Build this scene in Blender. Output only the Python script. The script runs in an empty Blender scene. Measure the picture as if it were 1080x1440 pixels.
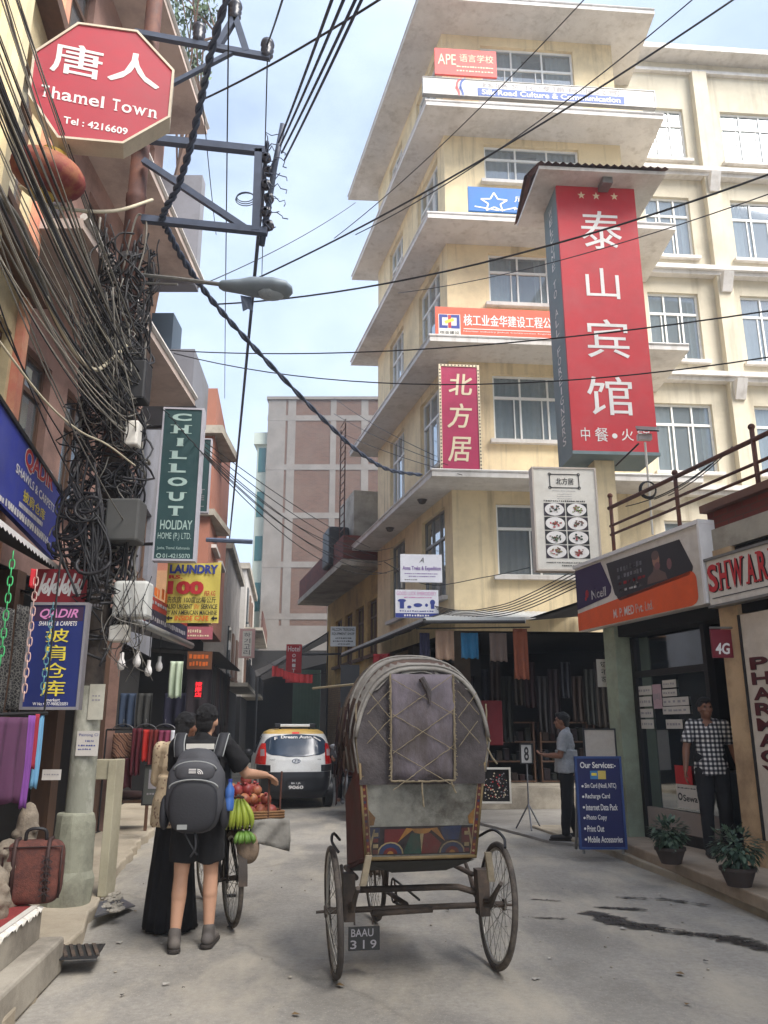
import bpy, bmesh, math, random
from mathutils import Vector as V, Matrix
R = math.radians
rnd = random.Random(7)
SC = bpy.context.scene
COL = SC.collection
# ------------------------------------------------------------------ camera
F, PITCH, CAMZ = 1122.0, R(15.1), 1.55
cam = bpy.data.objects.new('camera', bpy.data.cameras.new('camera'))
COL.objects.link(cam)
cam.location = (0, 0, CAMZ)
cam.rotation_euler = (R(90) + PITCH, 0, 0)
cam.data.sensor_fit = 'HORIZONTAL'
cam.data.sensor_width = 36
cam.data.lens = F / 1080 * 36
cam.data.clip_start = 0.05
cam.data.clip_end = 3000
SC.camera = cam
# ------------------------------------------------------------------ sky, sun, exposure
SUN_EL, SUN_AZ = R(48), R(128)      # hazy sun behind the camera, a little to the right
w = bpy.data.worlds.new('World'); SC.world = w; w.use_nodes = True
nt = w.node_tree; nt.nodes.clear()
out = nt.nodes.new('ShaderNodeOutputWorld'); bg = nt.nodes.new('ShaderNodeBackground')
sky = nt.nodes.new('ShaderNodeTexSky'); sky.sky_type = 'NISHITA'; sky.sun_disc = False
sky.sun_elevation = SUN_EL; sky.sun_rotation = SUN_AZ; sky.dust_density = 2.5; sky.air_density = 1.0; sky.ozone_density = 1.5
tc = nt.nodes.new('ShaderNodeTexCoord'); mp = nt.nodes.new('ShaderNodeMapping'); mp.inputs['Scale'].default_value = (1.0, 1.0, 1.9)
mp.inputs['Location'].default_value = (0.35, 0.1, 0.2)
nz = nt.nodes.new('ShaderNodeTexNoise'); nz.inputs['Scale'].default_value = 2.3; nz.inputs['Detail'].default_value = 9; nz.inputs['Roughness'].default_value = .55
cr = nt.nodes.new('ShaderNodeValToRGB'); cr.color_ramp.elements[0].position = .36; cr.color_ramp.elements[1].position = .62
mx = nt.nodes.new('ShaderNodeMix'); mx.data_type = 'RGBA'
mx.inputs['B'].default_value = (3.5, 4.15, 5.1, 1)
ml = nt.nodes.new('ShaderNodeMath'); ml.operation = 'MULTIPLY_ADD'; ml.inputs[1].default_value = .6; ml.inputs[2].default_value = .28
L = nt.links.new
L(tc.outputs['Generated'], mp.inputs['Vector']); L(mp.outputs['Vector'], nz.inputs['Vector']); L(nz.outputs['Fac'], cr.inputs['Fac'])
L(cr.outputs['Color'], ml.inputs[0]); L(ml.outputs[0], mx.inputs['Factor']); L(sky.outputs['Color'], mx.inputs['A'])
L(mx.outputs['Result'], bg.inputs['Color']); bg.inputs['Strength'].default_value = 0.105
L(bg.outputs['Background'], out.inputs['Surface'])
sun = bpy.data.objects.new('sun', bpy.data.lights.new('sun', 'SUN')); COL.objects.link(sun)
sun.data.energy = 3.4; sun.data.angle = R(38); sun.data.color = (1, .96, .91)
sd = V((math.sin(SUN_AZ) * math.cos(SUN_EL), math.cos(SUN_AZ) * math.cos(SUN_EL), math.sin(SUN_EL)))
sun.rotation_euler = sd.to_track_quat('Z', 'Y').to_euler()
SC.view_settings.view_transform = 'Standard'; SC.view_settings.look = 'None'
SC.view_settings.exposure = 1.47; SC.view_settings.gamma = 1
# ------------------------------------------------------------------ pixel -> ray helpers (to place real things at real distances)
CP, SP = math.cos(PITCH), math.sin(PITCH)
def ray(px, py):
    u, v = (px - 540) / F, (720 - py) / F
    return V((u, CP - v * SP, SP + v * CP))
def G(px, py, z=0.0):
    d = ray(px, py); t = (z - CAMZ) / d.z
    return V((d.x * t, d.y * t, z))
def Y(px, py, y):
    d = ray(px, py); t = y / d.y
    return V((d.x * t, y, CAMZ + d.z * t))
class PL:
    """vertical plane through p; ang = direction (degrees) of its right-hand axis seen from the front"""
    def __init__(s, p, ang):
        s.p = V((p[0], p[1], 0)); a = R(ang); s.ang = ang
        s.d = V((math.cos(a), math.sin(a), 0)); s.n = V((math.sin(a), -math.cos(a), 0))
    def hit(s, px, py, off=0):
        d = ray(px, py); o = V((0, 0, CAMZ)); q = s.p + s.n * off
        t = (q - o).dot(s.n) / d.dot(s.n); P = o + d * t
        return (P - q).dot(s.d), P.z
    def pt(s, a, z, off=0): return s.p + s.d * a + s.n * off + V((0, 0, z))
    def rect(s, TL, BR, off=0):
        a, b = s.hit(*TL, off), s.hit(*BR, off)
        return a[0], b[0], b[1], a[1]
    def at(s, a, off=0): return PL(s.p + s.d * a + s.n * off, s.ang)
def PLat(px, py, y, ang):
    P = Y(px, py, y); return PL((P.x, P.y), ang)
# ------------------------------------------------------------------ materials
def S(r, g, b):
    f = lambda c: (c / 255 / 12.92) if c / 255 <= .04045 else ((c / 255 + .055) / 1.055) ** 2.4
    return (f(r), f(g), f(b), 1)
MATS = {}
def newmat(name):
    m = bpy.data.materials.new(name); m.use_nodes = True
    n = m.node_tree; p = n.nodes['Principled BSDF']
    return m, n, p
def objco(n, scale=(1, 1, 1)):
    t = n.nodes.new('ShaderNodeTexCoord'); mpn = n.nodes.new('ShaderNodeMapping'); mpn.inputs['Scale'].default_value = scale
    n.links.new(t.outputs['Object'], mpn.inputs['Vector']); return mpn.outputs['Vector']
def noise(n, vec, scale, detail=6, rough=.6):
    q = n.nodes.new('ShaderNodeTexNoise'); q.inputs['Scale'].default_value = scale; q.inputs['Detail'].default_value = detail
    q.inputs['Roughness'].default_value = rough; n.links.new(vec, q.inputs['Vector']); return q.outputs['Fac']
def ramp(n, fac, stops):
    c = n.nodes.new('ShaderNodeValToRGB'); e = c.color_ramp.elements
    while len(e) < len(stops): e.new(.5)
    for k, (p, co) in enumerate(stops):
        e[k].position = p; e[k].color = co if len(co) == 4 else (*co, 1)
    n.links.new(fac, c.inputs['Fac']); return c.outputs['Color']
def mixc(n, fac, a, b, mode='MIX'):
    q = n.nodes.new('ShaderNodeMix'); q.data_type = 'RGBA'; q.blend_type = mode
    for sk, val in (('Factor', fac), ('A', a), ('B', b)):
        if hasattr(val, 'links'): n.links.new(val, q.inputs[sk])
        else: q.inputs[sk].default_value = val
    return q.outputs['Result']
def bump(n, p, fac, st=.3, dist=.02):
    b = n.nodes.new('ShaderNodeBump'); b.inputs['Strength'].default_value = st; b.inputs['Distance'].default_value = dist
    n.links.new(fac, b.inputs['Height']); n.links.new(b.outputs['Normal'], p.inputs['Normal'])
def mul(c, k): return (min(c[0] * k, 1), min(c[1] * k, 1), min(c[2] * k, 1), 1)
def mat(name, col, rough=.75, var=.2, scale=5, metal=0, bmp=0, dirt=None, dirtamt=.5, stretch=(1, 1, 1), bscale=None, streak=None):
    """painted or plain surface: base colour broken up by two sizes of noise, with optional dirt in patches"""
    if name in MATS: return MATS[name]
    m, n, p = newmat(name); col = col if len(col) == 4 else (*col, 1)
    v = objco(n, stretch); a = noise(n, v, scale, 8)
    c = ramp(n, a, [(.3, mul(col, 1 - var)), (.7, mul(col, 1 + var * .6))])
    if dirt:
        d = noise(n, v, scale * .37 + .5, 10, .7)
        f = ramp(n, d, [(.45, (0, 0, 0, 1)), (.66, (dirtamt,) * 3 + (1,))])
        c = mixc(n, f, c, dirt)
    if streak:      # rain streaks: noise drawn out vertically
        d = noise(n, objco(n, (2.6, 2.6, .16)), 2.2, 8, .65); e = noise(n, v, .9, 5)
        f = ramp(n, d, [(.52, (0, 0, 0, 1)), (.74, (.55, .55, .55, 1))]); c = mixc(n, f, c, streak)
        c = mixc(n, ramp(n, e, [(.55, (0, 0, 0, 1)), (.6, (.16, .16, .16, 1))]), c, mul(col, 1.25))
    n.links.new(c, p.inputs['Base Color'])
    rr = n.nodes.new('ShaderNodeMapRange'); rr.inputs['To Min'].default_value = max(rough - .12, .05); rr.inputs['To Max'].default_value = min(rough + .12, 1)
    n.links.new(a, rr.inputs['Value']); n.links.new(rr.outputs['Result'], p.inputs['Roughness'])
    p.inputs['Metallic'].default_value = metal
    if bmp: bump(n, p, noise(n, v, bscale or scale * 6, 6), bmp)
    MATS[name] = m; return m
def brick_mat(name, c1, c2, mortar, sc=1.0, rot=None, bw=.24, rh=.075, stain=None):
    if name in MATS: return MATS[name]
    m, n, p = newmat(name)
    t = n.nodes.new('ShaderNodeTexCoord'); sep = n.nodes.new('ShaderNodeSeparateXYZ'); n.links.new(t.outputs['Object'], sep.inputs[0])
    # wall coordinate along the wall (x and y mixed by the wall's heading) and height
    ang = R(rot or 0)
    mx1 = n.nodes.new('ShaderNodeMath'); mx1.operation = 'MULTIPLY'; mx1.inputs[1].default_value = math.cos(ang); n.links.new(sep.outputs[0], mx1.inputs[0])
    my1 = n.nodes.new('ShaderNodeMath'); my1.operation = 'MULTIPLY_ADD'; my1.inputs[1].default_value = math.sin(ang); n.links.new(sep.outputs[1], my1.inputs[0]); n.links.new(mx1.outputs[0], my1.inputs[2])
    cmb = n.nodes.new('ShaderNodeCombineXYZ'); n.links.new(my1.outputs[0], cmb.inputs[0]); n.links.new(sep.outputs[2], cmb.inputs[1])
    b = n.nodes.new('ShaderNodeTexBrick'); b.inputs['Scale'].default_value = sc
    b.inputs['Brick Width'].default_value = bw; b.inputs['Row Height'].default_value = rh; b.inputs['Mortar Size'].default_value = .008
    b.inputs['Color1'].default_value = c1; b.inputs['Color2'].default_value = c2; b.inputs['Mortar'].default_value = mortar
    n.links.new(cmb.outputs[0], b.inputs['Vector'])
    d = noise(n, t.outputs['Object'], .9, 9, .7)
    c = mixc(n, ramp(n, d, [(.4, (0, 0, 0, 1)), (.75, (.65, .65, .65, 1))]), b.outputs['Color'], stain or mortar)
    n.links.new(c, p.inputs['Base Color']); p.inputs['Roughness'].default_value = .9
    bump(n, p, b.outputs['Fac'], -.4, .01)
    MATS[name] = m; return m
def glass_mat(name, tint, transp=.45, rough=.03):
    if name in MATS: return MATS[name]
    m, n, p = newmat(name)
    n.nodes.remove(p); o = n.nodes['Material Output']
    g = n.nodes.new('ShaderNodeBsdfGlossy'); g.inputs['Roughness'].default_value = rough; g.inputs['Color'].default_value = (.9, .95, 1, 1)
    t = n.nodes.new('ShaderNodeBsdfTransparent'); t.inputs['Color'].default_value = (.75, .82, .85, 1)
    d = n.nodes.new('ShaderNodeBsdfDiffuse'); d.inputs['Color'].default_value = tint
    a = n.nodes.new('ShaderNodeMixShader'); a.inputs[0].default_value = transp; n.links.new(d.outputs[0], a.inputs[1]); n.links.new(t.outputs[0], a.inputs[2])
    lw = n.nodes.new('ShaderNodeLayerWeight'); lw.inputs['Blend'].default_value = .3
    b = n.nodes.new('ShaderNodeMixShader'); n.links.new(lw.outputs['Facing'], b.inputs[0]); n.links.new(a.outputs[0], b.inputs[1]); n.links.new(g.outputs[0], b.inputs[2])
    n.links.new(b.outputs[0], o.inputs['Surface'])
    MATS[name] = m; return m
# ------------------------------------------------------------------ things and parts
XF = {}
def tag(o, label=None, cat=None, group=None, kind=None):
    if label: o['label'] = label
    if cat: o['category'] = cat
    if group: o['group'] = group
    if kind: o['kind'] = kind
    return o
def thing(name, label, cat, loc=(0, 0, 0), rz=0, group=None, M=None):
    o = bpy.data.objects.new(name, None); COL.objects.link(o); o.empty_display_size = .2
    M = M or (Matrix.Translation(V(loc)) @ Matrix.Rotation(rz, 4, 'Z')); o.matrix_world = M; o.matrix_basis = M
    XF[o.name] = M
    return tag(o, label, cat, group)
def copy_tree(o, parent=None):
    c = o.copy(); COL.objects.link(c)
    if parent: c.parent = parent
    for ch in o.children: copy_tree(ch, c)
    return c
class MB:
    def __init__(s): s.v = []; s.f = []; s.m = []; s.k = 0
    def face(s, pts, k=None):
        i = len(s.v); s.v += [V(p) for p in pts]; s.f.append(tuple(range(i, i + len(pts)))); s.m.append(s.k if k is None else k)
    def grid(s, rows, closed=False, k=None, cap=False):
        i = len(s.v); n = len(rows[0])
        for r in rows: s.v += [V(p) for p in r]
        for a in range(len(rows) - 1):
            for b in range(n if closed else n - 1):
                c = (b + 1) % n
                s.f.append((i + a * n + b, i + a * n + c, i + (a + 1) * n + c, i + (a + 1) * n + b)); s.m.append(s.k if k is None else k)
        if cap:
            s.f.append(tuple(i + b for b in reversed(range(n)))); s.m.append(s.k if k is None else k)
            e = i + (len(rows) - 1) * n; s.f.append(tuple(e + b for b in range(n))); s.m.append(s.k if k is None else k)
    def hexa(s, c, k=None):   # 8 corners: bottom 4 (ccw), top 4
        i = len(s.v); s.v += [V(p) for p in c]
        for q in ((3, 2, 1, 0), (4, 5, 6, 7), (0, 1, 5, 4), (1, 2, 6, 5), (2, 3, 7, 6), (3, 0, 4, 7)):
            s.f.append(tuple(i + j for j in q)); s.m.append(s.k if k is None else k)
    def box(s, c, sz, M=None, k=None):
        x, y, z = sz[0] / 2, sz[1] / 2, sz[2] / 2
        P = [V(q) for q in ((-x, -y, -z), (x, -y, -z), (x, y, -z), (-x, y, -z), (-x, -y, z), (x, -y, z), (x, y, z), (-x, y, z))]
        if M is not None: P = [M @ q for q in P]
        s.hexa([q + V(c) for q in P], k)
    def obox(s, pl, a0, a1, z0, z1, o0, o1, k=None):
        s.hexa([pl.pt(a0, z0, o1), pl.pt(a1, z0, o1), pl.pt(a1, z0, o0), pl.pt(a0, z0, o0),
                pl.pt(a0, z1, o1), pl.pt(a1, z1, o1), pl.pt(a1, z1, o0), pl.pt(a0, z1, o0)], k)
    def prism(s, poly, z0, z1, k=None):      # poly: ccw list of (x,y)
        n = len(poly); i = len(s.v)
        s.v += [V((p[0], p[1], z0)) for p in poly] + [V((p[0], p[1], z1)) for p in poly]
        s.f.append(tuple(i + j for j in reversed(range(n)))); s.f.append(tuple(i + n + j for j in range(n)))
        s.m += [s.k if k is None else k] * 2
        for j in range(n):
            c = (j + 1) % n; s.f.append((i + j, i + c, i + n + c, i + n + j)); s.m.append(s.k if k is None else k)
    def tube(s, pts, r, n=6, k=None, cap=True):
        pts = [V(p) for p in pts]; rows = []
        rr = r if isinstance(r, (list, tuple)) else [r] * len(pts)
        up = None
        for j, p in enumerate(pts):
            t = (pts[min(j + 1, len(pts) - 1)] - pts[max(j - 1, 0)])
            if t.length < 1e-9: t = V((0, 0, 1))
            t.normalize()
            if up is None: up = t.orthogonal().normalized()
            else:
                up = up - t * up.dot(t)
                up = t.orthogonal().normalized() if up.length < 1e-6 else up.normalized()
            b = t.cross(up)
            rows.append([p + (up * math.cos(2 * math.pi * q / n) + b * math.sin(2 * math.pi * q / n)) * rr[j] for q in range(n)])
        s.grid(rows, True, k, cap)
    def lathe(s, prof, n=16, M=None, k=None):  # prof: (r,z)
        rows = [[V((r * math.cos(2 * math.pi * q / n), r * math.sin(2 * math.pi * q / n), z)) for q in range(n)] for r, z in prof]
        if M is not None: rows = [[M @ p for p in r] for r in rows]
        s.grid(rows, True, k)
    def ell(s, c, r, M=None, n=12, k=None):
        r = (r, r, r) if not hasattr(r, '__len__') else r
        rows = []
        h = max(n // 2, 4)
        for a in range(h + 1):
            th = math.pi * a / h; th = min(max(th, .02), math.pi - .02)
            rows.append([V((r[0] * math.sin(th) * math.cos(2 * math.pi * q / n), r[1] * math.sin(th) * math.sin(2 * math.pi * q / n), -r[2] * math.cos(th))) for q in range(n)])
        if M is not None: rows = [[M @ p for p in q] for q in rows]
        s.grid([[p + V(c) for p in q] for q in rows], True, k, True)
    def cap(s, a, b, ra, rb, n=12):      # tapered capsule
        a, b = V(a), V(b); t = (b - a); ln = t.length; t.normalize(); pts, rs = [], []
        for q in range(4): 
            th = math.pi / 2 * q / 4; pts.append(a - t * ra * math.cos(th)); rs.append(max(ra * math.sin(th), ra * .12))
        pts += [a, b]; rs += [ra, rb]
        for q in range(1, 5):
            th = math.pi / 2 * q / 4; pts.append(b + t * rb * math.sin(th)); rs.append(max(rb * math.cos(th), rb * .12))
        s.tube(pts, rs, n)
    def build(s, name, mats, parent=None, smooth=False, local=False, ang=None):
        me = bpy.data.meshes.new(name)
        vs = s.v
        if parent is not None and not local:
            q = parent
            while q.parent: q = q.parent
            Mi = XF[q.name].inverted(); vs = [Mi @ v for v in vs]
        me.from_pydata([tuple(v) for v in vs], [], s.f)
        for m in (mats if isinstance(mats, (list, tuple)) else [mats]): me.materials.append(m)
        if any(s.m): me.polygons.foreach_set('material_index', s.m)
        if smooth: me.polygons.foreach_set('use_smooth', [True] * len(me.polygons))
        me.update()
        o = bpy.data.objects.new(name, me); COL.objects.link(o)
        if parent is not None: o.parent = parent
        XF.setdefault(o.name, Matrix.Identity(4)) if parent is None else None
        if smooth and ang: me.set_sharp_from_angle(angle=R(ang))
        return o
def fixn(o):
    b = bmesh.new(); b.from_mesh(o.data); bmesh.ops.recalc_face_normals(b, faces=b.faces); b.to_mesh(o.data); b.free()
    return o
def bevel(o, wd, seg=2):
    md = o.modifiers.new('bevel', 'BEVEL'); md.width = wd; md.segments = seg; md.limit_method = 'ANGLE'; md.angle_limit = R(40); return o
# ------------------------------------------------------------------ lettering
TX = {}
def glyphs(t, bold=.0, shear=0.0, spacing=1.0):
    key = (t, bold, shear, spacing)
    if key in TX: return TX[key]
    c = bpy.data.curves.new('lettering', 'FONT'); c.body = t; c.offset = bold; c.shear = shear; c.space_character = spacing; c.resolution_u = 3
    o = bpy.data.objects.new('lettering', c); COL.objects.link(o)
    dg = bpy.context.evaluated_depsgraph_get(); me = bpy.data.meshes.new_from_object(o.evaluated_get(dg))
    vs = [v.co.copy() for v in me.vertices]; fs = [tuple(p.vertices) for p in me.polygons]
    bpy.data.objects.remove(o); bpy.data.curves.remove(c); bpy.data.meshes.remove(me)
    if not vs: vs = [V((0, 0, 0)), V((1, 1, 0))]
    x0 = min(v.x for v in vs); x1 = max(v.x for v in vs); y0 = min(v.y for v in vs); y1 = max(v.y for v in vs)
    q = ([((v.x - x0) / max(x1 - x0, 1e-6), (v.y - y0) / max(y1 - y0, 1e-6)) for v in vs], fs, (x1 - x0) / max(y1 - y0, 1e-6))
    TX[key] = q; return q
SERIF = {'C': [], 'H': [(0, 'tb'), (1, 'tb')], 'I': [(.5, 'tb')], 'L': [(.05, 'tb')], 'O': [], 'U': [(.04, 't'), (.96, 't')], 'T': [(.5, 'b')],
         'S': [], 'W': [(.03, 't'), (.97, 't')], 'A': [(.05, 'b'), (.95, 'b')], 'R': [(.05, 'tb'), (.92, 'b')], 'M': [(.05, 'tb'), (.95, 'tb')],
         'D': [(.05, 'tb')], 'Y': [(.05, 't'), (.95, 't'), (.5, 'b')], 'P': [(.06, 'tb')], 'E': [(.06, 'tb')], 'h': [(.1, 'b'), (.9, 'b')], 'm': [(.06, 'b'), (.5, 'b'), (.94, 'b')],
         'l': [(.5, 'b')], 'n': [(.1, 'b'), (.9, 'b')], 'w': [(.03, 't'), (.97, 't')], 'N': [(.06, 'tb'), (.94, 't')], 'Q': [], 'K': [(.05, 'tb'), (.95, 'b')]}
class Text:
    """collects words on one plane; one mesh per colour"""
    def __init__(s, pl, off=.004): s.pl = pl; s.off = off; s.b = MB()
    def put(s, t, a0, a1, z0, z1, bold=0.0, shear=0.0, k=0, off=None, slant=0):
        o = s.off if off is None else off
        if bold > .005 and any(ord(c) > 0x2e80 for c in t):     # thicken dense characters by overprinting, which never fills their gaps
            h = z1 - z0; dx = bold * h * .9 * (1 if a1 > a0 else -1)
            for q, (ex, ez) in enumerate(((0, 0), (dx, 0), (0, dx * .6), (dx, dx * .6))): s.put(t, a0 + ex - dx / 2, a1 + ex - dx / 2, z0 + ez - dx * .3, z1 + ez - dx * .3, 0, shear, k, o + .0004 * q, slant)
            return s
        vs, fs, asp = glyphs(t, bold, shear)
        i = len(s.b.v)
        s.b.v += [s.pl.pt(a0 + (a1 - a0) * x, z0 + (z1 - z0) * y + slant * x, o) for x, y in vs]
        for f in fs: s.b.f.append(tuple(i + j for j in f)); s.b.m.append(k)
        return s
    def px(s, t, TL, BR, **kw):
        a0, z1 = s.pl.hit(*TL, s.off); a1, z0 = s.pl.hit(*BR, s.off)
        return s.put(t, a0, a1, z0, z1, **kw)
    def serif(s, t, a0, a1, z0, z1, bold=.02, k=0, gap=.12, ww=None):
        """word in slab-serif letters: each letter separately, with small bars at the stem ends"""
        ws = [1.0 if c == ' ' else (1.5 if c in 'MWmw' else (.55 if c in 'Il' else 1.0)) for c in t]
        ws = [x * (.45 if c == ' ' else 1) for x, c in zip(ws, t)]
        tot = sum(ws) + gap * (len(t) - 1); u = (a1 - a0) / tot; x = a0; h = z1 - z0
        for c, wd in zip(t, ws):
            if c != ' ':
                low = c in 'amnewocsruxz'; zt = z0 + h * (.72 if low else 1)
                m = .12 * u if c in SERIF and SERIF[c] and c not in 'Il' else 0
                wdr = wd * (.5 if c in 'Il' else 1)
                xx = x + (wd - wdr) * u / 2
                s.put(c, xx + m, xx + wdr * u - m, z0, zt, bold=bold, k=k)
                for fx, tb in SERIF.get(c, []):
                    cx = xx + m + (wdr * u - 2 * m) * fx; hw = .17 * u
                    for e in tb:
                        zz = z0 if e == 'b' else zt - h * .075
                        s.b.face([s.pl.pt(cx - hw, zz, s.off + .001), s.pl.pt(cx + hw, zz, s.off + .001), s.pl.pt(cx + hw, zz + h * .075, s.off + .001), s.pl.pt(cx - hw, zz + h * .075, s.off + .001)], k)
            x += (wd + gap) * u
        return s
    def bar(s, a0, a1, z0, z1, k=0, off=None):
        o = s.off if off is None else off
        s.b.face([s.pl.pt(a0, z0, o), s.pl.pt(a1, z0, o), s.pl.pt(a1, z1, o), s.pl.pt(a0, z1, o)], k); return s
    def poly(s, pts, k=0, off=None):
        o = s.off if off is None else off
        s.b.face([s.pl.pt(a, z, o) for a, z in pts], k); return s
    def disc(s, a, z, ra, rz=None, k=0, off=None, n=24):
        rz = rz or ra
        return s.poly([(a + ra * math.cos(2 * math.pi * q / n), z + rz * math.sin(2 * math.pi * q / n)) for q in range(n)], k, off)
    def ring(s, a, z, r, wd, k=0, off=None, n=24, a0=0, a1=360, sz=1):
        o = s.off if off is None else off
        for q in range(n):
            t0, t1 = R(a0 + (a1 - a0) * q / n), R(a0 + (a1 - a0) * (q + 1) / n)
            s.b.face([s.pl.pt(a + rr * math.cos(t), z + sz * rr * math.sin(t), o) for rr, t in ((r, t0), (r + wd, t0), (r + wd, t1), (r, t1))], k)
        return s
    def line(s, p, q, wd, k=0, off=None):
        dx, dz = q[0] - p[0], q[1] - p[1]; l = math.hypot(dx, dz) or 1; nx, nz_ = -dz / l * wd / 2, dx / l * wd / 2
        return s.poly([(p[0] + nx, p[1] + nz_), (p[0] - nx, p[1] - nz_), (q[0] - nx, q[1] - nz_), (q[0] + nx, q[1] + nz_)], k, off)
    def scrawl(s, a0, a1, z0, z1, k=0, n=14, seed=1):
        """row of tiny unreadable print: short dashes"""
        g = random.Random(seed); x = a0; st = (a1 - a0) / n
        for q in range(n):
            wd = st * g.uniform(.45, .85); s.bar(x, x + wd, z0 + (z1 - z0) * g.uniform(0, .2), z1 - (z1 - z0) * g.uniform(0, .25), k); x += st
        return s
    def build(s, parent, mats, name='lettering'): return s.b.build(name, mats, parent)
def board(name, label, cat, pl, TL, BR, depth, face, frame=None, fw=.03, group=None, side=None, off=0):
    """flat sign board: face panel with thickness, raised rim; returns root and its plane rect"""
    a0, a1, z0, z1 = pl.rect(TL, BR) if len(TL) == 2 and not isinstance(TL[0], float) else (*TL, *BR)
    c = pl.pt((a0 + a1) / 2, z0, -depth / 2)
    r = thing(name, label, cat, c, R(pl.ang), group)
    b = MB(); b.obox(pl, a0, a1, z0, z1, -depth, 0); b.build('board', face if side is None else [face, side], r)
    if frame:
        f = MB(); p = .012
        f.obox(pl, a0 - fw, a0 + fw * .3, z0 - fw, z1 + fw, -depth - .005, p); f.obox(pl, a1 - fw * .3, a1 + fw, z0 - fw, z1 + fw, -depth - .005, p)
        f.obox(pl, a0 + fw * .3, a1 - fw * .3, z1 - fw * .3, z1 + fw, -depth - .005, p); f.obox(pl, a0 + fw * .3, a1 - fw * .3, z0 - fw, z0 + fw * .3, -depth - .005, p)
        f.build('frame', frame, r)
    return r, (a0, a1, z0, z1)
# ================================================================== MATERIALS IN USE
CREAM = mat('cream_paint', S(226, 207, 168), .85, .08, 1.2, bmp=.06, dirt=S(150, 132, 104), dirtamt=.35, streak=S(132, 118, 96))
CREAM2 = mat('cream_paint_wing', S(200, 191, 170), .85, .08, 1.2, bmp=.05, dirt=S(150, 138, 116), dirtamt=.3, streak=S(140, 128, 108))
SLABM = mat('slab_paint', S(212, 208, 203), .85, .1, .8, dirt=S(128, 120, 110), dirtamt=.45, bmp=.05, streak=S(150, 140, 128))
WHITE = mat('white_frame', S(225, 225, 222), .5, .06, 6)
OFFW = mat('off_white_board', S(222, 218, 208), .55, .05, 2, dirt=S(160, 150, 135), dirtamt=.4)
GREYF = mat('grey_aluminium', S(130, 128, 124), .4, .15, 8, metal=.4)
GLASS = glass_mat('window_glass', S(134, 146, 154), .5)
GLASSD = glass_mat('dark_glass', S(40, 48, 52), .5)
TEAL = glass_mat('teal_glass', S(60, 110, 112), .2)
CURT = mat('curtain', S(206, 208, 208), .9, .12, 9)
CURTB = mat('brown_curtain', S(150, 128, 108), .9, .2, 9)
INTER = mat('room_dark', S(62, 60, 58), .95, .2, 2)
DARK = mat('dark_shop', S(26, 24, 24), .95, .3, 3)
BLACK = mat('black_iron', S(34, 33, 34), .55, .2, 10)
RUST = mat('rust_iron', S(84, 52, 44), .75, .3, 12, bmp=.1, dirt=S(120, 74, 52), dirtamt=.6)
STEEL = mat('grey_steel', S(112, 112, 116), .45, .2, 10, metal=.5)
CONC = mat('concrete', S(168, 160, 146), .9, .2, 2.2, bmp=.25, dirt=S(92, 84, 74), dirtamt=.65)
CONCG = mat('green_grey_concrete', S(150, 150, 132), .9, .2, 3, bmp=.3, dirt=S(70, 66, 58), dirtamt=.8)
PIPE = mat('galvanised_pipe', S(150, 150, 148), .4, .15, 20, metal=.6)
WOOD = mat('brown_wood', S(96, 70, 54), .7, .3, 3, bmp=.15, stretch=(6, 6, .7))
PINKW = mat('pink_brown_wall', S(164, 130, 118), .9, .2, 1.6, bmp=.1, dirt=S(84, 66, 60), dirtamt=.6)
BEIGEW = mat('beige_wall', S(224, 206, 164), .9, .15, 1.5, bmp=.08, dirt=S(120, 104, 84), dirtamt=.5)
GREYB = mat('grey_blue_plaster', S(124, 126, 134), .9, .15, 1.2, dirt=S(90, 88, 86), dirtamt=.5)
ORANGE = mat('orange_plaster', S(168, 112, 92), .85, .12, 1.2, dirt=S(140, 90, 70), dirtamt=.4)
TOWERC = mat('tower_concrete', S(116, 112, 108), .9, .25, 1, bmp=.1, dirt=S(104, 96, 90), dirtamt=.5)
TARBRICK = brick_mat('tower_brick', S(92, 64, 53), S(76, 54, 46), S(92, 80, 70), 1.0, 0, stain=S(100, 84, 74))
REDBRICK = brick_mat('red_brick', S(122, 52, 40), S(96, 40, 34), S(88, 60, 50), 1.0, -74, stain=S(70, 44, 38))
BUFFB = brick_mat('buff_brick', S(160, 130, 96), S(138, 108, 78), S(110, 96, 78), 1.0, 105, stain=S(90, 76, 60))
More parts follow.
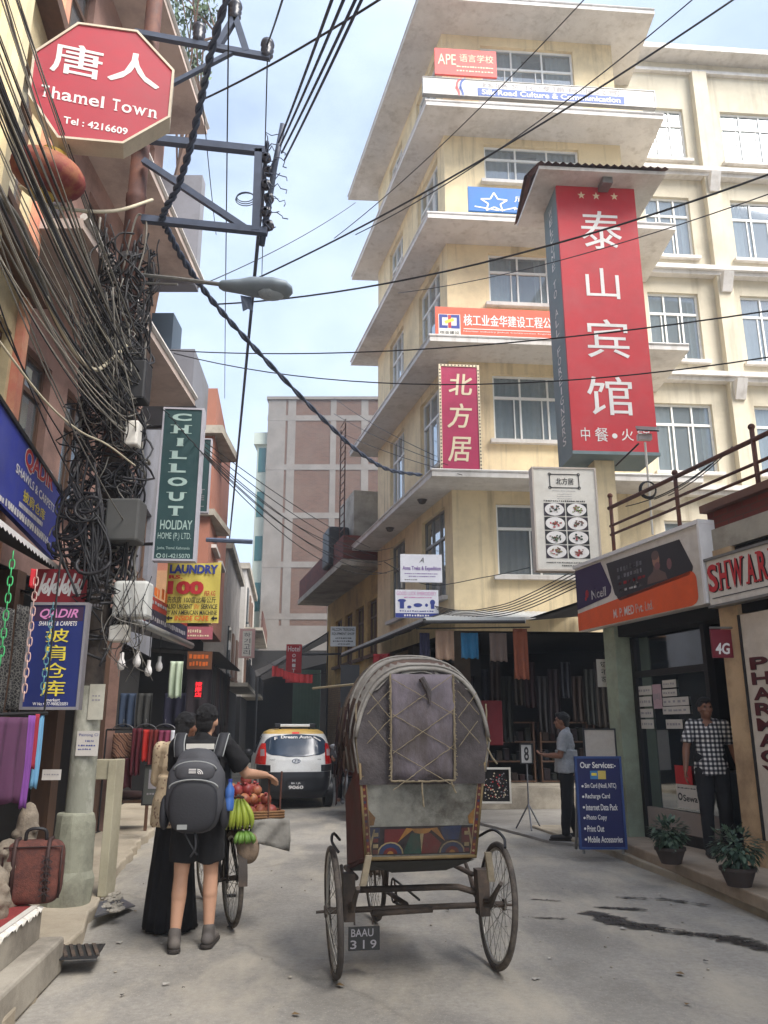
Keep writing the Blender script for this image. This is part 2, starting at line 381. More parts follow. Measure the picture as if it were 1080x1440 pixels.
# ================================================================== GROUND
def road_mat():
    m, n, p = newmat('road_surface'); v = objco(n)
    a = noise(n, v, .55, 10, .62); b = noise(n, v, 22, 5, .7); c2 = noise(n, objco(n, (1, .35, 1)), 1.7, 8, .65)
    base = ramp(n, a, [(.3, S(122, 118, 110)), (.5, S(156, 151, 142)), (.7, S(182, 175, 163))])
    base = mixc(n, ramp(n, b, [(.35, (0, 0, 0, 1)), (.75, (.5, .5, .5, 1))]), base, S(104, 98, 92))
    base = mixc(n, ramp(n, c2, [(.47, (0, 0, 0, 1)), (.7, (.85, .85, .85, 1))]), base, S(186, 176, 158))
    vo = n.nodes.new('ShaderNodeTexVoronoi'); vo.feature = 'DISTANCE_TO_EDGE'; vo.inputs['Scale'].default_value = .23; wv = mixc(n, .3, v, n.nodes.new('ShaderNodeTexNoise').outputs['Color']); n.links.new(wv, vo.inputs['Vector'])
    base = mixc(n, ramp(n, vo.outputs['Distance'], [(.0, (.3, .3, .3, 1)), (.006, (0, 0, 0, 1))]), base, S(90, 86, 80))
    ptc = noise(n, v, .32, 3, .4); base = mixc(n, ramp(n, ptc, [(.58, (0, 0, 0, 1)), (.6, (.35, .35, .35, 1))]), base, S(104, 102, 100))
    sp = noise(n, v, 90, 2, .5); base = mixc(n, ramp(n, sp, [(.6, (0, 0, 0, 1)), (.7, (.5, .5, .5, 1))]), base, S(190, 182, 168))
    n.links.new(base, p.inputs['Base Color']); p.inputs['Roughness'].default_value = .85
    bump(n, p, b, .5, .012)
    return m
ROAD = road_mat()
b = MB()
xs = [-300, -60, -20] + [-10 + .5 * q for q in range(41)] + [20, 60, 300]; ys = [-30, -8] + [-2 + .5 * q for q in range(70)] + [40, 60, 120, 500]
b.grid([[V((x, y, (0.006 * math.sin(x * 2.1 + y) * math.sin(y * 1.3 + .5 * x) if -9 < x < 9 and -2 < y < 30 else 0) - .006)) for x in xs] for y in ys])
tag(b.build('road', ROAD, smooth=True), kind='structure')
PAVE = mat('pavement_concrete', S(180, 168, 148), .92, .16, 2.0, bmp=.3, dirt=S(120, 106, 88), dirtamt=.6)
kerbpx = [(22, 1440), (126, 1307), (134, 1284), (190, 1200), (218, 1170), (232, 1120)]
kl = [G(*q) for q in kerbpx]
# ragged kerb line on the left
line = [V((-1.7, 2, 0)), V((-1.9, 3.8, 0))] + kl + [V((-5.9, 26, 0)), V((-7.8, 40, 0))]
pts = []
for a, c in zip(line, line[1:]):
    k = max(int((c - a).length / .18), 1)
    for q in range(k):
        p = a.lerp(c, q / k); j = .035 if p.y < 20 else 0
        pts.append((p.x + rnd.uniform(-j, j), p.y + rnd.uniform(-j, j)))
poly = [(-14, 2)] + [(x, y) for x, y in pts] + [(-7.8, 40), (-14, 40)]
b = MB(); b.prism(poly, -.1, .10)
tag(bevel(b.build('pavement_left', PAVE), .02, 2), kind='structure')
# right: low ledge + raised plinth in front of the shops
SH = PL((3.17, 11.1), -90 + 16.2 )          # shop-front plane, right hand end towards the camera
SH = PL((3.17, 11.1), -74)
led = [G(1080, 1292), G(1000, 1258), G(852, 1200), G(800, 1186, 0), V((2.3, 13.4, 0))]
b = MB(); b.prism([(2.5, 3.0), (14, 3.0), (14, 13.4)] + [(p.x, p.y) for p in reversed(led)], -.1, .07)
tag(bevel(b.build('pavement_right', PAVE), .015, 2), kind='structure')
pe = [G(1080, 1264, .18), G(882, 1186, .18)]
dirp = (pe[1] - pe[0]).normalized()
p0 = pe[0] - dirp * 5; p1 = pe[1] + dirp * .15
b = MB(); b.prism([(p0.x, p0.y), (12, p0.y), (12, 11.6), (3.3, 11.6), (p1.x, p1.y)], .06, .18)
KERB = mat('shop_step_concrete', S(170, 152, 132), .9, .15, 2, bmp=.2, dirt=S(110, 96, 80), dirtamt=.6)
tag(bevel(b.build('shop_step', KERB), .015, 2), kind='structure')
FL = mat('shop_forecourt_floor', S(150, 146, 140), .8, .15, 1.5, bmp=.1, dirt=S(96, 92, 88), dirtamt=.5)
b = MB(); q0, q1, q2 = G(640, 1150, .0), G(772, 1186, .0), G(806, 1190, .0)
b.prism([(q0.x, q0.y), (q1.x, q1.y), (q2.x, q2.y), (3.4, 11.7), (6.3, 11.7), (6.3, 22), (1.2, 22), (.95, 16.2)], -.1, .035)
tag(b.build('forecourt_floor', FL), kind='structure')
# wet trickle over the road on the right
WET = mat('wet_road', S(74, 70, 66), .4, .2, 6)
_n = WET.node_tree; _p = _n.nodes['Principled BSDF']; _n.links.new(ramp(_n, noise(_n, objco(_n), 7, 6, .7), [(.36, (.0, .0, .0, 1)), (.56, (.92, .92, .92, 1))]), _p.inputs['Alpha'])
def puddle(px, sc, seed):
    g = random.Random(seed); b = MB(); P = [G(*q, .0) for q in px]
    for a, c in zip(P, P[1:]):
        k = max(int((c - a).length / .045), 2)
        for q in range(k):
            m_ = a.lerp(c, q / k); n_ = 11; w_ = g.uniform(.5, 1.4)
            b.face([(m_.x + sc * w_ * g.uniform(.5, 1.3) * math.cos(2 * math.pi * j / n_) * 1.6, m_.y + sc * w_ * g.uniform(.5, 1.3) * math.sin(2 * math.pi * j / n_), .003 + .0006 * q + .0001 * g.random()) for j in range(n_)])
    return b
b = MB()
for px, sc in (([(830, 1283), (880, 1300), (960, 1312), (1030, 1320), (1095, 1340)], .085), ([(840, 1276), (905, 1280)], .04), ([(752, 1265), (790, 1268)], .03), ([(870, 1262), (940, 1265), (1000, 1274)], .03), ([(740, 1290), (800, 1293)], .022)):
    c = puddle(px, sc, int(px[0][0])); i = len(b.v); b.v += c.v; b.f += [tuple(i + j for j in f) for f in c.f]; b.m += c.m
tag(b.build('wet_patch', WET), 'dark wet trickle on the road by the right kerb', kind='structure')
# ================================================================== WALLS WITH WINDOWS
def wall(pl, a0, a1, z0, z1, holes, mt, parent, name='wall', depth=.18, th=None):
    """wall sheet with real openings and reveals"""
    b = MB()
    A = sorted({a0, a1} | {h[0] for h in holes} | {h[1] for h in holes}); Z = sorted({z0, z1} | {h[2] for h in holes} | {h[3] for h in holes})
    A = [a for a in A if a0 <= a <= a1]; Z = [z for z in Z if z0 <= z <= z1]
    for x, y in zip(A, A[1:]):
        for u, v in zip(Z, Z[1:]):
            cx, cz = (x + y) / 2, (u + v) / 2
            if any(h[0] < cx < h[1] and h[2] < cz < h[3] for h in holes): continue
            b.face([pl.pt(x, u), pl.pt(y, u), pl.pt(y, v), pl.pt(x, v)])
    for h in holes:
        x, y, u, v = h
        b.face([pl.pt(x, u), pl.pt(x, u, -depth), pl.pt(x, v, -depth), pl.pt(x, v)]); b.face([pl.pt(y, u), pl.pt(y, v), pl.pt(y, v, -depth), pl.pt(y, u, -depth)])
        b.face([pl.pt(x, v), pl.pt(x, v, -depth), pl.pt(y, v, -depth), pl.pt(y, v)]); b.face([pl.pt(x, u), pl.pt(y, u), pl.pt(y, u, -depth), pl.pt(x, u, -depth)])
    return b.build(name, mt, parent)
def window(parent, pl, h, frame=WHITE, glass=GLASS, cols=3, transom=.68, sill=True, curtain=CURT, sillm=SLABM, rec=.09, fw=.05, csh=1.0, seed=0):
    g = random.Random(seed + int(h[0] * 100) + int(h[2] * 10)); x, y, u, v = h
    f = MB(); o0, o1 = -rec - .05, -rec
    f.obox(pl, x, x + fw, u, v, o0, o1); f.obox(pl, y - fw, y, u, v, o0, o1); f.obox(pl, x + fw, y - fw, v - fw, v, o0, o1); f.obox(pl, x + fw, y - fw, u, u + fw, o0, o1)
    zt = u + (v - u) * transom
    if transom < 1:
        f.obox(pl, x + fw, y - fw, zt - fw * .6, zt + fw * .6, o0, o1 + .008)
    st = (y - x) / cols
    for q in range(1, cols):
        f.obox(pl, x + q * st - fw * .4, x + q * st + fw * .4, u + fw, v - fw, o0 + .005, o1 + .004)
        if transom < 1: f.obox(pl, x + q * st - fw * .25 - st * .22, x + q * st + fw * .25 - st * .22, u + fw, zt - fw * .6, o0 + .01, o1 - .006)
    w_ = f.build('window', frame, parent)
    p = MB(); p.face([pl.pt(x + .01, u + .01, -rec - .03), pl.pt(y - .01, u + .01, -rec - .03), pl.pt(y - .01, v - .01, -rec - .03), pl.pt(x + .01, v - .01, -rec - .03)]); p.build('pane', glass, w_)
    if sill:
        s = MB(); s.obox(pl, x - .1, y + .1, u - .09, u - .003, -.05, .12); s.build('sill', sillm, w_)
    if curtain:
        c = MB(); n = int((y - x) / .045); rows = []
        for z in (u, (u + v) / 2, v): rows.append([pl.pt(x + (y - x) * q / n, z, -rec - .16 + .03 * math.sin(q * 1.9 + .4 * math.sin(q * .7)) ) for q in range(n + 1)])
        if csh < 1:   # curtains drawn apart: leave a dark gap
            k0 = int(n * g.uniform(.25, .5)); k1 = int(k0 + n * (1 - csh))
            c.grid([r[:k0] for r in rows]); c.grid([r[k1:] for r in rows])
        else: c.grid(rows)
        c.build('curtain', curtain, w_, smooth=True)
    return w_
# ------------------------------------------------------------------ the cream corner building
E = 4.6    # heading of its front (degrees)
YF = PL((1.45, 16.35), E)               # front wall, a = 0 at the street corner
YS = PL((1.45, 16.35), -75)             # side wall facing the street: a < 0 runs away
yb = thing('corner_building', 'cream six-storey corner building with wide white roof slabs at every floor', 'building', (1.45, 16.35, 0))
FH = [3.5, 6.5, 9.5, 12.5, 15.5, 18.55]
FW = 4.4; SL = 6.3
def fwin(TL, BR): return YF.rect(TL, BR)
front = [fwin((697, 708), (742, 810)), fwin((692, 526), (815, 622)), fwin((686, 356), (815, 432)), fwin((680, 203), (817, 262)), fwin((675, 57), (808, 116))]
def clampw(h, k):
    zb = FH[k]; return (h[0], min(h[1], FW - .35), max(h[2], zb + .75), min(h[3], zb + 2.78))
front = [clampw(h, k) for k, h in enumerate(front)]
front[0] = (front[0][0], front[0][0] + 1.9, front[0][2], front[0][3])
front[4] = (front[4][0], front[4][1], FH[4] + .95, FH[4] + 2.72)
wall(YF, 0, FW, 3.45, 18.6, front, CREAM, yb)
for k, h in enumerate(front): window(yb, YF, h, cols=2 if k == 0 else 3, transom=.66, curtain=CURTB if k == 0 else CURT, csh=1 if k < 2 else .75, seed=k)
side = []
for k, zb in enumerate(FH[:5]):
    a1 = -.42; side.append((-2.15, -.5, zb + .75, zb + 2.72)); side.append((-4.95, -3.55, zb + .75, zb + 2.72))
wall(YS, -SL, 0, 3.45, 18.6, side, CREAM, yb)
for h in side: window(yb, YS, h, cols=3, transom=.68, frame=WHITE if h[2] > 7 else GREYF, curtain=CURT if h[2] > 7 else CURTB, csh=.6, seed=3)
# core so that rooms look dark, back and right-hand walls
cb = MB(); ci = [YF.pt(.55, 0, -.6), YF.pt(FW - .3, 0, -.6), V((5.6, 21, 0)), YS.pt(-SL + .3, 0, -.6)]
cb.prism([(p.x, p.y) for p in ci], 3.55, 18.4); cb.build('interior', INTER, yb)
rb = MB(); e0 = YF.pt(FW, 0); e1 = e0 + V((-.02, 5, 0)); s1 = YS.pt(-SL, 0)
rb.face([e0 + V((0, 0, 3.45)), e1 + V((0, 0, 3.45)), e1 + V((0, 0, 18.6)), e0 + V((0, 0, 18.6))])
rb.face([s1 + V((0, 0, 3.45)), s1 + V((0, 0, 18.6)), e1 + V((0, 0, 18.6)), e1 + V((0, 0, 3.45))]); rb.build('wall', CREAM, yb)
def slabpoly(ov_f, ov_s, ov_r, far):
    n_f, n_s = YF.n, YS.n
    c0 = YF.p + YF.d * -.0; 
    # corner of the two offset lines
    A = YF.p + n_f * ov_f; B = YS.p + n_s * ov_s
    d1, d2 = YF.d, YS.d
    t = ((B - A).x * (-d2.y) + (B - A).y * d2.x) / (d1.x * (-d2.y) + d1.y * d2.x)
    c = A + d1 * t
    r = A + d1 * (FW + ov_r)
    fl = B - d2 * (SL + far)
    return [c, r, V((r.x + .05, 20.5, 0)), V((fl.x + 1.6, fl.y + .1, 0)), fl]
for k, z in enumerate(FH):
    top = k == 5
    pg = slabpoly(.95, .72, .72, .62) if not top else slabpoly(1.0, .85, .75, .75)
    if k == 0: continue
    q = MB(); q.prism([(p.x, p.y) for p in pg], z - .05, z + .07); o = q.build('roof_slab', SLABM, yb)
    q = MB(); pg2 = [p * 1 for p in pg]
    # small upstand just behind the edge
    q.tube([pg[4] + V((0, 0, z + .085)), pg[0] + V((0, 0, z + .085)), pg[1] + V((0, 0, z + .085))], .028, 6); q.build('slab_edge', SLABM, yb)
# roof parapet / pitched lip on top
pg = slabpoly(.6, .45, .4, .4); q = MB(); q.prism([(p.x, p.y) for p in pg], 18.63, 18.85); q.build('roof_slab', SLABM, yb)
lamp = mat('soffit_lamp', S(70, 64, 60), .5, .2, 9)
for a in (-.9, -3.6):
    P = YS.pt(a, 6.45, .38); q = MB(); q.lathe([(.02, -.1), (.07, -.08), (.1, -.02), (.12, 0), (0, 0)], 12, Matrix.Translation(P)); q.build('soffit_lamp', lamp, yb)
# ground floor of the corner building: piers, dark open shop room
PIERD = mat('dim_pier', S(74, 62, 52), .9, .25, 3, dirt=S(40, 34, 32))
for P_, x0, x1 in ((YF, -.02, .3), (YF, 4.1, 4.4), (YS, -SL, -SL + .4), (YS, -3.4, -3.0)):
    gf = MB(); gf.obox(P_, x0, x1, .03, 3.44, -.4, -.02); gf.build('pier', PIERD, yb)
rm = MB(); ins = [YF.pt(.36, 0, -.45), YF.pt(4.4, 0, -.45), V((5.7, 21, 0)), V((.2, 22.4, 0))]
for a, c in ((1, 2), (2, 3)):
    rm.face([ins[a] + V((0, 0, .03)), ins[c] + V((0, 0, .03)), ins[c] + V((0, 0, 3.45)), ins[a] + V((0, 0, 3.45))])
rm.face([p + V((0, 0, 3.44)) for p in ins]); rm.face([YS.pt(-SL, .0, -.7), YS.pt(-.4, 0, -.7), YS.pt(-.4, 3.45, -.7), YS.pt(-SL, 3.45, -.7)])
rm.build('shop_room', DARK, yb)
st = MB(); st.obox(YF, .36, 4.1, .04, .42, -2.5, .25); st.build('shop_step', CONC, yb)
bw = MB(); bw.obox(YS, -SL + .42, -.2, 0, 1.0, -.6, -.05); bw.obox(YS, -SL + .42, -3.42, 1.0, 3.4, -.6, -.1); bw.build('brick_base', BUFFB, yb)
# ------------------------------------------------------------------ wing building behind
WG = PL((6.3, 18.0), 4.6)
wb = thing('wing_building', 'long pale cream wing building with wide windows behind the red hotel sign', 'building', (6.3, 18, 0))
WL = 11.0
rows = [((903, 150), (968, 226), (1012, 160), (1095, 230)), ((905, 275), (978, 362), (1026, 281), (1120, 364)), ((910, 410), (992, 508), (1040, 416), (1140, 512)), ((918, 566), (1012, 665), (1060, 570), (1170, 668))]
holes = []
for r in rows:
    for TL, BR in ((r[0], r[1]), (r[2], r[3])):
        holes.append(WG.rect(TL, BR))
# regular storeys from the measured ones; extend beyond the frame
zz = [(holes[2 * k][2], holes[2 * k][3]) for k in range(4)]
hs = []
for k, (z0, z1) in enumerate(zz):
    hs += [(holes[2 * k][0], holes[2 * k][1], z0, z1), (holes[2 * k + 1][0], holes[2 * k + 1][0] + 1.7, z0, z1), (holes[2 * k + 1][0] + 2.7, holes[2 * k + 1][0] + 4.4, z0, z1), (holes[2 * k + 1][0] + 5.3, holes[2 * k + 1][0] + 7, z0, z1)]
zlow = zz[3][0] - 2.9
hs += [(hs[12][0], hs[12][1], zlow, zlow + 1.7), (hs[13][0], hs[13][1], zlow, zlow + 1.7)]
ZT = WG.hit(1000, 92)[1]
wall(WG, -.2, WL, 2.0, ZT, hs, CREAM2, wb)
CURTG = mat('grey_curtain', S(170, 176, 178), .9, .15, 9)
for h in hs: window(wb, WG, h, cols=3, transom=.7, curtain=CURTG, csh=.55, sill=True, seed=9)
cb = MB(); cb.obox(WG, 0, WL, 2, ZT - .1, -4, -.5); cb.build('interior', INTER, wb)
q = MB()
for k, (z0, z1) in enumerate(zz):
    q.obox(WG, -.2, WL, z0 - .52, z0 - .4, .002, .32)
    q.obox(WG, -.2, WL, z0 - .62, z0 - .525, .002, .22)
q.obox(WG, -.2, WL, ZT - .02, ZT + .14, -.3, .5); q.obox(WG, -.2, WL, ZT - .4, ZT - .3, .002, .12)
q.build('floor_ledge', SLABM, wb)
cxs = [holes[2 * k + 1][0] - .5 for k in range(4)]
ca = sum(cxs) / 4
for a in (ca, ca + 2.7, ca + 5.3): q = MB(); q.obox(WG, a - .2, a + .2, 2, ZT - .42, .002, .2); q.build('column', CREAM2, wb)
for a in (ca, ca + 2.7, ca + 5.3):
    for z0, z1 in zz:
        q = MB()
        p = [(a - .13, z0 - .63, .2), (a + .13, z0 - .63, .2), (a + .13, z0 - .63, .5), (a - .13, z0 - .63, .5)]
        q.hexa([WG.pt(a - .13, z0 - 1.1, .26), WG.pt(a + .13, z0 - 1.1, .26), WG.pt(a + .13, z0 - 1.1, .205), WG.pt(a - .13, z0 - 1.1, .205), WG.pt(a - .13, z0 - .63, .46), WG.pt(a + .13, z0 - .63, .46), WG.pt(a + .13, z0 - .63, .205), WG.pt(a - .13, z0 - .63, .205)]); q.build('bracket', SLABM, wb)
# link wall between corner building and wing
q = MB(); q.face([V((5.83, 19.9, 2)), V((6.12, 17.95, 2)), V((6.12, 17.95, ZT)), V((5.83, 19.9, ZT))]); q.build('wall', CREAM2, wb)
# ------------------------------------------------------------------ brick tower in the distance
TY = 42
tp = Y(370, 760, TY); TW = PL((tp.x, TY), 0)
tb = thing('brick_tower', 'tall unfinished brick building with concrete frame closing the street', 'building', (tp.x, TY, 0))
zt = TW.hit(450, 561)[1]
q = MB(); q.obox(TW, 0, 9, 0, zt, -9, 0); q.build('wall', TARBRICK, tb)
q = MB()
for py in (588, 657, 725, 794, 867):
    z = TW.hit(450, py)[1]; q.obox(TW, -.02, 9.02, z - .16, z + .16, -8, .03)
for px, hw in ((383, .5), (405, .22), (466, .16), (512, .2)):
    a = TW.hit(px, 760)[0]; q.obox(TW, a - hw, a + hw, 0, zt - .02, -.1, .022)
q.obox(TW, -.1, 9.1, zt - .05, zt + .12, -9.1, .1); q.obox(TW, .0, 9, 0, TW.hit(450, 880)[1], -.3, .05)
q.build('concrete_frame', TOWERC, tb)
q = MB(); q.obox(TW, -.62, -.02, 0, zt - 2.3, -7, -.5); q.obox(TW, -.8, -.02, zt - 2.6, zt - 1.9, -7, -.3); q.build('side_bay', mat('pale_green_plaster', S(170, 178, 168), .9, .1, 1), tb)
for py0, py1 in ((626, 660), (688, 724), (751, 786), (817, 858)):
    z1 = TW.hit(365, py0)[1]; z0 = TW.hit(365, py1)[1]
    q = MB(); q.obox(TW, -.52, -.12, z0, z1, -.6, -.47); q.build('window', TEAL, tb)
q = MB(); q.obox(TW, -.8, 6, 0, 5.4, -1, .12); q.build('shade_box', DARK, tb)  # near-black box standing in for the shade at the tower's foot
# ------------------------------------------------------------------ low building after the corner building (balcony, pole cage)
LB = YS.at(-SL - .05, -.12)
lb = thing('balcony_house', 'low yellow house with timber windows and a jutting first-floor balcony', 'building', LB.p)
lh = [(-1.6, -.5, 3.6, 5.2), (-3.2, -2.1, 3.6, 5.2), (-4.8, -3.7, 3.6, 5.2), (-6.4, -5.3, 3.6, 5.2)]
wall(LB, -8, 0, 3.0, 6.0, lh, mat('ochre_plaster', S(190, 158, 96), .9, .15, 1.5, dirt=S(96, 80, 56), dirtamt=.6), lb)
for h in lh: window(lb, LB, h, frame=WOOD, glass=GLASSD, cols=2, transom=.7, curtain=None, sillm=WOOD)
q = MB(); q.obox(LB, -8, 0, .9, 3.0, -.3, -.02); q.build('brick_base', BUFFB, lb)
q = MB(); q.obox(LB, -8, 0, 0, .9, -.3, -.005); q.obox(LB, -8, 0, 0, 8.4, -3, -.55); q.build('interior', DARK, lb)
q = MB(); q.obox(LB, -8, -.05, 6.0, 6.18, -.5, 1.15); q.build('balcony_slab', CONC, lb)
q = MB(); q.obox(LB, -8, -.1, 6.2, 6.9, .98, 1.1); q.obox(LB, -.2, -.1, 6.2, 6.9, .0, .97); q.build('balcony_wall', REDBRICK, lb)
q = MB(); q.obox(LB, -3.4, -1.2, 6.2, 8.6, -.5, .55); q.build('roof_room', CONC, lb)
q = MB()
for k in range(7):
    for a in (-.9, -.25): q.tube([LB.pt(a, 6.2, 1.05), LB.pt(a, 10.4, 1.05)], .02, 5)
for k in range(16):
    z = 6.9 + k * .24; q.tube([LB.pt(-.95, z, 1.05), LB.pt(-.2, z, 1.05)], .014, 4)
q.build('iron_cage', RUST, lb)
q = MB(); q.obox(LB, -2.6, -1.5, 6.3, 7.5, .6, 1.25); bevel(q.build('water_tank', BLACK, lb), .08, 3)
# dark covered passage at the foot of the tower
cv = thing('market_canopy', 'dark sloping canopy over stalls below the brick tower', 'canopy', (-5.5, 33, 0))
q = MB(); A = [Y(362, 952, 33), Y(462, 888, 30), V((-1.4, 37, 6)), V((-6, 37, 4))]
q.face(A); q.face([p + V((0, 0, -.05)) for p in reversed(A)]); q.build('roof_sheet', mat('tarred_sheet', S(60, 58, 58), .8, .2, 2), cv)
q = MB()
for P in (A[0], A[1]): q.tube([P, V((P.x, P.y, 0))], .05)
q.build('post', BLACK, cv)
q = MB(); q.face([V((-8.6, 39, 0)), V((-1.5, 36, 0)), V((-1.5, 36, 4.6)), V((-8.6, 39, 3.0))]); q.build('back_wall', DARK, cv)
# small far stalls, green shutter
q = MB(); P = Y(430, 1010, 30); q.obox(PL((P.x, 30), 0), -.5, .5, 0, 3.6, -.2, 0); 
for k in range(9): q.obox(PL((P.x, 30), 0), -.5 + k * .12, -.45 + k * .12, .02, 3.55, .003, .03)
tag(q.build('green_shutter', mat('green_metal', S(88, 112, 92), .6, .15, 4)), 'green ribbed metal shutter below the red hotel sign', 'shutter')
# ------------------------------------------------------------------ left side of the street
LN = PL((-3.52, 6.2), 99)              # near left facade
nb = thing('shawl_shop_building', 'cream and brown building with timber windows over the shawl shop', 'building', (-3.38, 6.2, 0))
nh = []
for z0, z1 in ((3.6, 5.3), (6.3, 8.2), (9.2, 11.2), (12.2, 14)):
    for a0 in (-4.7, -3.1, -1.55, -.1): nh.append((a0, a0 + 1.05, z0, z1))
wall(LN, -9, 1.25, 3.0, 15, nh, BEIGEW, nb)
for j, h in enumerate(nh): window(nb, LN, h, frame=WOOD if j % 4 > 1 else GREYF, cols=2, transom=.75, curtain=CURTB, sillm=WOOD, csh=.7, seed=j)
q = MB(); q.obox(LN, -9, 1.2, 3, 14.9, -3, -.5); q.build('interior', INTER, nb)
q = MB()
for z in (5.75, 8.75, 11.75): q.obox(LN, -9, 1.25, z, z + .16, .002, .22)
q.build('timber_band', WOOD, nb)
PIL = mat('cream_pilaster', S(232, 218, 178), .85, .1, 1.4, dirt=S(170, 150, 120), dirtamt=.4); PILP = mat('salmon_pilaster', S(206, 128, 108), .85, .15, 1.4, dirt=S(220, 190, 150), dirtamt=.6)
for k, a in enumerate((-4.95, -4.75, -3.4, -3.2, -1.85, -1.65, -.35, -.18, 1.12)): q = MB(); q.obox(LN, a - .09, a + .09, 3.02, 15, .002, .15 if k % 2 else .08); q.build('pilaster', PIL if k % 3 != 2 else PILP, nb)
for x0, x1 in ((-9, -5.2), (.45, 1.25)): q = MB(); q.obox(LN, x0, x1, 0, 2.99, -.4, .03); q.build('pier', mat('dark_brown_pier', S(78, 64, 56), .9, .3, 3, bmp=.2, dirt=S(40, 34, 32)), nb)
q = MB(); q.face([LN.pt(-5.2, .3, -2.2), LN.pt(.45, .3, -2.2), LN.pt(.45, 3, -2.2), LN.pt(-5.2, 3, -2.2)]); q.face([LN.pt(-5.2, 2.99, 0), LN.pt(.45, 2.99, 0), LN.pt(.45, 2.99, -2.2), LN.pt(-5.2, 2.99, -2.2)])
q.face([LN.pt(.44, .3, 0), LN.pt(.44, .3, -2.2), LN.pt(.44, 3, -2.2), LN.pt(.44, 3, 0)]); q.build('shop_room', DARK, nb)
# building two (eaves)
L2 = PL((-4.0, 7.6), 90)
eb = thing('eaves_building', 'brown building with three deep concrete eaves beyond the cable pole', 'building', (-4, 7.6, 0))
eh = []
for z0, z1 in ((4.2, 5.7), (7.2, 8.6), (9.7, 11.3)):
    for a0 in (.25, 1.75, 3.2): eh.append((a0, a0 + 1.0, z0, z1))
wall(L2, -.4, 4.7, 3.2, 13.5, eh, PINKW, eb)
for j, h in enumerate(eh): window(eb, L2, h, frame=WOOD, glass=GLASS, cols=2, transom=.72, curtain=CURTB, sillm=WOOD, csh=.8, seed=j)
q = MB(); q.obox(L2, -.4, 4.7, 0, 13.4, -4, -.5); q.build('interior', INTER, eb)
q = MB(); q.face([L2.pt(4.7, 0), L2.pt(4.7, 0, -4), L2.pt(4.7, 13.5, -4), L2.pt(4.7, 13.5)]); q.face([L2.pt(-.4, 0), L2.pt(-.4, 13.5), L2.pt(-.4, 13.5, -4), L2.pt(-.4, 0, -4)]); q.build('wall', PINKW, eb)
EAVE = mat('eave_concrete', S(190, 174, 164), .9, .15, 1.2, dirt=S(96, 84, 80), dirtamt=.5)
for z, ye, x in ((11.9, 12.15, -3.2), (9.0, 12.5, -3.2), (6.6, 12.1, -3.08)):
    q = MB(); q.prism([(-4.02, 7.3), (x - .08, 7.3), (x, ye), (-4.02, ye)], z, z + .12); q.build('eave', EAVE, eb)
    q = MB(); q.tube([V((x - .08, 7.3, z + .14)), V((x, ye, z + .14))], .045); q.build('slab_edge', SLABM, eb)
q = MB(); q.box((-3.7, 12.35, 10.0), (.9, .25, 2.2)); q.build('drain_box', GREYB, eb)
# ground floor of building two: dark shop with shutters
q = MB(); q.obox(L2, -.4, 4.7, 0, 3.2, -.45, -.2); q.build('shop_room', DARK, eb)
for a in (.9, 2.4, 3.9): q = MB(); q.obox(L2, a, a + .22, .1, 3.2, -.19, .04); q.build('pier', WOOD, eb)
# building three (grey block behind the chillout sign)
g3 = thing('grey_block', 'grey-blue plastered block between the brown eaves and the orange house', 'building', (-4.9, 12.9, 0))
L3 = PL((-4.45, 12.9), 97)
h3 = [(.5, 1.5, 4.3, 5.8), (2.2, 3.2, 4.3, 5.8)]
wall(L3, 0, 4.4, 3.0, 8.7, h3, GREYB, g3)
for h in h3: window(g3, L3, h, frame=WOOD, glass=GLASSD, cols=2, curtain=None, sillm=WOOD)
q = MB(); q.obox(L3, 0, 4.4, 0, 8.6, -4, -.5); q.build('interior', INTER, g3)
q = MB(); q.face([L3.pt(0, 0), L3.pt(0, 8.7), L3.pt(0, 8.7, -4), L3.pt(0, 0, -4)]); q.build('wall', GREYB, g3)
P0, P1 = Y(226, 505, 13.2), Y(277, 570, 13.2)
q = MB(); q.prism([(-4.5, 12.8), (P1.x, 12.8), (P1.x - .1, 14.4), (-4.6, 14.4)], P1.z, P0.z); q.build('parapet', GREYB, g3)
P0, P1 = Y(214, 440, 13.0), Y(240, 500, 13.0)
q = MB(); q.box(((P0.x + P1.x) / 2, 13.3, (P0.z + P1.z) / 2), (P1.x - P0.x, .6, P0.z - P1.z)); q.build('water_tank', mat('blue_grey_tank', S(70, 84, 98), .5, .1, 4), g3)
q = MB(); q.obox(L3, 0, 4.4, 0, 3.0, -.45, -.2); q.build('shop_room', DARK, g3)
# orange house
oh = thing('orange_house', 'orange plastered house seen edge-on beside the green hotel sign', 'building', (-5.0, 18, 0))
Po0, Po1 = Y(268, 545, 18), Y(305, 560, 18)
OX = Po1.x
LO = PL((OX, 18), 97)
ho = [(.8, 1.9, 5.8, 7.4), (2.8, 3.9, 5.8, 7.4)]
wall(LO, 0, 5, 3.9, Po0.z, ho, ORANGE, oh)
for h in ho: window(oh, LO, h, frame=WOOD, glass=GLASSD, cols=2, curtain=None)
q = MB(); q.prism([(-9, 18), (OX, 18), (OX - .6, 23), (-9, 23)], 3.9, Po0.z - .02); oo = q.build('wall', ORANGE, oh); oo.location = (0, 0, 0)
q = MB(); q.prism([(-9, 17.8), (OX + .22, 17.8), (OX + .2, 20), (-9, 20)], Po0.z - 1.25, Po0.z - 1.05); q.prism([(-9, 17.86), (OX + .12, 17.86), (OX + .1, 20), (-9, 20)], 6.3, 6.45); q.build('floor_ledge', CONC, oh)
q = MB(); q.prism([(-9, 17.9), (OX + .08, 17.9), (OX - .02, 19), (-9, 19)], 3.9, 5.0); q.build('wall', mat('buff_plaster', S(196, 150, 110), .9, .1, 1.3, dirt=S(120, 94, 74)), oh)
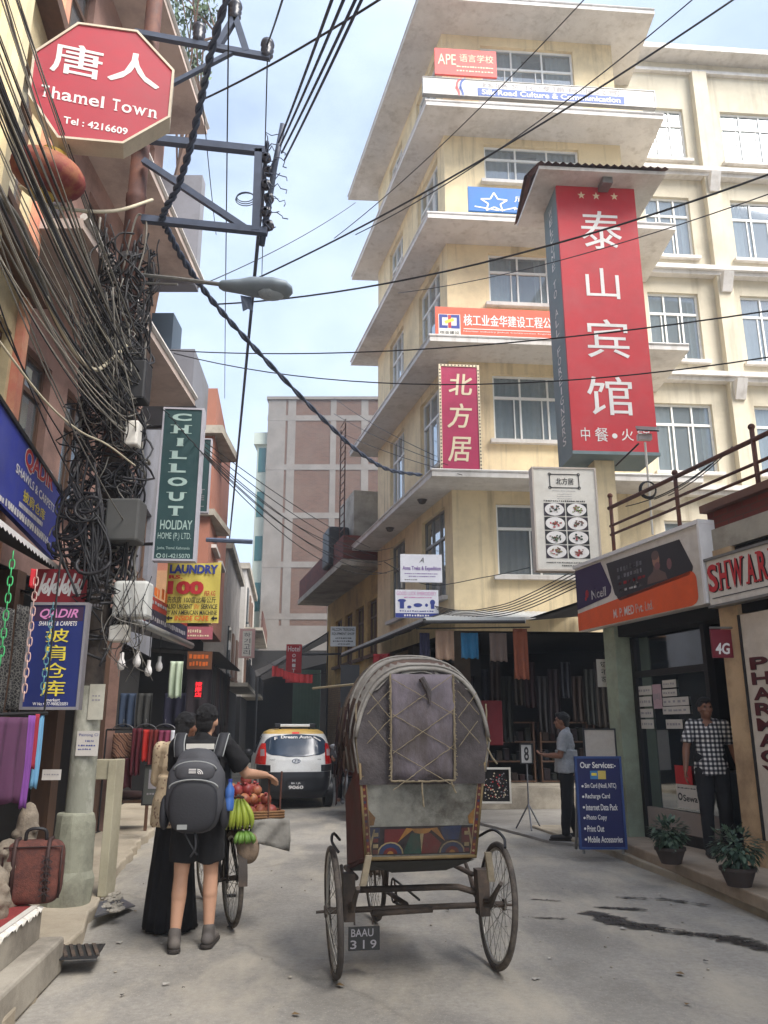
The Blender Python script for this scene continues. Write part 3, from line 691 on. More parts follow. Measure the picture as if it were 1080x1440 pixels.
q = MB(); q.prism([(-9, 18.4), (OX - .5, 18.4), (OX - 1.1, 23), (-9, 23)], 0, 3.88); q.build('shop_room', DARK, oh)  # solid near-black block: shade of the open shops put into its colour
q = MB(); q.face([V((OX - 2.6, 17.2, 3.3)), V((OX + .55, 17.2, 3.1)), V((OX, 23, 3.1)), V((OX - 2.6, 23, 3.5))]); q.face([V((OX - 2.6, 23, 3.47)), V((OX, 23, 3.07)), V((OX + .55, 17.2, 3.07)), V((OX - 2.6, 17.2, 3.27))]); q.build('shop_canopy', mat('dull_canopy', S(70, 66, 64), .85, .25, 3), oh)
# far grey houses down the street
def far_house(name, label, px0, px1, pyt, y, dep, mt, wrows, seed):
    A, B_ = Y(px0, pyt, y), Y(px1, pyt, y); r = thing(name, label, 'building', ((A.x + B_.x) / 2, y, 0), 0, 'far houses down the street')
    pl = PL((A.x, y), 0); wd = B_.x - A.x
    q = MB(); q.prism([(A.x - 4, y), (B_.x, y), (B_.x - .12 * dep, y + dep), (A.x - 4, y + dep)], 0, A.z); q.build('wall', mt, r)
    sl = PL((B_.x, y), 90 + 6.84)
    g = random.Random(seed)
    for k in range(wrows):
        z = 3.2 + k * 2.7
        if z + 1.6 > A.z: break
        for a in (1.2, 3.4, 5.6):
            if a + 1 < dep:
                q = MB(); q.obox(sl, a, a + 1.0, z, z + 1.5, .004, .05); q.obox(sl, a - .1, a + 1.1, z - .1, z - .005, .004, .12); q.build('window', GLASSD if g.random() < .6 else WOOD, r)
        q = MB(); q.obox(sl, .3, dep - .5, z - .45, z - .33, .0, .75); q.build('balcony_slab', CONC, r)
        q = MB(); q.obox(sl, .3, dep - .5, z - .33, z + .35, .68, .74); q.build('balcony_rail', RUST if k % 2 else BLACK, r)
    q = MB(); q.prism([(A.x - 4, y - .15), (B_.x + .02, y - .15), (B_.x - .12 * dep + .03, y + dep), (A.x - 4, y + dep)], 0, 2.75); q.build('shop_room', DARK, r)  # solid dark block painting in the shade at ground level
    q = MB(); q.prism([(A.x - 4, y - .1), (B_.x + .15, y - .1), (B_.x - .12 * dep + .15, y + dep), (A.x - 4, y + dep)], A.z + .003, A.z + .25); q.build('roof_slab', CONC, r)
    return r
far_house('narrow_house', 'weathered grey house with balconies just past the orange house', 270, 322, 772, 24.5, 7, mat('grey_weathered', S(140, 134, 128), .9, .2, 1, dirt=S(86, 80, 76)), 3, 1)
far_house('far_house', 'pale grey house at the far left bend of the street', 300, 347, 800, 33, 9, mat('pale_plaster', S(186, 180, 172), .9, .15, 1, dirt=S(120, 112, 104)), 3, 2)
far_house('end_house', 'low reddish house closing the view beside the brick tower', 300, 372, 902, 52, 8, mat('red_plaster', S(150, 104, 98), .9, .15, 1), 2, 3)
# ------------------------------------------------------------------ right shop block
sb = thing('shop_block', 'single-storey row of shops with a roof terrace and red brick parapet', 'building', (3.5, 10, 0))
PG = mat('green_pier_paint', S(152, 160, 138), .8, .12, 3, bmp=.1, dirt=S(110, 108, 90), dirtamt=.6)
PB = mat('beige_pier_paint', S(196, 166, 130), .8, .14, 2.5, bmp=.1, dirt=S(110, 84, 64), dirtamt=.6)
def shx(px, py): return SH.hit(px, py)[0]
a_g0, a_g1 = shx(868, 1000), shx(905, 1170)
q = MB(); q.obox(SH, -.22, .06, .18, 3.5, -.5, .02); q.build('pier', PG, sb)
ab = shx(1052, 1100); q = MB(); q.obox(SH, ab - .14, ab + .16, .18, 3.5, -.5, .02); q.build('pier', PB, sb)
q = MB(); q.obox(SH, ab + 3.0, ab + 3.4, .18, 3.5, -.5, .02); q.build('pier', PB, sb)
q = MB(); q.obox(SH, -.22, 9, 3.5, 3.75, -5, .0); q.build('roof_slab', CONC, sb)
q = MB(); q.obox(SH, -.22, 9, 2.75, 3.49, -.4, -.04); q.build('lintel', DARK, sb)
q = MB(); q.obox(SH, .06, 9, .18, 3.49, -3.4, -3.3); q.obox(SH, -.22, -.14, .18, 3.49, -3.3, -.5); q.obox(SH, ab - .1, ab + .1, .18, 3.49, -3.3, -.5); q.build('shop_room', DARK, sb)
# brick parapet on the terrace, right part
ap0 = shx(985, 760); q = MB(); zpar = SH.hit(1030, 706)[1]; q.obox(SH, ap0 + .1, 9, 3.76, zpar, -.35, -.05); q.build('brick_parapet', REDBRICK, sb)
q = MB(); q.obox(SH, ap0 + .06, 9, zpar + .002, zpar + .09, -.4, .02); q.build('coping', mat('brown_coping', S(110, 78, 66), .85, .2, 4), sb)
# phone shop front: dark glazing with frame
q = MB(); g0, g1 = .1, shx(1000, 1100)
for a in (.08, shx(985, 1100)): q.obox(SH, a, a + .07, .18, 2.74, -.3, -.2)
q.obox(SH, .151, shx(985, 1100) - .001, .18, .3, -.3, -.2); q.obox(SH, .151, shx(985, 1100) - .001, 2.2, 2.28, -.3, -.2)
sf = q.build('shop_front', BLACK, sb)
q = MB(); q.face([SH.pt(.15, .57, -.25), SH.pt(shx(985, 1100), .57, -.25), SH.pt(shx(985, 1100), 2.7, -.25), SH.pt(.15, 2.7, -.25)]); q.build('pane', GLASSD, sf)
q = MB(); q.obox(SH, .152, shx(985, 1100) - .002, .305, .56, -.28, -.22); q.build('kick_panel', mat('pale_panel', S(150, 138, 130), .7, .1, 3), sf)
q = MB(); q.obox(SH, .4, 1.3, .2, 1.0, -1.6, -.9); q.build('counter', mat('grey_counter', S(86, 92, 96), .5, .1, 4), sb)
# tall block added out of view to shade the lower street
nr = thing('shade_block', 'tall plain apartment block set back behind the right-hand shops', 'building', (8.4, 1, 0))
q = MB(); q.box((11.7, .5, 9.5), (6.6, 13, 19)); q.build('wall', CREAM2, nr)
RB = PL((8.4, 7), -90)
for k in range(5):
    for j in range(4):
        a = 1.2 + 3.1 * j; z = 3 + 3.1 * k; q = MB(); q.obox(RB, a, a + 1.5, z, z + 1.5, .004, .05); w_ = q.build('window', GREYF, nr); q = MB(); q.obox(RB, a + .06, a + 1.44, z + .06, z + 1.44, .051, .055); q.build('pane', GLASSD, w_)
# ------------------------------------------------------------------ corrugated awning over the open shop
aw = thing('tin_awning', 'pale corrugated tin awning over the open clothes shop', 'awning', (1.5, 14, 3.2))
c_l, c_c, c_r = G(480, 921, 3.3), G(597, 872, 3.3), G(738, 872, 3.3)
def corr(o0, o1, i0, i1, n):
    rows = []
    for s in range(4):
        r = []
        for q in range(n + 1):
            a = V(o0).lerp(V(o1), q / n); c = V(i0).lerp(V(i1), q / n); p = a.lerp(c, s / 3); p.z += .018 * (q % 2); r.append(p)
        rows.append(r)
    return rows
TIN = mat('tin_sheet', S(190, 192, 190), .5, .15, 3, metal=.2, dirt=S(120, 100, 84), dirtamt=.5)
q = MB(); iL, iC, iR = YS.pt(-SL + .2, 3.85, .04), YF.pt(.0, 3.85, .04), YF.pt(2.5, 3.85, .04)
q.grid(corr(c_c, c_r, iC, iR, 44)); q.grid(corr(c_l, c_c, iL, iC, 120)); q.build('tin_sheet', TIN, aw)
q = MB()
for p_, e_ in ((c_l, c_c), (c_c, c_r)):
    dz_ = V((0, 0, -.05)); q.hexa([p_ + dz_, e_ + dz_, e_ + dz_ + V((.02, .03, 0)), p_ + dz_ + V((.02, .03, 0)), p_ + V((0, 0, .05)), e_ + V((0, 0, .05)), e_ + V((.02, .03, .05)), p_ + V((.02, .03, .05))])
q.build('valance', mat('tin_edge', S(206, 210, 210), .5, .1, 3, dirt=S(150, 140, 130), dirtamt=.4), aw)
q = MB(); q.tube([c_l + V((0, 0, -.03)), c_c + V((0, 0, -.03)), c_r + V((0, 0, -.03))], .03); q.tube([c_c, iC], .03)
for t in (.25, .5, .75): q.tube([c_l.lerp(c_c, t) + V((0, 0, -.03)), V(iL).lerp(iC, t) + V((0, 0, -.05))], .025)
q.build('support_bar', BLACK, aw)
# second darker awning, right of it, under the terrace
q = MB(); z0 = 3.3; A = [c_r + V((.05, 0, .03)), V((3.1, 12.2, 3.45)), V((5.2, 16.0, 3.8)), YF.pt(2.55, 3.8, .05)]
q.face(A); q.face([p + V((0, 0, -.04)) for p in reversed(A)]); tag(q.build('dark_awning', mat('dark_tarp', S(48, 48, 52), .8, .2, 2)), 'dark tarpaulin awning between the tin awning and the phone shop', 'awning')
# ================================================================== SIGNS
def flat(name, c, rough=.5, var=.06, dirt=None, scale=3): return mat(name, c, rough + .08, var + .06, scale, dirt=dirt or mul(c, .72), dirtamt=.45, bmp=.05, bscale=4)
TXW = flat('white_lettering', S(232, 228, 224)); TXK = flat('black_lettering', S(30, 28, 30)); TXY = flat('yellow_lettering', S(228, 208, 70))
TXR = flat('red_lettering', S(186, 40, 44)); TXB = flat('blue_lettering', S(44, 60, 140)); TXC = flat('cream_lettering', S(232, 214, 180)); TXP = flat('purple_lettering', S(110, 70, 150)); TXG = flat('grey_lettering', S(150, 146, 150)); TXO = flat('orange_lettering', S(214, 104, 34)); TXPK = flat('pink_lettering', S(206, 130, 180))
# --- octagonal red sign on the pole
OP = PLat(143, 125, 5.75, 16)
oc = [OP.hit(*q) for q in ((111, 35), (50, 75), (43, 133), (83, 192), (172, 200), (236, 164), (242, 100), (192, 46))]
oct_ = thing('octagon_sign', 'red octagonal sign with white rim fixed high on the cable pole', 'sign', OP.pt(0, min(z for a, z in oc), -.1), R(16))
OREDM = flat('octagon_red', S(168, 28, 48), .45, .1, S(140, 56, 66)); CRM = flat('sign_rim_cream', S(214, 202, 180), .6, .1, S(130, 110, 90))
b = MB(); n = len(oc)
ca = sum(a for a, z in oc) / n; cz = sum(z for a, z in oc) / n
for q in range(n):
    (a, z), (a2, z2) = oc[q], oc[(q + 1) % n]
    k = 1.035
    b.hexa([OP.pt(a, z, .012), OP.pt(a2, z2, .012), OP.pt(a2, z2, -.19), OP.pt(a, z, -.19),
            OP.pt(ca + (a - ca) * k, cz + (z - cz) * k, .012), OP.pt(ca + (a2 - ca) * k, cz + (z2 - cz) * k, .012), OP.pt(ca + (a2 - ca) * k, cz + (z2 - cz) * k, -.19), OP.pt(ca + (a - ca) * k, cz + (z - cz) * k, -.19)])
fixn(b.build('frame', CRM, oct_))
b = MB(); b.face([OP.pt(a, z, 0) for a, z in oc]); b.face([OP.pt(a, z, -.18) for a, z in reversed(oc)]); b.build('panel', OREDM, oct_)
t = Text(OP, .004)
t.px('唐', (76, 56), (141, 113), bold=.03); t.px('人', (156, 68), (223, 126), bold=.03)
a0, z1 = OP.hit(57, 118, .004); a1, z0 = OP.hit(221, 167, .004); t.serif('Thamel Town', a0, a1, z0, z1, bold=.012, gap=.06)
t.px('Tel : 4216609', (90, 163), (179, 190), bold=.02); t.build(oct_, TXW)
# --- red paper lantern under it
LP = Y(68, 245, 5.8)
lan = thing('red_lantern', 'faded red paper lantern with yellow fringe hanging below the octagonal sign', 'lantern', LP)
b = MB(); rr = .27; Mt = Matrix.Translation(LP) @ Matrix.Rotation(R(14), 4, 'Y') @ Matrix.Rotation(R(8), 4, 'X')
prof = [(.09, -.17)] + [(1.12 * rr * math.sin(R(a)) * (1 + .02 * (k % 2)), -.185 * math.cos(R(a))) for k, a in enumerate(range(24, 160, 8))] + [(.09, .17)]
b.lathe(prof, 24, Mt); b.build('lantern_body', mat('lantern_red', S(134, 44, 50), .8, .3, 5, dirt=S(170, 140, 84), dirtamt=.6), lan, smooth=True)
b = MB(); b.lathe([(.0, -.22), (.1, -.21), (.1, -.165), (0, -.16)], 16, Mt); b.lathe([(0, .16), (.1, .165), (.1, .21), (0, .22)], 16, Mt); b.build('end_ring', mat('lantern_gold', S(200, 170, 70), .6, .2, 8), lan)
b = MB(); b.tube([Mt @ V((0, 0, .21)), Mt @ V((.02, .1, .36))], .012); b.build('hanging_wire', BLACK, lan)
# --- blue shawl-shop banner
QP = PL(LN.pt(0, 0, .42), 101)
qr = QP.rect((10, 583), (73, 780))
q_, rr_ = board('shop_banner', 'blue banner reading QADIR shawls and carpets over the shawl shop awning', 'sign', QP, (qr[0] - 1.1, qr[3]), (qr[1], qr[2]), .06, flat('banner_blue', S(46, 58, 150), .5, .12), BLACK, .035) if False else (None, None)
q_ = thing('shop_banner', 'slanting blue banner reading QADIR over the shawl shop awning', 'sign', QP.pt(qr[1] - .5, qr[2], 0), R(101))
BLUEB = flat('banner_blue', S(50, 62, 160), .5, .12, S(90, 96, 150))
(aTL, zTL), (aTR, zTR), (aBR, zBR), (aBL, zBL) = QP.hit(12, 582), QP.hit(88, 700), QP.hit(73, 782), QP.hit(0, 710)
aR = (aTR + aBR) / 2; aL = aR - 2.9
shr = ((zTR - zTL) / (aTR - aTL) + (zBR - zBL) / (aBR - aBL)) / 2      # the banner hangs a little lower at its far end
zt_ = (zTR - shr * (aTR - aR) + zTL - shr * (aTL - aR)) / 2; zb_ = (zBR - shr * (aBR - aR) + zBL - shr * (aBL - aR)) / 2
def qbar(b, x0, x1, y0, y1, o0, o1):
    f = lambda a: shr * (a - aR)
    b.hexa([QP.pt(x0, y0 + f(x0), o1), QP.pt(x1, y0 + f(x1), o1), QP.pt(x1, y0 + f(x1), o0), QP.pt(x0, y0 + f(x0), o0), QP.pt(x0, y1 + f(x0), o1), QP.pt(x1, y1 + f(x1), o1), QP.pt(x1, y1 + f(x1), o0), QP.pt(x0, y1 + f(x0), o0)])
b = MB(); qbar(b, aL, aR, zb_, zt_, -.05, 0); b.build('board', BLUEB, q_)
b = MB(); qbar(b, aL, aR + .04, zt_ + .002, zt_ + .04, -.1, .02); qbar(b, aR + .002, aR + .04, zb_, zt_, -.1, .02); b.build('frame', BLACK, q_)
t = Text(QP, .005)
def qt(s, L, Rr, hpx, **kw):
    """L, Rr: pixel centres of the word's two ends; hpx: its height at the left end"""
    a0, zl = QP.hit(*L, .005); a1, zr = QP.hit(*Rr, .005); h = QP.hit(L[0], L[1] - hpx / 2, .005)[1] - QP.hit(L[0], L[1] + hpx / 2, .005)[1]
    t.put(s, a0, a1, zl - h / 2, zl + h / 2, slant=zr - zl, **kw)
qt('QADIR', (36, 642), (75, 682), 36, bold=.03, k=0, off=.0055); qt('QADIR', (35.5, 642), (75.5, 682), 40, bold=.06, k=1, off=.0035)
qt('SHAWLS & CARPETS', (23, 657), (76, 716), 15, bold=.015, k=1); qt('披肩仓库', (33, 695), (63, 726), 19, bold=.02, k=2)
for k, (p, q) in enumerate((((27, 708), (60, 738)), ((8, 704), (68, 760)), ((-6, 694), (72, 768)))):
    a0, z0_ = QP.hit(*p, .005); a1, z1_ = QP.hit(*q, .005); n_ = 22; g_ = random.Random(k)
    for w_ in range(n_):
        x = a0 + (a1 - a0) * w_ / n_; x2 = x + (a1 - a0) / n_ * g_.uniform(.5, .85); f = (z1_ - z0_) / (a1 - a0); hh = .022
        t.poly([(x, z0_ + f * (x - a0) - hh), (x2, z0_ + f * (x2 - a0) - hh), (x2, z0_ + f * (x2 - a0) + hh), (x, z0_ + f * (x - a0) + hh)], 1)
t.build(q_, [TXR, TXW, TXY])
# --- shop awning under the banner
aw2 = thing('shop_awning', 'dark awning with white scalloped edge over the shawl shop', 'awning', LN.pt(-2, 3, 0))
AP = QP; e0 = G(100, 812, 3.0); e1 = G(0, 733, 3.0); dd = (e1 - e0).normalized(); e1 = e0 + dd * 4.0
b = MB(); b.face([e0, e1, LN.pt(-4.2, 3.25, .05), LN.pt(.3, 3.25, .05)]); b.face([p + V((0, 0, -.03)) for p in (LN.pt(.3, 3.25, .05), LN.pt(-4.2, 3.25, .05), e1, e0)]); b.build('canopy', DARK, aw2)
b = MB(); n = 40
for k in range(n):
    p, q = e0.lerp(e1, k / n), e0.lerp(e1, (k + 1) / n); m_ = (p + q) / 2
    b.face([p + V((0, 0, -.02)), m_ + V((.004, 0, -.045)), q + V((0, 0, -.02)), q + V((0, 0, .015)), p + V((0, 0, .015))])
b.build('valance', TXW, aw2)
# --- vertical blue sign by the pole
VP = PLat(78, 920, 6.75, 2)
v_, r4 = board('vertical_sign', 'tall dark blue sign with yellow Chinese characters beside the pole', 'sign', VP, (47, 850), (108, 995), .07, flat('deep_blue', S(26, 40, 104), .45, .1), mat('silver_frame', S(150, 146, 150), .4, .1, 9, metal=.4), .018)
t = Text(VP, .005)
a0, z1 = VP.hit(57, 856); a1, z0 = VP.hit(109, 871); t.bar(r4[0] + .02, r4[1] - .02, z0 - .015, z1 + .02, 3, .002)
t.px('QADIR', (57, 856), (109, 871), bold=.02, shear=.3, k=1); t.px('SHAWLS & CARPETS', (55, 873.5), (108, 880), shear=.2, k=0, bold=.01)
for c, p, q in (('披', (65, 884), (96, 903)), ('肩', (62, 907), (91, 929)), ('仓', (61, 932), (92, 953)), ('库', (59, 957), (90, 979))): t.px(c, p, q, bold=.02, k=2)
t.px('amerkart', (63, 982), (84, 986.5), k=0, bold=.01); t.px('W No.+977-9808235051', (46, 987.5), (95, 992), k=0, bold=.01)
t.build(v_, [TXW, TXPK, TXY, flat('dark_maroon', S(52, 30, 62))])
# --- red sign with white script behind the pole
CP_ = PLat(82, 822, 7.15, 4)
c_, r5 = board('script_sign', 'small red sign with white brush script above the tall blue sign', 'sign', CP_, (52, 800), (118, 848), .05, flat('script_red', S(150, 34, 44), .5, .15))
t = Text(CP_, .004); w5, h5 = r5[1] - r5[0], r5[3] - r5[2]; g = random.Random(4)
for k in range(9):
    x = r5[0] + w5 * (.08 + .1 * k); t.line((x, r5[2] + h5 * (.2 + .1 * (k % 2))), (x + w5 * .1, r5[2] + h5 * (.72 + .16 * ((k + 1) % 2))), .022)
    if k % 2: t.ring(x + w5 * .03, r5[2] + h5 * .42, w5 * .035, .018, sz=1.5)
t.build(c_, TXW)
# --- CHILLOUT sign
HP = PLat(250, 680, 9.4, 5)
def z3(x, y): return (200 + x / 6, 560 + y / 6)
GREENB = flat('bottle_green', S(34, 70, 72), .5, .1, S(60, 84, 84))
aa = [HP.hit(*z3(215, 90)), HP.hit(*z3(545, 105)), HP.hit(*z3(385, 1360)), HP.hit(*z3(75, 1350))]
h_ = thing('hotel_sign', 'tall dark green sign reading CHILLOUT holiday home beyond the cable pole', 'sign', HP.pt(0, aa[2][1], 0), R(5))
A0 = (aa[0][0] + aa[3][0]) / 2; A1 = (aa[1][0] + aa[2][0]) / 2; Z1 = (aa[0][1] + aa[1][1]) / 2; Z0 = (aa[2][1] + aa[3][1]) / 2
b = MB(); b.obox(HP, A0, A1, Z0, Z1, -.12, 0); b.build('board', GREENB, h_)
b = MB(); b.obox(HP, A1 + .001, A1 + .03, Z0, Z1, -.16, .01); b.obox(HP, A0 - .02, A0 - .001, Z0, Z1, -.14, .01); b.obox(HP, A0 - .02, A1 + .03, Z1 + .001, Z1 + .025, -.14, .01); b.obox(HP, A0 - .02, A1 + .03, Z0 - .025, Z0 - .001, -.14, .01); b.build('frame', flat('pale_frame', S(190, 188, 196)), h_)
b = MB()
for z in (Z0 + .2, Z1 - .2): b.tube([HP.pt(A0, z, -.08), HP.pt(A0 - .9, z, -.3)], .02)
b.build('bracket', BLACK, h_)
t = Text(HP, .004); W = A1 - A0; H = Z1 - Z0
yy = [(130, 195), (230, 305), (345, 415), (455, 525), (565, 640), (680, 755), (805, 880), (920, 1000)]
for c, (p, q) in zip('CHILLOUT', yy):
    f0 = (p - 95) / 1255; f1 = (q - 95) / 1255; hw = .26 * W
    t.serif(c, A0 + W * .47 - hw * (.6 if c == 'I' else 1), A0 + W * .47 + hw * (.6 if c == 'I' else 1), Z1 - H * f1, Z1 - H * f0, bold=.045)
t.put('HOLIDAY', A0 + W * .1, A0 + W * .93, Z1 - H * .812, Z1 - H * .75, bold=.015); t.put('HOME (P.) LTD.', A0 + W * .06, A0 + W * .92, Z1 - H * .885, Z1 - H * .832, bold=.0)
t.put('Jyatha, Thamel, Kathmandu', A0 + W * .06, A0 + W * .9, Z1 - H * .945, Z1 - H * .922); t.put('01-4215070', A0 + W * .22, A0 + W * .92, Z1 - H * .995, Z1 - H * .967, bold=.01)
t.ring(A0 + W * .12, Z1 - H * .981, W * .04, W * .025)
t.build(h_, flat('pale_green_lettering', S(176, 200, 192)))
# second green sign behind it
HP2 = PLat(285, 668, 11.4, 5)
h2, r6 = board('hotel_sign', 'narrow dark green sign half hidden behind the CHILLOUT sign', 'sign', HP2, (262, 617), (291, 720), .1, GREENB, flat('pale_frame', S(190, 188, 196)), .012)
t = Text(HP2, .004)
for k, c in enumerate('TEL'): t.put(c, r6[1] - .14, r6[1] - .05, r6[2] + .08 + .1 * (2 - k), r6[2] + .15 + .1 * (2 - k))
t.build(h2, TXG)
# --- LAUNDRY banner
LY = PLat(270, 830, 9.9, 3)
def z4(x, y): return (180 + x / 6, 760 + y / 6)
ll = [LY.hit(*z4(355, 170)), LY.hit(*z4(800, 190)), LY.hit(*z4(720, 705)), LY.hit(*z4(308, 685))]
l_ = thing('laundry_banner', 'yellow cloth banner advertising LAUNDRY Rs. 100 strung beside the pole', 'banner', LY.pt(0, ll[2][1], 0), R(3))
A0 = (ll[0][0] + ll[3][0]) / 2 - .02; A1 = (ll[1][0] + ll[2][0]) / 2 + .02; Z1 = (ll[0][1] + ll[1][1]) / 2; Z0 = (ll[2][1] + ll[3][1]) / 2; W = A1 - A0; H = Z1 - Z0
b = MB(); rows = []
for i in range(13):
    rows.append([LY.pt(A0 + W * j / 18 , Z0 + H * i / 12 - .018 * math.sin(math.pi * j / 18) * (i / 12), -.012 + .006 * math.sin(j * .9 + i * .5)) for j in range(19)])
b.grid(rows); b.build('cloth', mat('yellow_cloth', S(214, 196, 92), .8, .1, 4, dirt=S(170, 150, 80)), l_, smooth=True)
t = Text(LY, .004)
def lp(s, x0, y0, x1, y1, **k): t.put(s, A0 + W * x0, A0 + W * x1, Z1 - H * y1, Z1 - H * y0, **k)
lp('LAUNDRY', .05, .05, .95, .2, bold=.05, k=0); lp('RS.', .04, .225, .3, .285, bold=.04, k=1); lp('100', .03, .32, .7, .54, bold=.06, k=1); lp('PER KG', .72, .48, .92, .56, bold=.01, k=1)
lp('洗衣房 100度比每公斤', .03, .575, .94, .68, k=2, bold=.015); lp('ALSO URGENT', .03, .7, .51, .775, k=2, bold=.02); lp('3hr', .54, .69, .64, .775, k=3); lp('SERVICE', .67, .7, .97, .775, k=2, bold=.02)
lp('BY AN AMERICAN MACHINE', .03, .8, .97, .87, k=2, bold=.015); lp('INSIDE CAFE', .2, .885, .82, .965, k=3, bold=.03)
for x in (.04, .86):
    t.poly([(A0 + W * x, Z1 - H * .925), (A0 + W * (x + .06), Z1 - H * .965), (A0 + W * (x + .06), Z1 - H * .885)], 2); t.bar(A0 + W * (x + .06), A0 + W * (x + .12), Z1 - H * .94, Z1 - H * .91, 2)
t.build(l_, [TXB, TXR, TXK, TXO])
# red slanted board with dark foot strip
RP = PLat(215, 860, 9.3, 90)
r_, r7 = board('slanted_sign', 'red shop sign with dark blue foot strip seen edge-on under the laundry banner', 'sign', RP, (207, 834), (262, 902), .06, flat('brick_red_sign', S(150, 44, 38), .5, .15))
t = Text(RP, .004); t.bar(r7[0], r7[1], r7[2], r7[2] + .2, 1, .003)
t.scrawl(r7[0] + .1, r7[1] - .1, r7[2] + .06, r7[2] + .13, 0, 20, 3); t.scrawl(r7[0] + .1, r7[0] + .9, r7[2] + .34, r7[2] + .5, 2, 5, 5); t.scrawl(r7[0] + .1, r7[1] - .3, r7[2] + .26, r7[2] + .31, 0, 14, 6)
t.build(r_, [TXG, flat('dark_navy', S(28, 28, 58)), TXO])
def small(name, label, px, py, y, ang, TL, BR, face, words, tm, depth=.05, group=None, frame=None):
    pl = PLat(px, py, y, ang); r, q = board(name, label, 'sign', pl, TL, BR, depth, face, frame, .015, group)
    t = Text(pl, .004); w_, h_ = q[1] - q[0], q[3] - q[2]
    for wd in words:
        s, x0, y0, x1, y1 = wd[:5]; kw = wd[5] if len(wd) > 5 else {}
        if s.startswith('~'): t.scrawl(q[0] + w_ * x0, q[0] + w_ * x1, q[3] - h_ * y1, q[3] - h_ * y0, kw.get('k', 0), int(s[1:]), len(s) + int(y0 * 50))
        elif s == '#': t.bar(q[0] + w_ * x0, q[0] + w_ * x1, q[3] - h_ * y1, q[3] - h_ * y0, kw.get('k', 0), kw.get('off', .002))
        else: t.put(s, q[0] + w_ * x0, q[0] + w_ * x1, q[3] - h_ * y1, q[3] - h_ * y0, **kw)
    if t.b.v: t.build(r, tm)
    return r, q, pl
small('shop_sign', 'faded pink shop sign just below the laundry banner', 280, 890, 12, 4, (261, 881), (298, 899), flat('faded_pink', S(176, 96, 108)), [('~6', .1, .2, .6, .5), ('~9', .1, .65, .9, .8)], TXC)
small('shop_sign', 'brown carved sign hanging above the far clothes rack', 280, 928, 12.5, 4, (264, 916), (297, 941), flat('brown_sign', S(104, 66, 44)), [('~5', .08, .15, .9, .42), ('~6', .1, .55, .9, .85)], TXO)
small('hanging_sign', 'small white sign with black Asian characters far down the street', 347, 905, 26, 0, (337, 884), (357, 925), flat('pale_pink_board', S(206, 166, 160)), [('#', .22, .08, .82, .95, dict(k=1)), ('하', .32, .14, .72, .3), ('기', .32, .34, .72, .5), ('고', .32, .54, .72, .7), ('리', .32, .73, .72, .9)], [TXK, OFFW], .1)
r_, q, pl = small('hotel_sign', 'tall red vertical hotel sign over the taxi', 413, 935, 24, 2, (403, 906), (423, 960), flat('hotel_red', S(176, 28, 34), .5, .1), [('Hotel', .1, .05, .9, .19, dict(bold=.01))] + [(c, .4, .25 + .13 * k, .62, .34 + .13 * k, dict(bold=.02)) for k, c in enumerate('OMITA')], TXW, .12)
b = MB(); b.tube([pl.pt(q[1], q[3] - .3, -.06), pl.pt(q[1] + 1.2, q[3] - .25, -.3)], .03); b.build('bracket', BLACK, r_)
small('trekking_sign', 'grey board reading FALCON TREKKING on the yellow house', 482, 895, 19.4, 3, (465, 881), (500, 909), flat('grey_board', S(168, 172, 176)), [('FALCON TREKKING', .05, .07, .95, .23, dict(bold=.02)), ('EQUIPMENT SHOP', .05, .3, .95, .45, dict(bold=.02)), ('~9', .2, .55, .85, .63), ('~11', .1, .7, .9, .78), ('~8', .3, .85, .8, .92)], TXK)
small('trekking_sign', 'white board reading Treks and Expedition fixed to the corner building', 593, 798, 15.2, 5, (563, 779), (622, 819), flat('white_board', S(226, 226, 232)), [('Anna Treks & Expedition', .05, .43, .97, .62, dict(bold=.02)), ('~16', .1, .68, .9, .72), ('~13', .2, .78, .85, .82), ('~6', .1, .9, .4, .94, dict(k=1)), ('A', .45, .12, .56, .3, dict(shear=.4, k=1))], [TXP, TXK], .06)
r_, q, pl = small('goods_sign', 'white and blue board with T-shirt and cup drawings below the treks board', 586, 849, 14.9, 5, (556, 829), (617, 869), flat('white_board', S(226, 226, 232)), [('GOOD LUCK EMBROIDERY', .03, .07, .95, .2, dict(k=2)), ('~12', .2, .25, .85, .3, dict(k=2)), ('#', 0, .84, 1, 1, dict(k=1)), ('~14', .1, .74, .9, .79, dict(k=1)), ('~10', .2, .88, .8, .96, dict(k=3))], [TXK, TXB, TXPK, TXW], .05)
t = Text(pl, .005); w_, h_ = q[1] - q[0], q[3] - q[2]
def qq(x, y): return (q[0] + w_ * x, q[3] - h_ * y)
t.poly([qq(.05, .38), qq(.1, .34), qq(.2, .34), qq(.25, .38), qq(.22, .45), qq(.2, .43), qq(.2, .68), qq(.1, .68), qq(.1, .43), qq(.08, .45)][::-1]); t.disc(*qq(.32, .62), w_ * .05, h_ * .05); t.disc(*qq(.52, .55), w_ * .1, h_ * .07); t.disc(*qq(.86, .45), w_ * .06, h_ * .1); t.bar(*[qq(.82, 0)[0], qq(.9, 0)[0], qq(0, .68)[1], qq(0, .5)[1]]); t.disc(*qq(.72, .55), w_ * .035, h_ * .06)
t.build(r_, TXB)
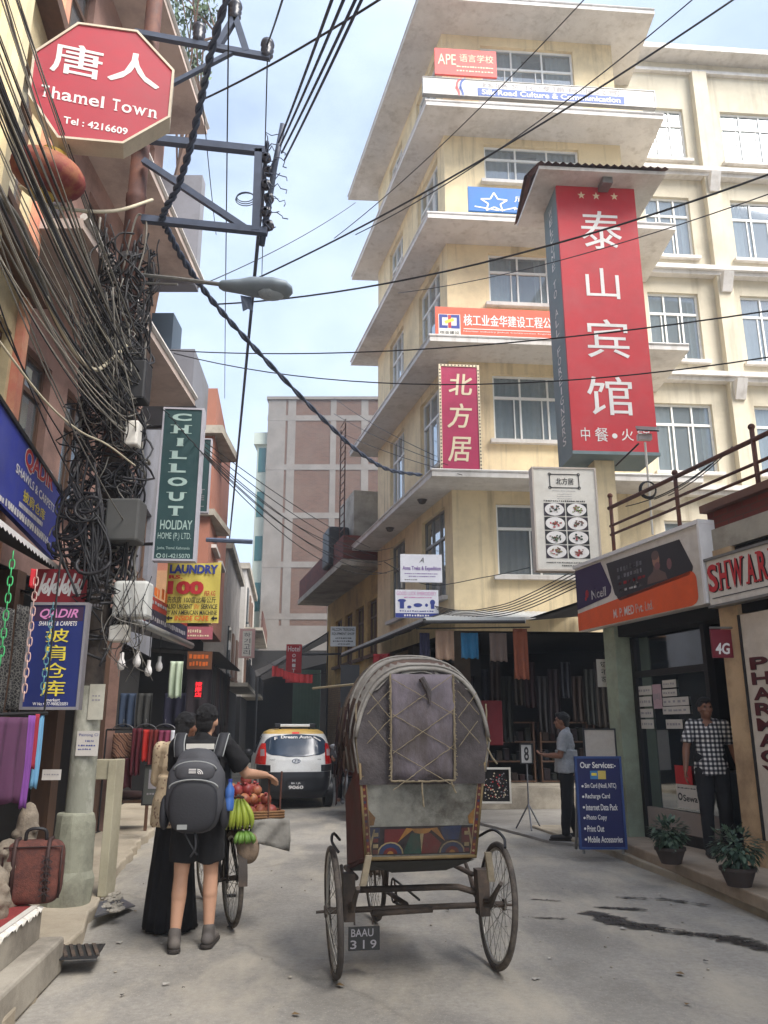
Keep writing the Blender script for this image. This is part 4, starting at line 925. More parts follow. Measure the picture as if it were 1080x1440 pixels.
# --- signs on the corner building
def onfront(name, label, off, TL, BR, face, frame=None, depth=.06, fw=.03):
    pl = PL(YF.pt(0, 0, off), E); r, q = board(name, label, 'sign', pl, TL, BR, depth, face, frame, fw)
    return r, q, pl
r_, q, pl = onfront('restaurant_sign', 'tall crimson sign with three brush characters on the corner building', .86, (620, 515), (675, 661), flat('crimson', S(176, 40, 84), .5, .1), None)
b = MB(); fr = [(q[0] - .05, q[1] + .05, q[3] + .002, q[3] + .05), (q[0] - .05, q[0] - .002, q[2], q[3]), (q[1] + .002, q[1] + .05, q[2], q[3])]
for x0, x1, y0, y1 in fr: b.obox(pl, x0, x1, y0, y1, -.05, .012)
b.build('frame', TXC, r_)
b = MB(); n = int((q[3] - q[2]) / .075)
for k in range(n):
    z = q[2] + .03 + k * .075
    for a in (q[0] - .026, q[1] + .026): b.face([pl.pt(a - .014, z - .014, .0135), pl.pt(a + .014, z - .014, .0135), pl.pt(a + .014, z + .014, .0135), pl.pt(a - .014, z + .014, .0135)])
for k in range(int((q[1] - q[0]) / .075) + 1):
    a = q[0] + k * .075; z = q[3] + .026; b.face([pl.pt(a - .014, z - .014, .0135), pl.pt(a + .014, z - .014, .0135), pl.pt(a + .014, z + .014, .0135), pl.pt(a - .014, z + .014, .0135)])
b.build('frame_lights', TXK, r_)
t = Text(pl, .005); t.px('北', (631, 525.5), (664, 556), bold=.035, shear=.1); t.px('方', (629, 567), (664, 602), bold=.03, shear=.15); t.px('居', (630, 614), (663, 649), bold=.03, shear=.15); t.build(r_, TXC)
r_, q, pl = onfront('company_sign', 'orange company sign with blue bracket emblem on the corner building', .9, (612, 431), (800, 479), flat('coral_orange', S(226, 92, 62), .5, .08))
def zz4(x, y): return (600 + x / 5.4, 420 + y / 5.4)
t = Text(pl, .004); a0, z1 = pl.hit(*zz4(88, 115)); a1, z0 = pl.hit(*zz4(258, 280)); t.bar(a0, a1, z0, z1, 1, .003); w_, h_ = a1 - a0, z1 - z0
for x0, x1 in ((.03, .42), (.58, .97)):
    t.bar(a0 + w_ * x0, a0 + w_ * x1, z0 + h_ * .84, z0 + h_ * .98, 2); t.bar(a0 + w_ * x0, a0 + w_ * x1, z0 + h_ * .32, z0 + h_ * .46, 2)
    xx = x0 if x0 < .5 else x1 - .14; t.bar(a0 + w_ * xx, a0 + w_ * (xx + .14), z0 + h_ * .46, z0 + h_ * .84, 2)
t.line((a0 + w_ * .3, z0 + h_ * .6), (a0 + w_ * .7, z0 + h_ * .76), h_ * .14, 3, .006); t.bar(a0 + w_ * .44, a0 + w_ * .58, z0 + h_ * .34, z0 + h_ * .97, 4, .005)
t.put('核金建设', a0 + w_ * .06, a0 + w_ * .94, z0 + h_ * .04, z0 + h_ * .2, k=5, bold=.02)
t.px('核工业金华建设工程公司', zz4(280, 118), zz4(1010, 232), bold=.035, k=0)
a0, z1 = pl.hit(*zz4(280, 225)); a1, z0 = pl.hit(*zz4(1000, 232)); t.bar(a0, a1, z1 - .02, z1, 1)
t.px('Nuclear industry Jinhua Construction Engineering', zz4(280, 240), zz4(1010, 282), k=0)
t.build(r_, [TXW, OFFW, TXB, TXY, TXR, TXK])
r_, q, pl = onfront('company_sign', 'blue sign with white star outline on the corner building', .9, (658, 262), (800, 303), flat('sky_blue_sign', S(36, 106, 176), .5, .08))
t = Text(pl, .004); cx, cz = pl.hit(695, 285); ra, rz = .32, .26
P = []
for k in range(10):
    r0 = 1 if k % 2 == 0 else .45; P.append((cx + ra * r0 * math.sin(R(36 * k)), cz + rz * r0 * math.cos(R(36 * k))))
for k in range(10): t.line(P[k], P[(k + 1) % 10], .035)
t.line((cx - .45, cz - .12), (cx + .1, cz - .2), .03); t.line((cx + .15, cz - .2), (cx + .5, cz - .1), .03)
t.px('尼泊尔旅游', (723, 276), (815, 289), bold=.02); a0, z1 = pl.hit(723, 293); t.bar(a0, a0 + 1.2, z1 - .02, z1); t.px('NEPAL TRAVEL', (723, 294), (790, 299)); t.build(r_, TXW)
r_, q, pl = onfront('company_sign', 'long white sign with red and blue swirl on the upper slab of the corner building', .9, (595, 108), (922, 151), OFFW, GREYF, .1, .015)
def z1_(x, y): return (480 + x / 1.8, y / 1.8)
t = Text(pl, .006); a0, z1 = pl.hit(*z1_(345, 238)); a1, z0 = pl.hit(*z1_(718, 270)); bh = q[3] - q[2]; z0 = q[2] + bh * .05; t.bar(a0, a1, z0, z0 + bh * .48, 1, .004)
t.put('Silk Road Culture & Communication', a0 + .1, a1 - .1, z0 + bh * .08, z0 + bh * .41, bold=.02, k=0, off=.008); t.put('丝路文化传播有限公司', a0 + .1, a1 - .1, z0 + bh * .53, z0 + bh * .86, k=2)
a, z = pl.hit(*z1_(308, 228)); 
for k, dx in ((3, -.06), (1, .03)): t.ring(a + dx + .1, z + .12, .16, .05, k, a0=110, a1=200, n=8, sz=1.2); t.ring(a + dx - .16, z - .14, .1, .05, k, a0=-10, a1=70, n=8, sz=1.8)
t.build(r_, [TXW, flat('strip_blue', S(72, 96, 158)), TXG, flat('swirl_red', S(206, 90, 90))])
r_, q, pl = onfront('company_sign', 'small coral red sign standing on the upper slab beside the top window', .6, (611, 67), (699, 109), flat('coral_red', S(226, 88, 80), .5, .08))
t = Text(pl, .004); w_, h_ = q[1] - q[0], q[3] - q[2]; t.put('APE', q[0] + w_ * .05, q[0] + w_ * .34, q[2] + h_ * .38, q[2] + h_ * .78); t.put('语言学校', q[0] + w_ * .4, q[0] + w_ * .95, q[2] + h_ * .52, q[2] + h_ * .82); t.scrawl(q[0] + w_ * .35, q[0] + w_ * .95, q[2] + h_ * .3, q[2] + h_ * .36, 0, 14, 2); t.scrawl(q[0] + w_ * .35, q[0] + w_ * .95, q[2] + h_ * .14, q[2] + h_ * .2, 0, 12, 3); t.build(r_, TXC)
# --- red tower sign of the hotel
TP = PLat(855, 450, 12.5, 4)
c4 = [TP.hit(783, 262), TP.hit(893, 265), TP.hit(925, 637), TP.hit(805, 633)]
A0 = (c4[0][0] + c4[3][0]) / 2; A1 = (c4[1][0] + c4[2][0]) / 2; Z1 = (c4[0][1] + c4[1][1]) / 2; Z0 = (c4[2][1] + c4[3][1]) / 2; DP = .85
tw = thing('tower_sign', 'huge red box sign with white Chinese characters under a small tiled roof', 'sign', TP.pt((A0 + A1) / 2, 3.75, -DP / 2), R(4))
TRED = flat('tower_red', S(190, 40, 50), .5, .06, S(184, 76, 80)); TGRN = flat('slate_green', S(108, 126, 130), .55, .1, S(130, 140, 140))
b = MB(); b.obox(TP, A0, A1, Z0, Z1, -.05, 0); b.build('front_panel', TRED, tw)
b = MB(); b.obox(TP, A0, A1, Z0 - .06, Z1, -DP, -.051); b.obox(TP, A0 - .02, A1 + .02, Z0 - .06, Z0 - .003, -.05, .02); b.build('sign_box', TGRN, tw)
b = MB(); ov = .42
b.hexa([TP.pt(A0 - ov, Z1 + .002, ov), TP.pt(A1 + ov, Z1 + .002, ov), TP.pt(A1 + ov, Z1 + .002, -DP - ov), TP.pt(A0 - ov, Z1 + .002, -DP - ov), TP.pt(A0 - ov, Z1 + .07, ov), TP.pt(A1 + ov, Z1 + .07, ov), TP.pt(A1 + ov, Z1 + .07, -DP - ov), TP.pt(A0 - ov, Z1 + .07, -DP - ov)])
b.build('eave', SLABM, tw)
b = MB(); n = 18
for k in range(n):
    x0 = A0 - ov - .04 + (A1 - A0 + 2 * ov + .08) * k / n; x1 = A0 - ov - .04 + (A1 - A0 + 2 * ov + .08) * (k + 1) / n
    for o0, o1, z_0, z_1 in ((ov + .06, -DP / 2, Z1 + .075, Z1 + .5), (-DP - ov - .06, -DP / 2, Z1 + .075, Z1 + .5)):
        p = [TP.pt(x0, z_0, o0), TP.pt(x1, z_0, o0), TP.pt(x1, z_1, o1), TP.pt(x0, z_1, o1)]; m0 = TP.pt((x0 + x1) / 2, z_0 + .05, o0); m1 = TP.pt((x0 + x1) / 2, z_1 + .05, o1)
        b.face([p[0], m0, m1, p[3]]); b.face([m0, p[1], p[2], m1])
b.build('tile_roof', mat('clay_tile', S(120, 86, 76), .85, .25, 6, bmp=.2, dirt=S(70, 60, 56)), tw)
b = MB(); a_, _ = TP.hit(862, 700); b.obox(TP, a_ - .17, a_ + .17, 3.76, Z0 - .062, -.62, -.28); b.build('masonry_post', CREAM, tw)
b = MB(); a_, z_ = TP.hit(846, 258); b.obox(TP, a_ - .09, a_ + .09, Z1 - .12, Z1 + .0, .03, .3); b.build('spot_lamp', GREYF, tw)
t = Text(TP, .004)
def z5(x, y): return (740 + x / 5.4, 230 + y / 5.4)
def z6(x, y): return (740 + x / 5.4, 440 + y / 5.4)
for x, y in ((418, 242), (530, 248), (668, 252)):
    a, z = TP.hit(*z5(x, y)); t.poly([(a + (.075 if k % 2 == 0 else .03) * math.sin(R(36 * k)), z + (.085 if k % 2 == 0 else .034) * math.cos(R(36 * k))) for k in range(10)][::-1], 1)
for c, p, q in (('泰', z5(405, 355), z5(735, 655)), ('山', z5(445, 790), z5(715, 1030)), ('宾', z6(450, 45), z6(790, 345)), ('馆', z6(455, 480), z6(820, 780)), ('中', z6(412, 870), z6(487, 972)), ('餐', z6(518, 870), z6(627, 978)), ('火', z6(720, 880), z6(818, 972)), ('锅', z6(842, 880), z6(945, 975))): t.px(c, p, q, bold=.008)
a, z = TP.hit(*z6(672, 935)); t.disc(a, z, .045); t.build(tw, [TXW, TXC])
TS = PL(TP.pt(A0, 0, -DP), 4 - 90)
t = Text(TS, .004); s_ = 'WELCOME TO ALL FOREIGNERS'; n = len(s_); HH = Z1 - Z0 - .2
for k, c in enumerate(s_):
    if c != ' ':
        z = Z1 - .2 - HH * .96 * k / n; wv = .09 if c not in 'I' else .03
        t.put(c, DP * .5 - wv, DP * .5 + wv, z - HH / n * .74, z, bold=.0)
t.build(tw, TXW)
# --- menu board
MP = PLat(797, 730, 12.15, 4)
m_, q = board('menu_board', 'white restaurant menu board with eight dish pictures below the red sign', 'sign', MP, (749, 658), (846, 802), .18, OFFW, flat('board_rim', S(196, 184, 172)), .02)
t = Text(MP, .005); w_, h_ = q[1] - q[0], q[3] - q[2]
def mp_(x, y): return (q[0] + w_ * (x - 130) / 705, q[3] - h_ * (y - 120) / 1075)
def mput(s, x0, y0, x1, y1, **k): t.put(s, mp_(x0, 0)[0], mp_(x1, 0)[0], mp_(0, y1)[1], mp_(0, y0)[1], **k)
mput('北方居', 385, 225, 585, 295, bold=.03)
x0, y1 = mp_(315, 185); x1, y0 = mp_(645, 330)
for p, s_ in (((x0, y0), (x1, y0)), ((x0, y1), (x1, y1)), ((x0, y0), (x0, y1)), ((x1, y0), (x1, y1))): t.line(p, s_, .016)
for p in ((x0, y0), (x1, y0), (x0, y1), (x1, y1)): t.ring(p[0], p[1], .015, .012, n=12)
for k, (xa, xb, y) in enumerate(((340, 600, 360), (390, 560, 395), (390, 560, 420), (390, 560, 445))): t.scrawl(mp_(xa, 0)[0], mp_(xb, 0)[0], mp_(0, y + 8)[1], mp_(0, y)[1], 1, 16, k)
t.scrawl(mp_(235, 0)[0], mp_(710, 0)[0], mp_(0, 482)[1], mp_(0, 466)[1], 0, 22, 8); t.scrawl(mp_(230, 0)[0], mp_(720, 0)[0], mp_(0, 1128)[1], mp_(0, 1116)[1], 0, 26, 9); t.scrawl(mp_(400, 0)[0], mp_(560, 0)[0], mp_(0, 1158)[1], mp_(0, 1146)[1], 0, 8, 9)
t.build(m_, [TXK, TXG])
FOOD = [S(70, 50, 40), S(120, 140, 60), S(176, 50, 60), S(110, 66, 54), S(70, 90, 60), S(36, 66, 52), S(130, 116, 76), S(130, 84, 70), S(190, 90, 76), S(50, 40, 50)]
FM = [flat('food_%s' % n_, c) for n_, c in zip(('brown', 'lime', 'pink', 'rust', 'leaf', 'spinach', 'noodle', 'meat', 'salmon', 'aubergine'), FOOD)]
g = random.Random(5)
for k in range(8):
    cx0, cx1 = (232, 468) if k % 2 == 0 else (482, 720); ry = 497 + (k // 2) * 148; t = Text(MP, .006)
    xa, zt_ = mp_(cx0, ry); xb, zb_ = mp_(cx1, ry + 136); t.bar(xa, xb, zb_, zt_, 1, .004)
    cx, cz = (xa + xb) / 2, (zt_ + zb_) / 2; t.disc(cx, cz, (xb - xa) * .46, (zt_ - zb_) * .49, 0, .006)
    for j in range(26):
        an, rr2 = g.uniform(0, 6.28), g.uniform(0, .3); t.disc(cx + (xb - xa) * rr2 * math.cos(an), cz + (zt_ - zb_) * rr2 * math.sin(an), (xb - xa) * g.uniform(.03, .07), (zt_ - zb_) * g.uniform(.03, .08), g.choice([2, 2, 3, 4]), .007 + .0003 * j, 7)
    t.build(m_, [TXW, TXK if k % 3 else FM[9], FM[[0, 1, 2, 3, 4, 5, 6, 7][k]], FM[g.randrange(10)], FM[g.randrange(10)]], 'dish_picture')
# --- phone shop fascia
def z7(x, y): return (780 + x / 3.6, 600 + y / 3.6)
NPL = PL(SH.pt(0, 0, .14), -74)
cc = [NPL.hit(808, 800), NPL.hit(985, 737), NPL.hit(990, 850), NPL.hit(815, 888)]
A0 = (cc[0][0] + cc[3][0]) / 2; A1 = (cc[1][0] + cc[2][0]) / 2; Z1 = (cc[0][1] + cc[1][1]) / 2; Z0 = (cc[2][1] + cc[3][1]) / 2
n_ = thing('phone_shop_sign', 'white, orange and purple fascia sign over the phone shop', 'sign', NPL.pt((A0 + A1) / 2, Z0, 0), R(-74))
FASC = flat('fascia_white', S(214, 206, 196), .5, .08, S(150, 130, 110))
b = MB(); b.obox(NPL, A0, A1, Z0, Z1, -.16, 0); b.build('board', FASC, n_)
b = MB(); b.obox(NPL, A0 - .02, A1 + .04, Z1 + .002, Z1 + .05, -.3, .03); b.obox(NPL, A1 + .002, A1 + .04, Z0, Z1, -.3, .03); b.build('frame', flat('fascia_rim', S(226, 222, 220)), n_)
t = Text(NPL, .004); H = Z1 - Z0
def np_(pts): return [NPL.hit(*z7(*p)) for p in pts]
t.poly([(A0, Z1 - .03), (A0 + .72, Z1 - .03), (A0 + .95, Z0 + H * .55), (A0 + .93, Z0 + H * .47), (A0 + .86, Z0 + H * .42), (A0, Z0 + H * .34)][::-1], 0)
def arc(a, z, r, s, e, n=5): return [(a + r * math.cos(R(s + (e - s) * k / n)), z + r * math.sin(R(s + (e - s) * k / n))) for k in range(n + 1)]
t.poly([(A0, Z0 + .01), (A1 - .25, Z0 + .01)] + arc(A1 - .22, Z0 + .12, .1, -80, 0) + arc(A1 - .24, Z0 + H * .32, .12, 0, 80) + [(A0, Z0 + H * .28)], 1)
t.poly([(A0 + .86, Z1 - .08), (A0 + 1.02, Z0 + H * .42)] + arc(A0 + 1.16, Z0 + H * .42, .1, 200, 270) + [(A1 - .24, Z0 + H * .4)] + arc(A1 - .24, Z0 + H * .5, .08, -80, 0) + [(A1 - .36, Z1 - .1)], 2)
t.put('Ncell', A0 + .42, A0 + .8, Z0 + H * .44, Z0 + H * .58, bold=.02, k=3); t.disc(A0 + .3, Z0 + H * .55, .05, .06, k=4, n=10); t.disc(A0 + .26, Z0 + H * .48, .03, k=4, n=10)
t.put('M. P. MED Pvt. Ltd.', A0 + .95, A1 - 1.0, Z0 + H * .08, Z0 + H * .21, k=3, bold=.02)
t.scrawl(A0 + 1.12, A0 + 1.72, Z1 - H * .2, Z1 - H * .28, 5, 8, 1); t.scrawl(A0 + 1.12, A0 + 1.72, Z1 - H * .31, Z1 - H * .38, 5, 8, 2); t.scrawl(A0 + 1.14, A0 + 1.8, Z1 - H * .42, Z1 - H * .47, 4, 6, 3); t.scrawl(A0 + 1.15, A0 + 1.7, Z1 - H * .53, Z1 - H * .57, 3, 5, 4)
g = random.Random(8)
hx, hz_ = A0 + (A1 - A0) * .70, Z0 + H * .64
t.poly([(hx - .22, Z0 + H * .43), (hx + .2, Z0 + H * .43), (hx + .17, Z0 + H * .52), (hx + .06, Z0 + H * .58), (hx + .05, hz_), (hx - .06, hz_), (hx - .08, Z0 + H * .58), (hx - .2, Z0 + H * .52)], 7, .0047); t.disc(hx, hz_ + .08, .075, .1, 6, .005, 14); t.disc(hx - .01, hz_ + .14, .08, .06, 7, .0053, 12); t.disc(hx + .26, Z0 + H * .62, .05, .07, 8, .0047, 12); t.disc(hx + .02, hz_ + .0, .06, .05, 8, .0055, 10)
t.poly([(A0 + 1.5, Z0 + H * .46), (A0 + 1.58, Z0 + H * .5), (A0 + 1.5, Z0 + H * .54)], 3)
t.build(n_, [flat('deep_purple', S(44, 24, 70)), flat('fascia_orange', S(224, 88, 30)), flat('poster_dark', S(44, 38, 40)), TXW, TXR, TXG, flat('poster_skin', S(160, 114, 96)), flat('poster_brown', S(104, 80, 72)), flat('poster_pink', S(122, 82, 82))])
# --- SHWARMA sign
cc = [NPL.hit(989, 795), NPL.hit(995, 853)]
A0 = A1 + .07; Z1s = NPL.hit(1040, 776)[1]; Z0s = NPL.hit(1040, 843)[1]
w_ = thing('food_sign', 'white sign with big red letters SHWARMA beside the phone shop fascia', 'sign', NPL.pt(A0 + 1, Z0s, 0), R(-74))
b = MB(); b.obox(NPL, A0, A0 + 2.1, Z0s, Z1s, -.1, -.0); b.build('board', FASC, w_)
b = MB(); b.obox(NPL, A0 - .02, A0 + 2.12, Z1s + .002, Z1s + .03, -.1, .02); b.obox(NPL, A0 - .02, A0 + 2.12, Z0s - .03, Z0s - .002, -.1, .02); b.build('frame', GREYF, w_)
sA = NPL.hit(996, 815)[0]; sB = NPL.hit(1077, 800)[0]; u = (sB - sA) / 5.3
t = Text(NPL, .004); Hs = Z1s - Z0s; t.serif('SHWARMA', sA + .02, sA + .02 + u * 8.1, Z0s + Hs * .26, Z1s - Hs * .12, bold=.03, gap=.08, k=1)
t.b.v = [v + V((.0, .0, 0)) for v in t.b.v]; o_ = t.off; t.off = .007; t.serif('SHWARMA', sA, sA + u * 8.1, Z0s + Hs * .28, Z1s - Hs * .1, bold=.025, gap=.08, k=0); t.bar(A0 + .05, A0 + 2.05, Z0s + Hs * .13, Z0s + Hs * .15, 1); t.build(w_, [TXR, TXK])
# --- 4G flag sign, pharmacy board
r_, q, pl = small('flag_sign', 'small dark red 4G plate above the beige pier', 1015, 905, 8.75, 3, (999, 885), (1032, 925), flat('dark_red_plate', S(116, 18, 34), .4, .1), [('4G', .14, .48, .86, .88, dict(bold=.03, shear=.15))], TXW, .03)
b = MB(); b.tube([pl.pt(q[0], q[3] + .02, -.02), pl.pt(q[1] + .25, q[3] + .02, -.02)], .012); b.build('bracket', GREYF, r_)
PHP = PL(SH.pt(0, 0, .05), -74); pa = PHP.hit(1056, 1000)[0]
p_ = thing('pharmacy_sign', 'tall white board with dark red letters PHARMACY at the right edge', 'sign', PHP.pt(pa, .4, 0), R(-74))
b = MB(); b.obox(PHP, pa, pa + .62, .45, 2.72, -.06, 0); b.build('board', flat('pharmacy_white', S(206, 194, 180), .6, .08, S(150, 130, 110)), p_)
b = MB(); b.obox(PHP, pa - .03, pa - .001, .45, 2.72, -.08, .015); b.build('frame', BLACK, p_)
t = Text(PHP, .005); za_ = PHP.hit(1064, 925)[1]; zb_ = PHP.hit(1074, 1100)[1]; st_ = (za_ - zb_) / 8
for k, c in enumerate('PHARMACY'): t.put(c, pa + .08, pa + .34, za_ - st_ * k - st_ * .78, za_ - st_ * k, bold=.03, k=1, off=.004); t.put(c, pa + .07, pa + .33, za_ - st_ * k - st_ * .76, za_ - st_ * k + .01, bold=.025)
t.build(p_, [flat('oxblood', S(84, 24, 30)), TXK])
# --- services stand
BP = PLat(845, 1130, 10.25, 0)
r_, q = board('services_stand', 'dark blue A-frame board listing Our Services by the green pier', 'sign', BP, (810, 1066), (880, 1192), .04, flat('navy_board', S(24, 28, 84), .5, .12), mat('blue_frame', S(40, 66, 120), .5, .1, 6), .02)
b = MB()
for a in (q[0] + .03, q[1] - .03): b.tube([BP.pt(a, q[2], -.02), BP.pt(a, .09, -.02)], .018); b.tube([BP.pt(a, q[3] - .05, -.05), BP.pt(a, .09, -.42)], .018)
b.build('leg', GREYF, r_)
t = Text(BP, .005); W, H = q[1] - q[0], q[3] - q[2]
def bp(s, x0, y0, x1, y1, **k): t.put(s, q[0] + W * x0, q[0] + W * x1, q[3] - H * y1, q[3] - H * y0, **k)
bp('Our Services:-', .08, .045, .9, .115, bold=.02); t.bar(q[0] + W * .3, q[0] + W * .48, q[3] - H * .24, q[3] - H * .145, 1); t.bar(q[0] + W * .48, q[0] + W * .66, q[3] - H * .24, q[3] - H * .145, 2); t.bar(q[0] + W * .33, q[0] + W * .45, q[3] - H * .2, q[3] - H * .17, 3, .007)
for k, (s, e) in enumerate((('Sim Card (Ncell, NTC)', .88), ('Recharge Card', .72), ('Internet Data Pack', .88), ('Photo Copy', .62), ('Print Out', .54), ('Mobile Accessories', .94))):
    y = .285 + .118 * k; bp(s, .16, y, e, y + .07, bold=.015); t.disc(q[0] + W * .11, q[3] - H * (y + .035), .014, n=8)
t.build(r_, [TXW, flat('sim_blue', S(60, 120, 170)), flat('sim_yellow', S(206, 180, 90)), TXY])
r_, q, pl = small('white_panel', 'blank off-white panel leaning behind the services stand', 846, 1040, 11.2, -4, (821, 1026), (868, 1085), flat('blank_panel', S(196, 186, 174), .6, .08, S(130, 110, 96)), [], None, .04, frame=BLACK)
small('notice_board', 'narrow white notice hung beside the green pier', 848, 945, 11.6, 2, (839, 927), (858, 966), flat('notice_white', S(190, 184, 176)), [('ध', .3, .1, .7, .3), ('न', .3, .38, .7, .56), ('क', .3, .64, .7, .84)], TXK, .03)
r_, q, pl = small('figure_stand', 'small white sign with a figure eight on a thin tripod stand', 740, 1060, 13.1, 2, (732, 1047), (748.5, 1073), flat('stand_white', S(196, 194, 190)), [('8', .28, .12, .72, .88, dict(bold=.02))], TXK, .02, frame=BLACK)
b = MB(); ax = pl.pt((q[0] + q[1]) / 2, 0, -.01); b.tube([ax + V((0, 0, q[2])), ax + V((0, 0, .35))], .012)
for k in range(3): b.tube([ax + V((0, 0, .4)), ax + V((.22 * math.cos(k * 2.09 + .5), .22 * math.sin(k * 2.09 + .5), .04))], .012)
b.build('tripod', STEEL, r_)
# --- papers and poster on the phone shop glass
GP = PL(SH.pt(0, 0, -.235), -74)
def z8(x, y): return (680 + x / 2.7, 860 + y / 2.7)
pap = flat('paper_white', S(206, 200, 192), .8, .06)
lb_ = ['small white paper at the top left of the phone shop glass', 'second white paper down the left row on the phone shop glass', 'third white paper down the left row on the phone shop glass', 'lowest white paper in the left row on the phone shop glass', 'upright pinkish paper in the middle of the phone shop glass', 'top paper in the right row on the phone shop glass', 'second paper in the right row on the phone shop glass', 'upper wide strip of paper on the phone shop glass', 'lower wide strip of paper on the phone shop glass', 'small low paper right of the green leaflet on the glass']
for k, (x0, y0, x1, y1) in enumerate(((585, 285, 640, 315), (590, 325, 640, 360), (595, 370, 645, 402), (598, 410, 648, 445), (640, 278, 680, 368), (678, 262, 732, 287), (678, 297, 735, 320), (680, 328, 780, 355), (680, 362, 785, 388), (692, 410, 757, 445))):
    r4 = GP.rect(z8(x0, y0), z8(x1, y1)); z_0 = min(r4[2], r4[3]); z_1 = max(r4[2], r4[3])
    b = MB(); b.obox(GP, r4[0], r4[1], z_0, z_1, -.002, .003); o = tag(b.build('paper_notice', flat('paper_pink', S(190, 160, 168)) if k == 4 else pap), lb_[k], 'paper', 'papers stuck on the phone shop glass')
    t = Text(GP, .0045); t.scrawl(r4[0] + .02, r4[1] - .02, z_0 + (z_1 - z_0) * .35, z_0 + (z_1 - z_0) * .65, 0, 5, k); t.build(o, TXG, 'print')
r4 = GP.rect((951, 1102), (984, 1140)); po = thing('shop_poster', 'white poster with a round emblem under a red header on the phone shop glass', 'poster', GP.pt(r4[0], r4[2], 0), R(-74))
b = MB(); b.obox(GP, r4[0], r4[1], r4[2], r4[3], -.002, .004); b.obox(GP, r4[0], r4[1] - .08, r4[3] + .002, r4[3] + .22, -.002, .004, 1); b.build('sheet', [pap, TXR], po)
t = Text(GP, .0055); w_, h_ = r4[1] - r4[0], r4[3] - r4[2]; t.put('Sewa', r4[0] + w_ * .3, r4[1] - w_ * .03, r4[2] + h_ * .3, r4[2] + h_ * .58, bold=.02); t.ring(r4[0] + w_ * .16, r4[2] + h_ * .48, w_ * .06, w_ * .05); t.scrawl(r4[0] + .03, r4[1] - .03, r4[2] + h_ * .82, r4[2] + h_ * .88, 0, 12, 2); t.build(po, TXK)
# ================================================================== CABLE POLE AND WIRES
PB_ = G(112, 1290, .1); PB_.y = 7.45; PX, PYY = -2.68, 7.45
pole = thing('cable_pole', 'leaning-looking concrete utility pole wrapped in a mass of black cables', 'utility pole', (PX, PYY, .1))
zc1 = Y(112, 1142, PYY).z; zc2 = Y(140, 965, PYY).z; zc3 = Y(150, 860, PYY).z
b = MB(); pr = [(.2, .1), (.2, .3), (.172, .36), (.168, zc1 - .08), (.15, zc1), (.0, zc1 + .01)]
b.lathe(pr, 9, Matrix.Translation((PX - .02, PYY, 0))); o = b.build('concrete_footing', CONCG, pole)
for v in o.data.vertices: v.co.x += rnd.uniform(-.018, .018); v.co.y += rnd.uniform(-.018, .018)
bevel(o, .02)
b = MB(); b.lathe([(.118, zc1 - .01), (.112, zc2)], 20, Matrix.Translation((PX, PYY, 0)))
PSL = mat('pole_peeling_concrete', S(142, 142, 128), .9, .2, 2.2, bmp=.3, dirt=S(206, 204, 190), dirtamt=.8, stretch=(2, 2, 1.2)); b.build('pole_foot', PSL, pole, smooth=True)
b = MB(); b.lathe([(.112, zc2 + .001), (.108, zc3 + 1.5)], 20, Matrix.Translation((PX, PYY, 0))); b.build('pole_middle', mat('pole_dark_paint', S(58, 48, 44), .8, .3, 4, bmp=.2, dirt=S(120, 110, 96), dirtamt=.5), pole, smooth=True)
b = MB(); b.lathe([(.1, zc3 + 1.5), (.1, 7.0), (.108, 7.02), (.108, 7.1), (.095, 7.12), (.085, 12.5), (0, 12.5)], 20, Matrix.Translation((PX, PYY, 0))); b.build('pole_shaft', RUST, pole, smooth=True, ang=40)
PD = PYY - .13
def P4(px, py): return Y(px, py, PD)
def bar(name, p, q, r, m, par=pole):
    b = MB(); p, q = V(p), V(q); t = (q - p).normalized(); s = t.cross(V((0, 1, 0))).normalized() * r; u = V((0, r, 0))
    b.hexa([p - s - u, p + s - u, p + s + u, p - s + u, q - s - u, q + s - u, q + s + u, q - s + u]); return fixn(b.build(name, m, par))
IRON = mat('crossarm_iron', S(74, 84, 104), .6, .2, 8)
bar('crossarm', P4(190, 46), P4(380, 81), .032, IRON); bar('crossarm', P4(196, 194), P4(372, 213), .04, IRON); bar('crossarm', P4(200, 308), P4(376, 326), .036, IRON)
bar('brace', P4(364, 212), P4(360, 326), .04, IRON); bar('brace', P4(202, 226), P4(346, 322), .032, IRON); bar('brace', P4(326, 74), P4(200, 140), .024, IRON)
bar('peak_leg', P4(306, 66), P4(331, 24), .035, IRON); bar('peak_leg', P4(331, 24), P4(347, 74), .035, IRON)
INS = mat('insulator', S(52, 54, 66), .35, .2, 9)
for px, py in ((280, 46), (331, 14), (376, 68)):
    b = MB(); c = P4(px, py); b.lathe([(.03, -.14), (.07, -.1), (.045, -.07), (.075, -.03), (.05, 0), (.08, .04), (.07, .09), (.03, .12), (0, .12)], 12, Matrix.Translation(c)); b.build('insulator', INS, pole, smooth=True)
for k in range(6):
    b = MB(); c = P4(374 + k % 2 * 4, 222 + k * 19); b.lathe([(.02, -.05), (.055, -.03), (.055, .03), (.02, .05)], 8, Matrix.Translation(c) @ Matrix.Rotation(1.57, 4, 'X')); b.build('insulator', INS, pole)
b = MB()
for z in (3.4, 4.4, 5.3, 6.3): b.lathe([(.115, z), (.125, z), (.125, z + .05), (.115, z + .05)], 16, Matrix.Translation((PX, PYY, 0)))
b.build('clamp_band', STEEL, pole)
def pbox(name, px0, py0, px1, py1, y, dp, m, par=pole, bv=.02):
    p, q = Y(px0, py0, y), Y(px1, py1, y); b = MB(); b.box(((p.x + q.x) / 2, y + dp / 2, (p.z + q.z) / 2), (abs(q.x - p.x), dp, abs(p.z - q.z))); return bevel(b.build(name, m, par), bv)
